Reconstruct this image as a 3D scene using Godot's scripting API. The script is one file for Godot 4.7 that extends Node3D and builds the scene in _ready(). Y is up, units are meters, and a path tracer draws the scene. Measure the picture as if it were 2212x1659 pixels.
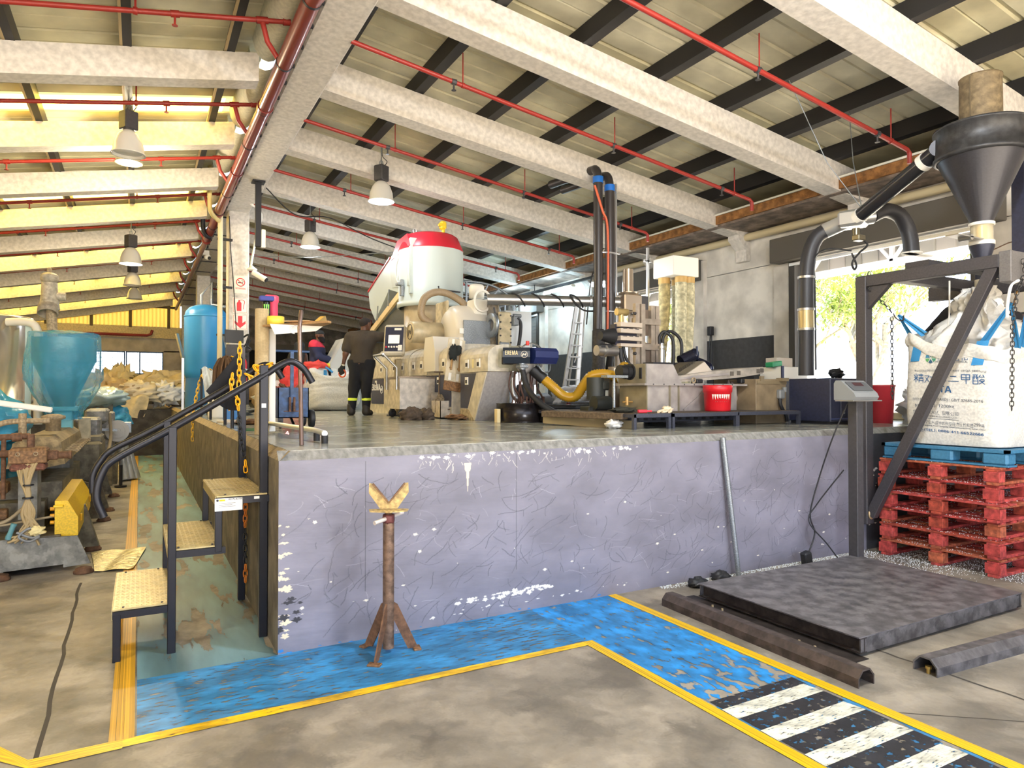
extends Node3D

# ---------------------------------------------------------------- builder of one mesh
class B:
	var v := PackedVector3Array()
	var n := PackedVector3Array()
	var t := PackedVector2Array()
	var i := PackedInt32Array()
	func vert(p: Vector3, nn: Vector3, uv := Vector2.ZERO) -> int:
		v.append(p); n.append(nn); t.append(uv)
		return v.size() - 1
	func f3(a: int, b: int, c: int) -> void:
		var g := (v[b] - v[a]).cross(v[c] - v[a])
		if g.dot(n[a] + n[b] + n[c]) > 0.0:
			i.append(a); i.append(c); i.append(b)
		else:
			i.append(a); i.append(b); i.append(c)
	func tri(a: Vector3, b: Vector3, c: Vector3, out: Vector3) -> void:
		var g := (b - a).cross(c - a).normalized()
		if g.dot(out) < 0.0: g = -g
		f3(vert(a, g), vert(b, g), vert(c, g))
	func quad(a: Vector3, b: Vector3, c: Vector3, d: Vector3, out: Vector3, u0 := Vector2(0, 0), u1 := Vector2(1, 1)) -> void:
		var g := (b - a).cross(c - a)
		if g.length() < 1e-12: g = (c - a).cross(d - a)
		g = g.normalized()
		if g.dot(out) < 0.0: g = -g
		var k := [vert(a, g, Vector2(u0.x, u1.y)), vert(b, g, Vector2(u1.x, u1.y)), vert(c, g, Vector2(u1.x, u0.y)), vert(d, g, u0)]
		f3(k[0], k[1], k[2]); f3(k[0], k[2], k[3])
	func box(c: Vector3, s: Vector3, b := Basis()) -> B:
		return cbox(c, s, 0.0, b)
	func mm(lo: Vector3, hi: Vector3, ch := 0.0) -> B:
		return cbox((lo + hi) / 2, hi - lo, ch)
	func cbox(c: Vector3, s: Vector3, ch: float, b := Basis()) -> B:
		var h := s / 2
		var k: float = minf(ch, minf(h.x, minf(h.y, h.z)) * 0.9)
		for ax in 3:
			var a1 := (ax + 1) % 3
			var a2 := (ax + 2) % 3
			for sg in [-1.0, 1.0]:
				var q := []
				for w in [[-1, -1], [1, -1], [1, 1], [-1, 1]]:
					var p := Vector3.ZERO
					p[ax] = h[ax] * sg
					p[a1] = (h[a1] - k) * w[0]
					p[a2] = (h[a2] - k) * w[1]
					q.append(c + b * p)
				var o := Vector3.ZERO
				o[ax] = sg
				quad(q[0], q[1], q[2], q[3], b * o)
			if k > 0.0:
				for s1 in [-1.0, 1.0]:
					for s2 in [-1.0, 1.0]:
						var q := []
						for w in [[-1, 0], [1, 0], [1, 1], [-1, 1]]:
							var p := Vector3.ZERO
							p[ax] = (h[ax] - k) * w[0]
							p[a1] = (h[a1] if w[1] == 0 else h[a1] - k) * s1
							p[a2] = (h[a2] if w[1] == 1 else h[a2] - k) * s2
							q.append(c + b * p)
						var o := Vector3.ZERO
						o[a1] = s1; o[a2] = s2
						quad(q[0], q[1], q[2], q[3], b * o)
		if k > 0.0:
			for sx in [-1.0, 1.0]:
				for sy in [-1.0, 1.0]:
					for sz in [-1.0, 1.0]:
						tri(c + b * Vector3(h.x * sx, (h.y - k) * sy, (h.z - k) * sz), c + b * Vector3((h.x - k) * sx, h.y * sy, (h.z - k) * sz), c + b * Vector3((h.x - k) * sx, (h.y - k) * sy, h.z * sz), b * Vector3(sx, sy, sz))
		return self
	func bar(a: Vector3, b: Vector3, w: float, h: float, up := Vector3.UP, ch := 0.0) -> B:   # a straight square bar
		var d := (b - a).normalized()
		var u := up
		if absf(d.dot(u)) > 0.98: u = Vector3(1, 0, 0)
		var r := d.cross(u).normalized()
		u = r.cross(d)
		return cbox((a + b) / 2, Vector3(w, h, a.distance_to(b)), ch, Basis(r, u, -d))
	func lathe(o: Vector3, prof: Array, seg := 20, b := Basis(), arc := TAU, a0 := 0.0) -> B:   # prof: [r, y] pairs round the y axis of b; a repeated point makes a sharp edge
		var m := prof.size()
		var nr := []
		for k in m:
			var t0 := Vector2.ZERO
			var p := Vector2(prof[k][0], prof[k][1])
			var pa := Vector2(prof[maxi(k - 1, 0)][0], prof[maxi(k - 1, 0)][1])
			var pb := Vector2(prof[mini(k + 1, m - 1)][0], prof[mini(k + 1, m - 1)][1])
			if pa.distance_to(p) > 1e-5: t0 += (p - pa).normalized()
			if pb.distance_to(p) > 1e-5: t0 += (pb - p).normalized()
			if t0.length() < 1e-4: t0 = (pb - pa)
			t0 = t0.normalized()
			nr.append(Vector2(t0.y, -t0.x))
		var ring := []
		for k in m:
			var row := []
			for j in seg + 1:
				var a := a0 + arc * j / seg
				var dir := Vector3(cos(a), 0, sin(a))
				row.append(vert(o + b * (dir * prof[k][0] + Vector3(0, prof[k][1], 0)), (b * (dir * nr[k].x + Vector3(0, nr[k].y, 0))).normalized(), Vector2(float(j) / seg, float(k) / maxi(m - 1, 1))))
			ring.append(row)
		for k in m - 1:
			if absf(prof[k][0] - prof[k + 1][0]) + absf(prof[k][1] - prof[k + 1][1]) < 1e-6: continue
			for j in seg:
				if prof[k][0] > 1e-6: f3(ring[k][j], ring[k][j + 1], ring[k + 1][j])
				if prof[k + 1][0] > 1e-6: f3(ring[k][j + 1], ring[k + 1][j + 1], ring[k + 1][j])
		return self
	func disc(o: Vector3, nn: Vector3, r: float, seg := 16) -> B:
		var u := nn.cross(Vector3(0.31, 0.77, 0.55)).normalized()
		var w := nn.cross(u).normalized()
		var c := vert(o, nn)
		var k0 := v.size()
		for j in seg: vert(o + u * cos(TAU * j / seg) * r + w * sin(TAU * j / seg) * r, nn)
		for j in seg: f3(c, k0 + j, k0 + (j + 1) % seg)
		return self
	func tube(pts: Array, r: Variant, seg := 10, caps := true) -> B:
		var m := pts.size()
		var u := Vector3.ZERO
		var rows := []
		for k in m:
			var d: Vector3 = (pts[mini(k + 1, m - 1)] - pts[maxi(k - 1, 0)]).normalized()
			if k == 0:
				u = d.cross(Vector3.UP if absf(d.y) < 0.9 else Vector3.RIGHT).normalized()
			else:
				u = (u - d * u.dot(d)).normalized()
			var w := d.cross(u)
			var rr: float = r[k] if r is Array else r
			var row := []
			for j in seg:
				var dir := u * cos(TAU * j / seg) + w * sin(TAU * j / seg)
				row.append(vert(pts[k] + dir * rr, dir, Vector2(float(j) / seg, float(k) / m)))
			rows.append(row)
			if caps and (k == 0 or k == m - 1): disc(pts[k], -d if k == 0 else d, rr, seg)
		for k in m - 1:
			for j in seg:
				var e := (j + 1) % seg
				f3(rows[k][j], rows[k][e], rows[k + 1][j])
				f3(rows[k][e], rows[k + 1][e], rows[k + 1][j])
		return self
	func cyl(a: Vector3, b: Vector3, r: float, seg := 12, r2 := -1.0) -> B:
		return tube([a, b], [r, r if r2 < 0 else r2], seg)
	func prism(poly: Array, o: Vector3, ux: Vector3, uy: Vector3, ext: Vector3) -> B:
		var pp := PackedVector2Array(poly)
		var tr := Geometry2D.triangulate_polygon(pp)
		var e := ext.normalized()
		for sd in 2:
			var base := o + (ext if sd == 1 else Vector3.ZERO)
			var nn := e if sd == 1 else -e
			var k0 := v.size()
			for q in pp: vert(base + ux * q.x + uy * q.y, nn, q)
			for k in range(0, tr.size(), 3): f3(k0 + tr[k], k0 + tr[k + 1], k0 + tr[k + 2])
		var cen := Vector2.ZERO
		for q in pp: cen += q
		var ccw := not Geometry2D.is_polygon_clockwise(pp)
		for k in pp.size():
			var a := pp[k]
			var c := pp[(k + 1) % pp.size()]
			var nn2 := Vector2(c.y - a.y, a.x - c.x)
			if not ccw: nn2 = -nn2
			var A := o + ux * a.x + uy * a.y
			var C := o + ux * c.x + uy * c.y
			quad(A, C, C + ext, A + ext, ux * nn2.x + uy * nn2.y)
		return self
	func sheet(nu: int, nv: int, fn: Callable, out := Vector3.ZERO, wrap := false) -> B:   # smooth surface fn(u, v), u and v from 0 to 1
		var k0 := v.size()
		for b in nv + 1:
			for a in nu + 1:
				v.append(fn.call(float(a) / nu, float(b) / nv)); n.append(Vector3.ZERO); t.append(Vector2(float(a) / nu, float(b) / nv))
		var acc := PackedVector3Array()
		acc.resize((nu + 1) * (nv + 1))
		var list := PackedInt32Array()
		for b in nv:
			for a in nu:
				var q := b * (nu + 1) + a
				for w in [[q, q + 1, q + nu + 1], [q + 1, q + nu + 2, q + nu + 1]]:
					var g := (v[k0 + w[1]] - v[k0 + w[0]]).cross(v[k0 + w[2]] - v[k0 + w[0]])
					for z in 3: acc[w[z]] += g
					list.append(k0 + w[0]); list.append(k0 + w[1]); list.append(k0 + w[2])
		if wrap:
			for b in nv + 1:
				var s := acc[b * (nu + 1)] + acc[b * (nu + 1) + nu]
				acc[b * (nu + 1)] = s; acc[b * (nu + 1) + nu] = s
		var sg := 1.0
		if out != Vector3.ZERO:
			var tot := Vector3.ZERO
			for g in acc: tot += g
			if tot.dot(out) < 0: sg = -1.0
		for k in acc.size(): n[k0 + k] = (acc[k] * sg).normalized() if acc[k].length() > 1e-14 else Vector3.UP
		for k in range(0, list.size(), 3):
			if sg > 0: i.append(list[k]); i.append(list[k + 2]); i.append(list[k + 1])
			else: i.append(list[k]); i.append(list[k + 1]); i.append(list[k + 2])
		return self
	func ball(c: Vector3, r: Vector3, seg := 12, rings := 8, b := Basis()) -> B:
		var fn := func(u: float, w: float) -> Vector3:
			var la := PI * (w - 0.5)
			return c + b * Vector3(r.x * cos(la) * cos(TAU * u), r.y * sin(la), r.z * cos(la) * sin(TAU * u))
		var k0 := v.size()
		sheet(seg, rings, fn, Vector3.ZERO, true)
		_outward(k0, c)
		return self
	func _outward(k0: int, c: Vector3) -> void:
		var s := 0.0
		for k in range(k0, v.size()): s += n[k].dot(v[k] - c)
		if s < 0:
			for k in range(k0, v.size()): n[k] = -n[k]
			var st := 0
			for k in range(0, i.size(), 3):
				if i[k] >= k0:
					st = i[k + 1]; i[k + 1] = i[k + 2]; i[k + 2] = st
	func add(o: B, x := Transform3D()) -> B:
		var k0 := v.size()
		var nb := x.basis.inverse().transposed()
		for k in o.v.size():
			v.append(x * o.v[k]); n.append((nb * o.n[k]).normalized()); t.append(o.t[k])
		for k in o.i: i.append(k + k0)
		return self
	func link(x: Transform3D, l: float, w: float, r: float, seg := 14) -> B:   # a chain link lying along y, flat in xy
		var pts := []
		for k in seg + 1:
			var a := TAU * k / seg
			pts.append(x * Vector3(cos(a) * w, sin(a) * w + (l / 2 - w) * (1.0 if sin(a) > 0.01 else (-1.0 if sin(a) < -0.01 else 0.0)), 0))
		return tube(pts, r, 6, false)
	func mesh(off := Vector3.ZERO) -> ArrayMesh:
		var a := []
		a.resize(Mesh.ARRAY_MAX)
		var vv := v
		if off != Vector3.ZERO:
			vv = PackedVector3Array()
			vv.resize(v.size())
			for k in v.size(): vv[k] = v[k] - off
		a[Mesh.ARRAY_VERTEX] = vv
		a[Mesh.ARRAY_NORMAL] = n
		a[Mesh.ARRAY_TEX_UV] = t
		a[Mesh.ARRAY_INDEX] = i
		var m := ArrayMesh.new()
		if i.size(): m.add_surface_from_arrays(Mesh.PRIMITIVE_TRIANGLES, a)
		return m

func V(x: float, y: float, z: float) -> Vector3:
	return Vector3(x, y, z)

# ---------------------------------------------------------------- objects, parts, names
var used := {}
var org := {}
var rng := RandomNumberGenerator.new()

func numbered(called: String) -> String:
	var k: int = used.get(called, 0)
	used[called] = k + 1
	return called if k == 0 else "%s_%03d" % [called, k]

func tag(o: Node, label := "", category := "", group := "", kind := "") -> Node:
	if label: o.set_meta("label", label)
	if category: o.set_meta("category", category)
	if group: o.set_meta("group", group)
	if kind: o.set_meta("kind", kind)
	return o

func thing(called: String, label: String, category: String, at := Vector3.ZERO, group := "", turn := 0.0) -> Node3D:
	# shapes of a thing that is not turned are written in world metres and moved to its base; those of a turned one are written round its base
	var o := Node3D.new()
	o.name = numbered(called)
	add_child(o)
	o.position = at
	o.rotation.y = turn
	org[o] = at if turn == 0.0 else Vector3.ZERO
	tag(o, label, category, group)
	return o

func part(called: String, b: B, m: Material, parent: Node, label := "") -> MeshInstance3D:
	var o := MeshInstance3D.new()
	o.name = called
	var at: Vector3 = org.get(parent, Vector3.ZERO)
	o.mesh = b.mesh(at)
	o.material_override = m
	parent.add_child(o, true)
	org[o] = at
	if label: o.set_meta("label", label)
	return o

func solo(called: String, label: String, category: String, b: B, m: Material, at := Vector3.ZERO, group := "") -> MeshInstance3D:
	var o := MeshInstance3D.new()
	o.name = numbered(called)
	o.mesh = b.mesh(at)
	o.material_override = m
	add_child(o)
	o.position = at
	org[o] = at
	tag(o, label, category, group)
	return o

func struct(called: String, b: B, m: Material, label := "") -> MeshInstance3D:
	var o := MeshInstance3D.new()
	o.name = numbered(called)
	o.mesh = b.mesh()
	o.material_override = m
	add_child(o)
	tag(o, label, "", "", "structure")
	return o

func copy(o: Node3D, at: Vector3, label: String, turn := NAN) -> Node3D:
	var c: Node3D = o.duplicate()
	var base := o.name.rstrip("0123456789").rstrip("_")
	c.name = numbered(base)
	add_child(c)
	c.position = at
	if not is_nan(turn): c.rotation.y = turn
	c.set_meta("label", label)
	return c

func inst(called: String, m: Mesh, mat: Material, parent: Node, x := Transform3D()) -> MeshInstance3D:
	var o := MeshInstance3D.new()
	o.name = called
	o.mesh = m
	o.material_override = mat
	o.transform = x
	parent.add_child(o, true)
	return o

func rot(ax: Vector3, deg: float) -> Basis:
	return Basis(ax.normalized(), deg_to_rad(deg))

func spline(p: Array, per := 6) -> Array:   # a smooth path through the points
	var out := []
	for k in p.size() - 1:
		var a: Vector3 = p[maxi(k - 1, 0)]
		var d: Vector3 = p[mini(k + 2, p.size() - 1)]
		for j in per: out.append(p[k].cubic_interpolate(p[k + 1], a, d, float(j) / per))
	out.append(p[-1])
	return out

func chain_b(b: B, pts: Array, l: float, w: float, r: float) -> B:   # links along a path
	var c := Curve3D.new()
	for p in pts: c.add_point(p)
	var step := l - 2.6 * r
	var m := int(c.get_baked_length() / step)
	for k in m:
		var p := c.sample_baked((k + 0.5) * step)
		var d := (c.sample_baked((k + 1) * step) - c.sample_baked(k * step)).normalized()
		var s := d.cross(V(0.3, 0.1, 1)).normalized()
		var z := s.cross(d)
		if k % 2: b.link(Transform3D(Basis(s, d, z), p), l, w, r)
		else: b.link(Transform3D(Basis(z, d, -s), p), l, w, r)
	return b

# ---------------------------------------------------------------- text
var fonts := {}
func font(name_: String, weight := 400) -> SystemFont:
	var key := name_ + str(weight)
	if not fonts.has(key):
		var f := SystemFont.new()
		f.font_names = PackedStringArray([name_])
		f.font_weight = weight
		fonts[key] = f
	return fonts[key]

func text_b(s: String, h: float, depth := 0.002, bold := false, fam := "Droid Sans") -> B:   # flat lettering in xy, cap height h, its left end at 0, its base line at 0
	var tm := TextMesh.new()
	tm.text = s
	tm.font = font(fam, 700 if bold else 400)
	tm.font_size = 48
	tm.pixel_size = h / 34.3
	tm.depth = depth
	tm.curve_step = 4.0
	tm.horizontal_alignment = HORIZONTAL_ALIGNMENT_LEFT
	tm.vertical_alignment = VERTICAL_ALIGNMENT_BOTTOM
	var b := B.new()
	var arr := tm.get_mesh_arrays() if tm.get_surface_count() <= 1 else []
	var lo := 1e9
	for sfc in tm.get_surface_count():
		arr = tm.surface_get_arrays(sfc)
		var k0 := b.v.size()
		b.v.append_array(arr[Mesh.ARRAY_VERTEX]); b.n.append_array(arr[Mesh.ARRAY_NORMAL])
		for k in arr[Mesh.ARRAY_VERTEX].size(): b.t.append(Vector2.ZERO)
		for k in arr[Mesh.ARRAY_INDEX]: b.i.append(k + k0)
	for p in b.v: lo = minf(lo, p.x)
	for k in b.v.size(): b.v[k].x -= lo
	return b

func width_of(b: B) -> float:
	var hi := 0.0
	for p in b.v: hi = maxf(hi, p.x)
	return hi

# ---------------------------------------------------------------- materials
var noises := {}
func noise_tex(kind: String) -> Texture2D:
	if noises.has(kind): return noises[kind]
	var t := NoiseTexture2D.new()
	t.width = 512; t.height = 512
	t.seamless = true
	var f := FastNoiseLite.new()
	f.seed = 7 + noises.size()
	var g := Gradient.new()
	var lo := 0.72
	match kind:
		"fine": f.frequency = 0.04; f.fractal_octaves = 5; lo = 0.88
		"blotch": f.frequency = 0.008; f.fractal_octaves = 6; lo = 0.82
		"dirt": f.frequency = 0.012; f.fractal_octaves = 6; f.domain_warp_enabled = true; f.domain_warp_amplitude = 40; lo = 0.66
		"grain": f.frequency = 0.25; f.fractal_octaves = 3; lo = 0.75
		"cell": f.noise_type = FastNoiseLite.TYPE_CELLULAR; f.frequency = 0.03; lo = 0.7
		"bump": f.frequency = 0.03; f.fractal_octaves = 5
		"crumple": f.noise_type = FastNoiseLite.TYPE_CELLULAR; f.cellular_return_type = FastNoiseLite.RETURN_DISTANCE2_SUB; f.frequency = 0.012; f.fractal_octaves = 3
	t.noise = f
	if kind in ["bump", "crumple"]:
		t.as_normal_map = true
		t.bump_strength = 6.0 if kind == "bump" else 14.0
	else:
		g.set_color(0, Color(lo, lo, lo)); g.set_color(1, Color(1, 1, 1))
		g.set_offset(0, 0.15); g.set_offset(1, 0.8)
		t.color_ramp = g
	noises[kind] = t
	return t

func M(c: Color, rough := 0.6, metal := 0.0, tex := "", sc := 1.0, nrm := 0.0, nk := "bump", nsc := 1.0) -> StandardMaterial3D:
	var m := StandardMaterial3D.new()
	m.albedo_color = c
	m.roughness = rough
	m.metallic = metal
	if tex:
		m.albedo_texture = noise_tex(tex)
		m.uv1_triplanar = true
		m.uv1_world_triplanar = true
		m.uv1_scale = Vector3.ONE * sc
	if nrm > 0.0:
		m.normal_enabled = true
		m.normal_texture = noise_tex(nk)
		m.normal_scale = nrm
		m.uv1_triplanar = true
		m.uv1_world_triplanar = true
		m.uv1_scale = Vector3.ONE * (sc if tex else nsc)
	return m

func G(r: float, g: float, b: float) -> Color:   # a colour given in 0..255
	return Color(r / 255.0, g / 255.0, b / 255.0)

func glow(c: Color, e: float) -> StandardMaterial3D:
	var m := StandardMaterial3D.new()
	m.albedo_color = Color(0.9, 0.9, 0.9)
	m.emission_enabled = true
	m.emission = c
	m.emission_energy_multiplier = e
	return m

var mats := {}
func mt(k: String) -> StandardMaterial3D:
	return mats[k]

const PH := 1.32            # the height of the raised platform
const WX := 9.3             # the wall on the right
const BK := -29.4           # the wall at the back
const ZB := -2.03           # the middle of the first white rafter in view; the others follow every 2.48 m
const BAY := 2.48

func ry(x: float) -> float: # underside of the rafters, right then left of the ridge
	return 5.72 - 0.135 * (x - 1.3) if x > 1.0 else 5.65 - 0.19 * (0.5 - x)

func _ready() -> void:
	rng.seed = 11
	set_view()
	set_materials()
	build_floor()
	build_platform()
	build_roof()
	build_walls()
	build_outside()
	build_roof_fittings()
	build_lamps()
	build_front_things()
	build_left_machine()
	build_stairs()
	build_platform_left()
	build_machine()
	build_pelletizer()
	build_right_things()
	build_people()

func set_view() -> void:
	var cam := Camera3D.new()
	cam.name = "camera"
	cam.fov = rad_to_deg(2.0 * atan(829.5 / 1460.0))
	cam.position = V(-0.802, 1.70, 4.603)
	cam.rotation = V(deg_to_rad(0.8045), deg_to_rad(-28.901), 0)
	cam.near = 0.05
	cam.far = 400
	cam.current = true
	add_child(cam)
	var we := WorldEnvironment.new()
	we.name = "world"
	var e := Environment.new()
	e.background_mode = Environment.BG_SKY
	var sm := ProceduralSkyMaterial.new()
	sm.sky_top_color = Color(0.62, 0.76, 0.98)
	sm.sky_horizon_color = Color(0.95, 0.97, 1.0)
	sm.ground_bottom_color = Color(0.6, 0.58, 0.55)
	sm.ground_horizon_color = Color(0.75, 0.74, 0.72)
	sm.sky_curve = 0.2
	var sky := Sky.new()
	sky.sky_material = sm
	e.sky = sky
	e.background_energy_multiplier = 3.0
	e.tonemap_mode = Environment.TONE_MAPPER_LINEAR
	e.tonemap_exposure = EXPOSURE
	e.sdfgi_enabled = true
	e.ssao_enabled = true
	e.ssil_enabled = true
	e.volumetric_fog_enabled = true
	e.volumetric_fog_density = 0.0
	we.environment = e
	add_child(we)
	var sun := DirectionalLight3D.new()
	sun.name = "sun"
	sun.rotation = V(deg_to_rad(-52), deg_to_rad(28), 0)
	sun.light_energy = 11.0
	sun.light_color = Color(1.0, 0.95, 0.86)
	sun.light_angular_distance = 0.6
	sun.shadow_enabled = true
	add_child(sun)

const EXPOSURE := 1.85

func set_materials() -> void:
	mats = {
		"concrete": M(G(160, 150, 134), 0.55, 0, "dirt", 0.22, 0.25),
		"white_paint": M(G(218, 212, 204), 0.75, 0, "fine", 0.5, 0.12),
		"wall_white": M(G(222, 217, 208), 0.85, 0, "blotch", 0.3),
		"wall_dark": M(G(62, 62, 64), 0.8, 0, "fine", 0.4),
		"plinth": M(G(70, 70, 72), 0.7, 0, "dirt", 0.6),
		"roof_sheet": M(G(214, 208, 176), 0.7, 0, "blotch", 0.25),
		"roof_warm": M(G(214, 206, 172), 0.7, 0, "blotch", 0.2),
		"purlin": M(G(38, 37, 39), 0.55, 0.2),
		"purlin_edge": M(G(190, 170, 130), 0.7),
		"red_pipe": M(G(150, 42, 34), 0.45, 0.0),
		"main_pipe": M(G(122, 44, 36), 0.28, 0.1),
		"black_steel": M(G(36, 36, 40), 0.5, 0.3),
		"black_rubber": M(G(32, 32, 34), 0.55),
		"dark_grey": M(G(70, 68, 70), 0.55, 0.2, "fine", 1.0),
		"steel": M(G(176, 174, 170), 0.32, 0.85),
		"galv": M(G(176, 182, 186), 0.42, 0.7, "cell", 6.0),
		"alu": M(G(208, 210, 212), 0.35, 0.8),
		"cream": M(G(214, 205, 184), 0.45, 0, "blotch", 1.2),
		"tank_grey": M(G(196, 208, 204), 0.4, 0.0, "fine", 0.6),
		"navy": M(G(48, 52, 74), 0.4, 0, "fine", 1.0),
		"deep_blue": M(G(28, 36, 76), 0.35),
		"red_paint": M(G(196, 40, 56), 0.35),
		"yellow": M(G(240, 190, 20), 0.5, 0, "fine", 2.0),
		"chain_yellow": M(G(246, 176, 20), 0.45),
		"wood": M(G(176, 138, 92), 0.7, 0, "fine", 2.0),
		"ledge": M(G(150, 134, 122), 0.85, 0, "dirt", 0.5),
		"rust_wood": M(G(170, 118, 66), 0.85, 0, "dirt", 0.8),
		"off_white": M(G(236, 232, 222), 0.6),
		"bag": M(G(232, 228, 216), 0.75, 0, "fine", 1.5, 0.35, "crumple"),
		"bag_blue": M(G(58, 146, 204), 0.7, 0, "fine", 6.0),
		"black_cloth": M(G(24, 24, 28), 0.9),
		"skin": M(G(96, 62, 46), 0.5),
		"brown_cable": M(G(150, 110, 84), 0.6),
		"beige": M(G(206, 192, 160), 0.6, 0, "blotch", 1.5),
		"machine_olive": M(G(128, 120, 100), 0.6, 0.1, "dirt", 1.0),
		"machine_grey": M(G(146, 144, 134), 0.55, 0.1, "dirt", 1.0),
		"rust": M(G(128, 92, 66), 0.75, 0.2, "dirt", 3.0),
		"rust_pale": M(G(186, 164, 128), 0.7, 0.1, "dirt", 4.0),
		"scale_top": M(G(134, 130, 132), 0.45, 0.35, "dirt", 0.9),
		"raw_steel": M(G(122, 118, 118), 0.5, 0.45, "dirt", 1.4),
		"raw_dark": M(G(64, 56, 52), 0.55, 0.3, "dirt", 1.6),
		"leaf": M(G(120, 140, 70), 0.7),
		"bark": M(G(190, 176, 150), 0.85, 0, "dirt", 1.0),
		"grey_plastic": M(G(128, 130, 130), 0.45),
		"cardboard": M(G(186, 150, 108), 0.85, 0, "fine", 1.5),
	}
	var lf := mt("leaf"); lf.backlight = Color(0.35, 0.4, 0.12); lf.backlight_enabled = true

# ---------------------------------------------------------------- worn paint: flat prints whose worn patches are holes
func wear(seed_: int, col: Color, lo: float, w := 512, h := 512, fq := 0.012, bias = null, stretch := 1.0) -> StandardMaterial3D:
	var f := FastNoiseLite.new(); f.seed = seed_; f.frequency = fq; f.fractal_octaves = 6
	f.domain_warp_enabled = true; f.domain_warp_amplitude = 25
	var g := FastNoiseLite.new(); g.seed = seed_ + 1; g.frequency = 0.006; g.fractal_octaves = 5
	var im := Image.create(w, h, true, Image.FORMAT_RGBA8)
	for y in h:
		for x in w:
			var k := f.get_noise_2d(x, y * stretch)
			var th := lo
			if bias != null: th += bias.call(float(x) / w, float(y) / h)
			var s := 0.88 + 0.3 * g.get_noise_2d(x, y) + 0.16 * k
			im.set_pixel(x, y, Color(clampf(col.r * s, 0, 1), clampf(col.g * s, 0, 1), clampf(col.b * s, 0, 1), 1.0 if k > th else 0.0))
	im.generate_mipmaps()
	var m := StandardMaterial3D.new()
	m.albedo_texture = ImageTexture.create_from_image(im)
	m.transparency = BaseMaterial3D.TRANSPARENCY_ALPHA_SCISSOR
	m.alpha_scissor_threshold = 0.5
	m.roughness = 0.42
	m.cull_mode = BaseMaterial3D.CULL_DISABLED
	return m

func flat(b: B, p: Array, y: float, uvs := 0.0) -> B:    # a painted patch on the floor from four [x, z] corners
	b.quad(V(p[0][0], y, p[0][1]), V(p[1][0], y, p[1][1]), V(p[2][0], y, p[2][1]), V(p[3][0], y, p[3][1]), Vector3.UP, Vector2(0, 0), Vector2(1, 1) if uvs == 0.0 else Vector2(uvs, 1))
	return b

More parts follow.
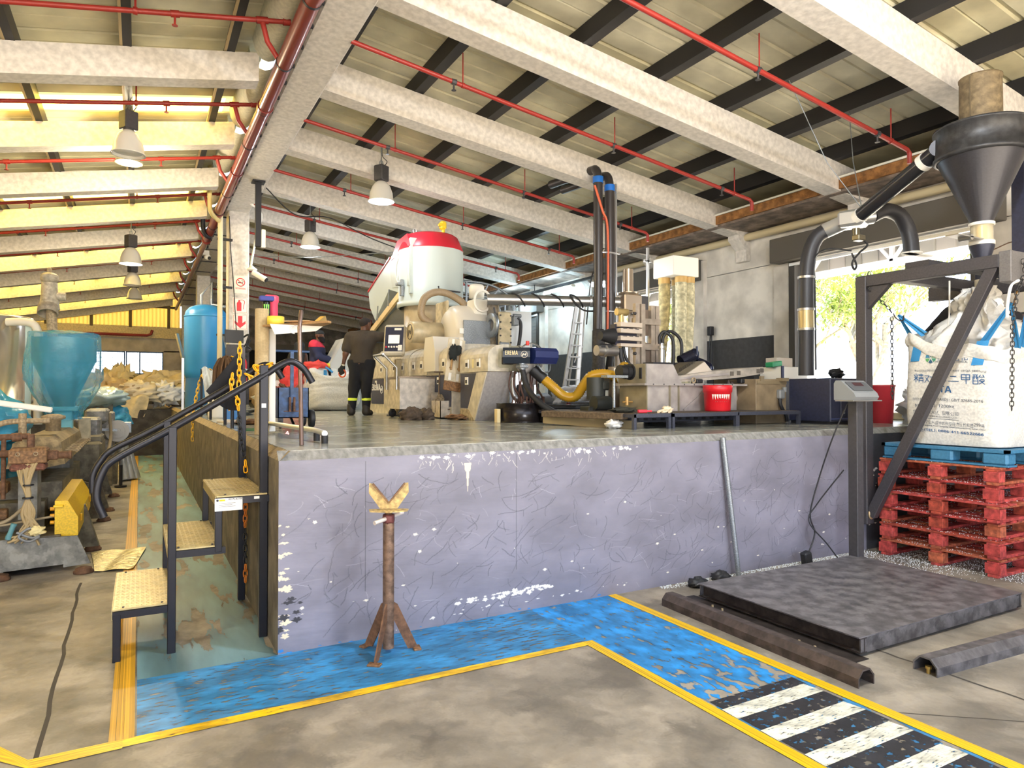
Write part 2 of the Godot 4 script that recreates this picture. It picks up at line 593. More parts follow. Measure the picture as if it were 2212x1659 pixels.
func build_floor() -> void:
	var fl := struct("floor", B.new().mm(V(-12.3, -0.3, BK - 0.3), V(WX + 0.3, 0, 9.3)), mt("concrete"), "worn grey concrete floor of the hall")
	org[fl] = Vector3.ZERO
	var blue := wear(3, G(52, 138, 196), -0.36, 1024, 512, 0.02, func(u, _w): return 0.08 * sin(u * 9.0), 2.2)
	part("blue_walkway", flat(B.new(), [[-0.8, 0.8], [1.9, 0.8], [1.9, 0.0], [-0.8, 0.0]], 0.002), blue, fl)
	var blue2 := wear(9, G(40, 142, 214), -0.36, 512, 1024, 0.02, func(_u, w): return -0.03 + 0.5 * pow(clampf(1.0 - w, 0, 1), 5.0), 0.6)
	part("blue_walkway", flat(B.new(), [[1.9, 0.0], [2.66, 0.0], [2.66, 1.86], [1.9, 1.86]], 0.002), blue2, fl, "bright blue walkway paint worn through by the black and white stripes")
	var blue3 := wear(17, G(112, 150, 160), -0.2, 256, 1024, 0.012)
	part("blue_walkway", flat(B.new(), [[-0.8, 0.0], [0.0, 0.0], [0.0, -16.5], [-0.8, -16.5]], 0.0022), blue3, fl, "faded blue grey walkway paint along the platform")
	part("blue_walkway", flat(B.new(), [[1.93, 1.86], [2.66, 1.86], [2.66, 4.4], [1.93, 4.4]], 0.0014), wear(23, G(60, 130, 180), -0.02, 256, 512, 0.03), fl)
	var yl := wear(5, G(250, 198, 8), -0.5, 128, 1024, 0.03)
	var yo := wear(6, G(232, 176, 50), -0.45, 128, 1024, 0.02)
	for p in [[[-0.86, 0.755], [-0.86, 0.84], [1.86, 0.84], [1.86, 0.775]], [[1.86, 0.775], [1.86, 4.6], [1.94, 4.6], [1.94, 0.775]], [[2.66, 0.0], [2.66, 4.6], [2.745, 4.6], [2.745, 0.0]], [[-1.24, 0.76], [-0.86, 0.755], [-0.86, 0.85], [-1.22, 0.86]], [[-1.62, 0.17], [-1.24, 0.76], [-1.22, 0.86], [-1.72, 0.3]]]:
		part("yellow_line", flat(B.new(), p, 0.004), yl, fl)
	part("yellow_line", flat(B.new(), [[-0.92, -16.5], [-0.92, 0.76], [-0.81, 0.76], [-0.81, -16.5]], 0.004), yo, fl)
	var wh := wear(31, G(236, 234, 214), -0.42, 512, 128, 0.02, null, 3.0)
	var bk := wear(33, G(44, 44, 50), -0.3, 512, 128, 0.02)
	var zs := 1.85
	var k := 0
	while zs < 4.2:
		part("black_stripe", flat(B.new(), [[1.96, zs], [2.63, zs], [2.63, zs + (0.1 if k == 0 else 0.142)], [1.96, zs + (0.1 if k == 0 else 0.142)]], 0.003), bk, fl)
		zs += 0.1 if k == 0 else 0.142
		part("white_stripe", flat(B.new(), [[1.95, zs], [2.61, zs - 0.004], [2.63, zs + 0.115], [1.945, zs + 0.115]], 0.0034), wh, fl)
		zs += 0.115
		k += 1
	# cracks and joints are thin dark grooves filled with dirt
	var jb := B.new()
	for line in [[V(-1.25, 0.001, -2.6), V(-1.19, 0.001, 2.0), 0.022], [V(3.48, 0.001, 1.6), V(3.53, 0.001, 3.4), 0.02], [V(2.745, 0.001, 2.42), V(3.6, 0.001, 3.1), 0.008], [V(-0.8, 0.001, -3.3), V(0.0, 0.001, -3.25), 0.01]]:
		var pts := []
		for j in 25:
			var q: Vector3 = line[0].lerp(line[1], j / 24.0)
			pts.append(q + V(rng.randf_range(-0.4, 0.4) * line[2], 0, rng.randf_range(-0.4, 0.4) * line[2]))
		for j in 24:
			var d: Vector3 = (pts[j + 1] - pts[j]).normalized()
			var s: Vector3 = V(d.z, 0, -d.x) * line[2] * 0.5
			jb.quad(pts[j] - s, pts[j] + s, pts[j + 1] + s, pts[j + 1] - s, Vector3.UP)
	part("floor_joint", jb, M(G(66, 60, 52), 0.9), fl)

func strokes(im: Image, m: int, c: Color, a: float, l0: float, l1: float, wid: float, dir := -1.0, box := Rect2(0, 0, 1, 1)) -> void:   # scratches and scuffs
	var w := im.get_width()
	var h := im.get_height()
	for k in m:
		var p := Vector2((box.position.x + rng.randf() * box.size.x) * w, (box.position.y + rng.randf() * box.size.y) * h)
		var an := rng.randf() * TAU if dir < 0 else dir + rng.randf_range(-0.5, 0.5)
		var l := rng.randf_range(l0, l1)
		var al := a * rng.randf_range(0.3, 1.0)
		var bend := rng.randf_range(-0.02, 0.02)
		for s in int(l):
			an += bend + rng.randf_range(-0.1, 0.1)
			p += Vector2(cos(an), sin(an))
			for o in int(ceil(wid)):
				var x := int(p.x)
				var y := int(p.y) + o
				if x >= 0 and y >= 0 and x < w and y < h: im.set_pixel(x, y, im.get_pixel(x, y).lerp(c, al))

func chips(im: Image, m: int, c: Color, r0: float, r1: float, box: Rect2) -> void:       # patches of missing paint
	var w := im.get_width()
	var h := im.get_height()
	for k in m:
		var p := Vector2((box.position.x + rng.randf() * box.size.x) * w, (box.position.y + rng.randf() * box.size.y) * h)
		var rx := rng.randf_range(r0, r1)
		var ryy := rx * rng.randf_range(0.4, 1.2)
		var ph := rng.randf() * TAU
		for y in range(int(p.y - ryy - 2), int(p.y + ryy + 3)):
			for x in range(int(p.x - rx - 2), int(p.x + rx + 3)):
				if x < 0 or y < 0 or x >= w or y >= h: continue
				var q := Vector2((x - p.x) / rx, (y - p.y) / ryy)
				var an := q.angle()
				if q.length() < 0.75 + 0.3 * sin(an * 3 + ph) * cos(an * 2 - ph) + 0.12 * sin(an * 9): im.set_pixel(x, y, c)

func build_platform() -> void:
	# the painted front: one print of its own for the scuffs, chips and drips of the photograph
	var w := 2048
	var h := 448
	var f := FastNoiseLite.new(); f.seed = 4; f.frequency = 0.006; f.fractal_octaves = 6
	var im := f.get_image(w, h)
	im.convert(Image.FORMAT_RGB8)
	var base := G(122, 119, 130)
	for y in h:
		for x in w:
			var s := 0.9 + 0.22 * im.get_pixel(x, y).r
			var c := base * s
			if x > 2048.0 * 6.15 / 9.3: c = G(58, 58, 62) * s
			im.set_pixel(x, y, Color(c.r, c.g, c.b))
	var sx := w / 9.3
	strokes(im, 260, G(70, 68, 78), 0.45, 20, 90, 2, 2.2, Rect2(0.02, 0.1, 0.62, 0.8))
	strokes(im, 200, G(92, 90, 100), 0.6, 10, 50, 3, 1.5, Rect2(0.02, 0.1, 0.62, 0.7))
	strokes(im, 90, G(176, 174, 182), 0.7, 8, 40, 1, -1, Rect2(0, 0.05, 0.62, 0.9))
	strokes(im, 60, G(150, 146, 156), 0.6, 20, 60, 2, 0.1, Rect2(0, 0.3, 0.6, 0.6))
	strokes(im, 70, G(226, 218, 200), 0.9, 6, 26, 1, 1.57, Rect2(0.1, 0.0, 0.2, 0.07))
	chips(im, 44, G(222, 214, 196), 1, 5, Rect2(0.0, 0.3, 0.6, 0.68))
	chips(im, 40, G(226, 220, 206), 2, 7, Rect2(0.1, 0.0, 0.22, 0.03))
	chips(im, 60, G(224, 218, 206), 2, 8, Rect2(0.135, 0.86, 0.095, 0.03))
	chips(im, 26, G(224, 218, 206), 1, 5, Rect2(0.11, 0.92, 0.2, 0.03))
	chips(im, 24, G(226, 208, 176), 2, 9, Rect2(0.0, 0.3, 0.006, 0.62))
	chips(im, 8, G(52, 50, 54), 4, 12, Rect2(0.0, 0.7, 0.015, 0.2))
	chips(im, 12, G(40, 120, 190), 2, 6, Rect2(0.0, 0.98, 0.3, 0.02))
	chips(im, 5, G(224, 218, 206), 3, 6, Rect2(0.5, 0.7, 0.14, 0.2))
	chips(im, 12, G(214, 206, 196), 2, 9, Rect2(0.665, 0.3, 0.02, 0.5))
	for y in range(28, 104):   # one long run of bare plaster under the top edge
		var r := int(4.0 * (1.0 - (y - 28) / 80.0) * (1.6 if y < 50 else 1.0))
		for x in range(-r, r + 1): im.set_pixel(int(1.36 * sx) + x + int(sin(y * 0.3)), y, G(226, 208, 176))
	for jx in [0.58, 1.78]:    # shutter joints
		for y in range(10, 330): im.set_pixel(int(jx * sx), y, im.get_pixel(int(jx * sx), y).darkened(0.3))
	im.generate_mipmaps()
	var fm := StandardMaterial3D.new()
	fm.albedo_texture = ImageTexture.create_from_image(im)
	fm.roughness = 0.5
	fm.normal_enabled = true
	fm.normal_texture = noise_tex("bump")
	fm.normal_scale = 0.12
	var pl := struct("floor", B.new().mm(V(0.004, 0, BK), V(WX, PH - 0.07, -0.004)), M(G(112, 104, 92), 0.7), "raised concrete platform with a grey painted front")
	org[pl] = Vector3.ZERO
	part("front_face", _face(V(0, 0, 0), V(WX, 0, 0), PH - 0.062), fm, pl, "purple grey painted front with scuffs and white chips")
	var sm := M(G(118, 108, 90), 0.75, 0, "dirt", 0.5, 0.15)
	part("side_face", _face(V(0, 0, BK), V(0, 0, 0), PH - 0.062), sm, pl, "dull brown painted side of the platform")
	var top := M(G(176, 176, 164), 0.2, 0, "dirt", 0.35, 0.05)
	part("top_slab", B.new().mm(V(0.07, PH - 0.07, BK), V(WX, PH, -0.07)), top, pl, "glossy grey green floor on top of the platform")
	# the worn bevel round the top edge
	var e := B.new()
	var fn := FastNoiseLite.new(); fn.seed = 8; fn.frequency = 2.2; fn.fractal_octaves = 4
	e.sheet(220, 3, func(u, q): return V(u * WX + 0.0, PH - 0.066 * (1.0 - q) + 0.006 * fn.get_noise_2d(u * 40.0, q * 2.0) * (1.0 if q > 0.1 and q < 0.9 else 0.3), -0.074 * q + 0.006 * fn.get_noise_2d(u * 40.0, q * 2.0 + 9.0)), Vector3.UP)
	part("bevelled_edge", e, M(G(150, 148, 142), 0.6, 0, "dirt", 2.5), pl, "worn bevelled edge of the platform")
	var e2 := B.new()
	e2.sheet(300, 3, func(u, q): return V(0.074 * q - 0.006 * fn.get_noise_2d(u * 90.0, q * 2.0 + 5.0), PH - 0.066 * (1.0 - q) + 0.008 * fn.get_noise_2d(u * 90.0, q * 2.0), -u * 29.0), Vector3.UP)
	part("bevelled_edge", e2, M(G(170, 150, 116), 0.8, 0, "dirt", 2.0), pl)
	# the far raised floor of the left bay
	struct("floor", B.new().mm(V(-12, 0, BK), V(-0.001, 1.25, -16.5)), M(G(74, 70, 66), 0.8, 0, "dirt", 0.5), "dark painted end wall of the raised floor in the left bay")

func _face(a: Vector3, c: Vector3, h: float) -> B:
	var b := B.new()
	var nn := (c - a).cross(Vector3.UP).normalized()
	b.quad(a, c, c + Vector3.UP * h, a + Vector3.UP * h, nn, Vector2(0, 0), Vector2(1, 1))
	return b

func build_roof() -> void:
	# the sheets: each its own shallow pan with a raised rib at either side
	var sw := BAY / 4.0
	var rl := struct("ceiling", B.new().mm(V(0.55, 6.75, BK), V(1.4, 6.8, 9.3)), mt("off_white"), "sloping sheet metal roof over both bays")
	org[rl] = Vector3.ZERO
	var pan := func(x0: float, x1: float, y0: float, y1: float, z0: float, z1: float) -> B:
		var b := B.new()
		var zz := [0.0, 0.02, 0.035, 0.31, 0.325, 0.34, 0.585, 0.6, 0.62]
		var dy := [0.03, 0.03, 0.0, 0.0, 0.022, 0.0, 0.0, 0.03, 0.03]
		for k in 8:
			var za: float = lerpf(z0, z1, zz[k] / 0.62)
			var zb: float = lerpf(z0, z1, zz[k + 1] / 0.62)
			b.quad(V(x0, y0 + dy[k], za), V(x1, y1 + dy[k], za), V(x1, y1 + dy[k + 1], zb), V(x0, y0 + dy[k + 1], zb), Vector3.DOWN)
		return b
	var rt := 0.64      # sheet height over the rafter's underside
	var pr: B = pan.call(1.15, 8.7, ry(1.15) + rt, ry(8.7) + rt, 0.0, sw)
	var pl: B = pan.call(-12.2, 0.62, ry(-12.2) + 0.56, ry(0.62) + 0.56, 0.0, sw)
	var mr := pr.mesh()
	var ml := pl.mesh()
	var mat_r := []
	for c in [G(226, 219, 184), G(230, 224, 194), G(220, 214, 180), G(224, 220, 196)]: mat_r.append(M(c, 0.7, 0, "blotch", 0.25))
	var sky_sheet := StandardMaterial3D.new()
	sky_sheet.albedo_color = G(255, 226, 140)
	sky_sheet.roughness = 0.8
	sky_sheet.backlight_enabled = true
	sky_sheet.backlight = Color(1.0, 0.86, 0.42) * 1.6
	var z0 := ZB - 11.0 * BAY
	var kk := 0
	while z0 < 8.9:
		var bayk := floori((z0 - ZB + 0.01) / BAY)
		inst("roof_sheet", mr, mat_r[rng.randi() % 4], rl, Transform3D(Basis(), V(0, 0, z0)))
		var lit := posmod(kk, 8) == 4 and z0 < -5.0
		var lo := inst("skylight_sheet" if lit else "roof_sheet", ml, sky_sheet if lit else mat_r[rng.randi() % 4], rl, Transform3D(Basis(), V(0, 0, z0)))
		if lit: lo.set_meta("label", "glowing yellow translucent skylight strip")
		z0 += sw
		kk += 1
	# rafters
	for k in range(-3, 12):
		var z := ZB - BAY * k
		var b := B.new()
		b.prism([Vector2(1.26, ry(1.26)), Vector2(WX, ry(WX)), Vector2(WX, ry(WX) + 0.42), Vector2(1.26, ry(1.26) + 0.42)], V(0, 0, z - 0.14), Vector3.RIGHT, Vector3.UP, V(0, 0, 0.28))
		part("rafter", b, mt("white_paint"), rl)
		var c := B.new()
		c.prism([Vector2(-12.2, ry(-12.2)), Vector2(0.5, ry(0.5)), Vector2(0.5, ry(0.5) + 0.36), Vector2(-12.2, ry(-12.2) + 0.36)], V(0, 0, z - 0.13), Vector3.RIGHT, Vector3.UP, V(0, 0, 0.26))
		part("rafter", c, mt("white_paint"), rl)
	# purlins, one long piece each
	var zl := 39.0
	for x in [1.47, 2.62, 3.77, 4.92, 6.07, 7.22, 8.3]:
		var y: float = ry(x) + 0.42
		var b := B.new()
		b.box(V(x, y + 0.11, BK + zl / 2), V(0.09, 0.22, zl)); b.box(V(x + 0.05, y + 0.01, BK + zl / 2), V(0.1, 0.014, zl))
		part("purlin", b, mt("purlin"), rl)
	for x in [0.17, -0.95, -2.05, -3.2, -4.35, -5.5, -7.0, -8.5]:
		var y: float = ry(x) + 0.36
		part("purlin", B.new().box(V(x, y + 0.1, BK + zl / 2), V(0.09, 0.2, zl)), mt("purlin"), rl)
		part("purlin_flange", B.new().box(V(x - 0.06, y + 0.015, BK + zl / 2), V(0.03, 0.03, zl)), mt("purlin_edge"), rl)
	# ridge beam and the sagging white vinyl beside it
	var rb := B.new().mm(V(0.8, 5.63, BK), V(1.28, 6.75, 9.3), 0.02)
	part("ridge_beam", rb, mt("white_paint"), rl, "long white concrete beam along the ridge")
	var vin := M(G(232, 228, 210), 0.7, 0, "fine", 0.8)
	vin.backlight_enabled = true
	vin.backlight = Color(0.4, 0.38, 0.3)
	for k in range(-2, 11):
		var z := ZB - BAY * k
		var vb := B.new()
		vb.sheet(10, 8, func(u, q):
			var a: float = lerpf(-0.3, PI * 0.9, q)
			return V(0.6 + 0.2 * cos(PI + a) * 0.9, 6.2 - 0.28 * sin(a) - 0.05 * sin(PI * u), z - 0.13 - u * (BAY - 0.26)), Vector3.DOWN)
		part("ridge_lining", vb, vin, rl)
	# the slab along the right wall and its wooden edge
	var lb := struct("trim_1", B.new().mm(V(8.45, 4.74, BK), V(WX, 4.98, 9.3)), mt("ledge"), "stained concrete ledge along the top of the right wall")
	part("edge_board", B.new().mm(V(8.40, 4.78, BK), V(8.448, 4.93, 9.0)), mt("rust_wood"), lb)
	part("edge_pipe", B.new().cyl(V(8.39, 4.95, BK), V(8.39, 4.95, 9.0), 0.018, 8), mt("off_white"), lb)
	struct("ceiling", B.new().mm(V(8.4, 5.25, BK), V(WX + 0.3, 5.5, 9.3)), mt("roof_sheet"), "roof edge above the concrete ledge")
	struct("ceiling", B.new().mm(V(-12.5, 6.85, BK - 0.3), V(-12.2, 6.9, 9.3)), mt("roof_sheet"))

func build_walls() -> void:
	# right wall in pieces round its three doors: [z0, z1] of each door
	var doors := [[-3.4, -0.36], [-8.5, -5.85], [-15.6, -11.95]]
	var edges := [9.3, -0.36, -3.4, -5.85, -8.5, -11.95, -15.6, BK]
	var rw := struct("wall_right", B.new().mm(V(WX, 4.05, BK), V(WX + 0.3, 5.5, 9.3)), mt("wall_white"), "pale plastered wall with roller doors")
	org[rw] = Vector3.ZERO
	for k in range(0, 8, 2):
		var z1: float = edges[k]
		var z0: float = edges[k + 1]
		part("wall_panel", B.new().mm(V(WX, 2.76, z0), V(WX + 0.3, 4.06, z1)), mt("wall_white"), rw)
		part("dado", B.new().mm(V(WX - 0.004, 0, z0), V(WX + 0.3, 2.762, z1)), mt("wall_dark"), rw, "dark grey painted lower wall")
		if k > 0 and k < 6:
			for zz in [z0 + 0.2, z1 - 0.2]: part("pilaster", B.new().mm(V(WX - 0.1, PH, zz - 0.16), V(WX + 0.02, 4.4, zz + 0.16)), mt("wall_white"), rw)
	for d in doors: part("threshold", B.new().mm(V(WX - 0.02, 0, d[0]), V(WX + 0.3, PH, d[1])), mt("concrete"), rw)
	for k in range(0, 8):          # corbels under the rafters
		var z := ZB - BAY * k
		part("corbel", B.new().prism([Vector2(0, 4.74), Vector2(-0.3, 4.74), Vector2(-0.3, 4.6), Vector2(-0.1, 4.42), Vector2(-0.1, 4.2), Vector2(0, 4.2)], V(WX, 0, z - 0.13), Vector3.RIGHT, Vector3.UP, V(0, 0, 0.26)), mt("white_paint"), rw)
	part("wall_crack", B.new().tube([V(WX - 0.001, 3.62, -0.3), V(WX - 0.001, 3.7, -0.05), V(WX - 0.001, 3.73, 0.2), V(WX - 0.001, 3.78, 0.6)], 0.008, 5), M(G(120, 96, 80), 0.9), rw)
	for j in doors.size():
		var d: Array = doors[j]
		var dr := struct("door_%d" % (j + 1), B.new().mm(V(WX - 0.12, PH, d[0] - 0.02), V(WX + 0.02, 4.1, d[0] + 0.1)).mm(V(WX - 0.12, PH, d[1] - 0.1), V(WX + 0.02, 4.1, d[1] + 0.02)), M(G(70, 68, 66), 0.5, 0.4), "open roller door in the right wall")
		org[dr] = Vector3.ZERO
		part("shutter_box", B.new().mm(V(WX - 0.34, 4.0, d[0] - 0.25), V(WX, 4.42, d[1] + 0.3), 0.01), M(G(92, 88, 82), 0.6, 0.2), dr, "dark grey roller housing above the doorway")
		part("guide_rail", B.new().mm(V(WX - 0.14, 3.93, d[0]), V(WX - 0.08, 3.98, d[1])), mt("alu"), dr)
		if j == 0:
			part("frame_liner", B.new().mm(V(WX + 0.03, PH, d[0] + 0.1), V(WX + 0.3, 4.0, d[0] + 0.2)), mt("off_white"), dr)
		if j == 2:
			for s in 10: part("shutter_slat", B.new().mm(V(WX - 0.05, 3.95 - s * 0.1, d[0]), V(WX + 0.01 - 0.02 * (s % 2), 4.045 - s * 0.1, d[1])), M(G(120, 122, 122), 0.5, 0.4), dr)
	# the gable at the back of the left bay: translucent ribbed cladding over windows
	var wb := struct("wall_back", B.new().mm(V(-12.3, 0, BK - 0.3), V(0.9, 2.55, BK)).mm(V(-12.3, 3.55, BK - 0.3), V(0.9, 4.15, BK)).mm(V(0.15, 2.5, BK - 0.3), V(0.9, 3.6, BK)).mm(V(-12.3, 2.5, BK - 0.3), V(-4.4, 3.6, BK)), M(G(206, 198, 186), 0.85, 0, "blotch", 0.3), "gable wall at the end of the left bay")
	org[wb] = Vector3.ZERO
	part("ring_beam", B.new().mm(V(-12.3, 4.15, BK - 0.3), V(0.9, 4.66, BK + 0.1)), M(G(232, 214, 166), 0.8, 0, "fine", 0.5), wb)
	var clad := StandardMaterial3D.new()
	clad.albedo_color = G(232, 206, 130)
	clad.roughness = 0.8
	clad.backlight_enabled = true
	clad.backlight = Color(0.95, 0.74, 0.3)
	for k in 17:
		var x0 := -12.2 + k * 0.765
		var b := B.new()
		for r in 5:
			var xa := x0 + r * 0.153
			b.quad(V(xa, 4.6, BK - 0.02), V(xa + 0.09, 4.6, BK - 0.02), V(xa + 0.09, ry(xa + 0.09) + 0.56, BK - 0.02), V(xa, ry(xa) + 0.56, BK - 0.02), V(0, 0, 1))
			b.quad(V(xa + 0.09, 4.6, BK - 0.02), V(xa + 0.1, 4.6, BK + 0.015), V(xa + 0.1, ry(xa) + 0.56, BK + 0.015), V(xa + 0.09, ry(xa) + 0.56, BK - 0.02), V(-1, 0, 1))
			b.quad(V(xa + 0.1, 4.6, BK + 0.015), V(xa + 0.143, 4.6, BK + 0.015), V(xa + 0.143, ry(xa) + 0.56, BK + 0.015), V(xa + 0.1, ry(xa) + 0.56, BK + 0.015), V(0, 0, 1))
			b.quad(V(xa + 0.143, 4.6, BK + 0.015), V(xa + 0.153, 4.6, BK - 0.02), V(xa + 0.153, ry(xa) + 0.56, BK - 0.02), V(xa + 0.143, ry(xa) + 0.56, BK + 0.015), V(1, 0, 1))
		part("cladding_sheet", b, clad, wb)
	for x in [-6.0, -4.2, -2.6, -1.15, 0.35]: part("gable_post", B.new().mm(V(x - 0.06, 4.6, BK + 0.02), V(x + 0.06, ry(x) + 0.3, BK + 0.14)), M(G(110, 92, 62), 0.7), wb)
	part("girt", B.new().mm(V(-2.6, 5.5, BK + 0.02), V(0.7, 5.6, BK + 0.1)), M(G(92, 78, 56), 0.7), wb)
	for k in 3:
		var wn := struct("window_%d" % (k + 1), B.new(), mt("galv"), "steel framed window with blue bars")
		var x0 := -4.3 + k * 1.49
		var fr := B.new()
		for s in [x0, x0 + 0.52, x0 + 1.42]: fr.mm(V(s, 2.55, BK - 0.1), V(s + 0.05, 3.55, BK - 0.04))
		fr.mm(V(x0, 2.55, BK - 0.1), V(x0 + 1.47, 2.6, BK - 0.04)); fr.mm(V(x0, 3.5, BK - 0.1), V(x0 + 1.47, 3.55, BK - 0.04))
		part("window_frame", fr, M(G(70, 110, 160), 0.6), wn)
		var bars := B.new()
		for s in 8: bars.mm(V(x0 + 0.1 + s * 0.18, 2.58, BK - 0.06), V(x0 + 0.112 + s * 0.18, 3.52, BK - 0.05))
		for s in 5: bars.mm(V(x0, 2.74 + s * 0.17, BK - 0.06), V(x0 + 1.47, 2.752 + s * 0.17, BK - 0.05))
		part("glazing_bar", bars, M(G(90, 110, 140), 0.6), wn)
		var gl := StandardMaterial3D.new()
		gl.albedo_color = Color(0.95, 0.97, 1, 0.08)
		gl.transparency = BaseMaterial3D.TRANSPARENCY_ALPHA
		gl.roughness = 0.05
		part("pane", B.new().mm(V(x0 + 0.03, 2.58, BK - 0.08), V(x0 + 0.54, 3.52, BK - 0.074)), gl, wn)
		part("pane", B.new().mm(V(x0 + 0.56, 2.58, BK - 0.08), V(x0 + 1.44, 3.52, BK - 0.074)), gl, wn)
	part("red_main", B.new().tube([V(-12, 4.26, BK + 0.2), V(-0.5, 4.26, BK + 0.2), V(-0.35, 4.32, BK + 0.2), V(-0.3, 4.5, BK + 0.2)], 0.06, 10), mt("red_pipe"), wb, "red sprinkler pipe along the gable")
	# back wall of the right bay
	var wb2 := struct("wall_back", B.new().mm(V(0.9, 0, BK - 0.3), V(WX + 0.3, 7.0, BK)), M(G(150, 142, 132), 0.85, 0, "dirt", 0.3), "grey end wall of the right bay")
	org[wb2] = Vector3.ZERO
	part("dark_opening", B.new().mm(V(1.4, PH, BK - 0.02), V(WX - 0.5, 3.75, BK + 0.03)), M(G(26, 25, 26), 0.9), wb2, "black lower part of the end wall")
	part("cross_beam", B.new().mm(V(0.9, 3.75, BK), V(WX, 4.05, BK + 0.25)), M(G(120, 112, 104), 0.85), wb2)
	struct("wall_left", B.new().mm(V(-12.5, 0, BK), V(-12.2, 7, 9.3)), mt("wall_white"), "plastered wall of the left bay")
	struct("wall_front", B.new().mm(V(-12.3, 5.0, 9.0), V(9.3, 7.2, 9.3)).mm(V(-12.3, 0, 9.0), V(-10.5, 7, 9.3)).mm(V(0.3, 0, 9.0), V(0.9, 7, 9.3)).mm(V(8.8, 0, 9.0), V(9.3, 7, 9.3)), mt("wall_white"), "front wall behind the camera with two wide open doorways")
	# columns under the ridge beam
	for z in [-11.2, -20.3, -28.9]:
		var c := struct("column", B.new().mm(V(0.86, PH, z - 0.22), V(1.28, 5.64, z + 0.22), 0.02), mt("white_paint"), "white concrete column under the ridge beam")
		org[c] = Vector3.ZERO
		part("plinth", B.new().mm(V(0.85, PH, z - 0.23), V(1.29, 2.72, z + 0.23), 0.02), mt("plinth"), c, "dark painted foot of the column")

func build_outside() -> void:
	struct("ground", B.new().mm(V(-30, -0.5, 9.3), V(60, -0.02, 50)), M(G(190, 182, 168), 0.9), "sunlit yard before the hall")
	struct("ground", B.new().mm(V(WX + 0.3, -0.5, -60), V(60, 1.0, 9.2)), M(G(206, 200, 188), 0.9), "sunlit yard behind the roller doors")
	var lw := B.new()
	solo("yard_wall", "low white wall across the sunlit yard beyond the doorway", "wall", lw.mm(V(15.5, 1.0, -30), V(15.7, 2.05, 6)), mt("off_white"), V(15.6, 1.0, -12))
	# canopy with white trusses and grey ribbed fascia
	var cn := thing("canopy", "loading canopy with white steel trusses and grey ribbed cladding seen through the doorway", "canopy", V(13, 1.0, -8))
	for k in 60:
		var z := 4.0 - k * 0.4
		part("cladding_sheet", B.new().mm(V(13.3, 4.55, z - 0.385), V(13.34, 6.3, z)).mm(V(13.27, 4.55, z - 0.04), V(13.3, 6.3, z)), M([G(150, 146, 138), G(140, 136, 128), G(158, 152, 144)][k % 3], 0.7), cn)
	var wp := M(G(232, 234, 236), 0.5)
	part("top_chord", B.new().mm(V(13.1, 5.75, -22), V(13.2, 5.87, 5)), wp, cn)
	part("middle_chord", B.new().mm(V(13.1, 5.0, -22), V(13.2, 5.1, 5)), wp, cn)
	part("bottom_chord", B.new().mm(V(13.1, 4.4, -22), V(13.24, 4.55, 5)), wp, cn)
	for k in 13:
		var z := 4.0 - k * 2.0
		part("truss_post", B.new().mm(V(13.1, 4.5, z - 0.04), V(13.18, 5.8, z + 0.04)), wp, cn)
		part("brace", B.new().bar(V(13.14, 4.5, z), V(13.14, 5.75, z - 1.0), 0.06, 0.06), wp, cn)
		part("brace", B.new().bar(V(13.14, 4.5, z - 2.0), V(13.14, 5.75, z - 1.0), 0.06, 0.06), wp, cn)
		part("brace", B.new().bar(V(13.14, 5.75, z - 1.0), V(10.2, 5.0, z - 1.0), 0.06, 0.06), wp, cn)
	part("canopy_roof", B.new().mm(V(9.9, 6.3, -22), V(13.6, 6.36, 5)), M(G(170, 168, 160), 0.6), cn)
	part("canopy_post", B.new().mm(V(13.05, 1.0, -22), V(13.2, 6.3, -21.85)).mm(V(13.05, 1.0, 4.8), V(13.2, 6.3, 4.95)), wp, cn)
	# trees: a branching trunk and a crown of many small leaves
	var spots := [[18.5, -3.4, 7.5], [20.0, -5.6, 9.0], [18.2, -7.6, 7.0], [21.0, -9.8, 9.5], [19.0, -1.2, 8.0], [22.0, -13.5, 9.0], [19.5, -16.5, 8.0], [22.0, -21.0, 9.0], [24.0, -2.6, 10.0], [25.0, -7.0, 10.0]]
	var says := ["nearest the doorway post", "tall one with forked pale trunk", "left of the hanging chain", "far one in the middle of the doorway", "beside the bulk bag", "behind the second doorway", "framed by the second doorway", "behind the third doorway", "back row behind the bulk bag", "back row at the left"]
	for k in spots.size():
		var s: Array = spots[k]
		tree(V(s[0], 1.0, s[1]), s[2], "pale barked tree beyond the yard wall, " + says[k], 40 + k)

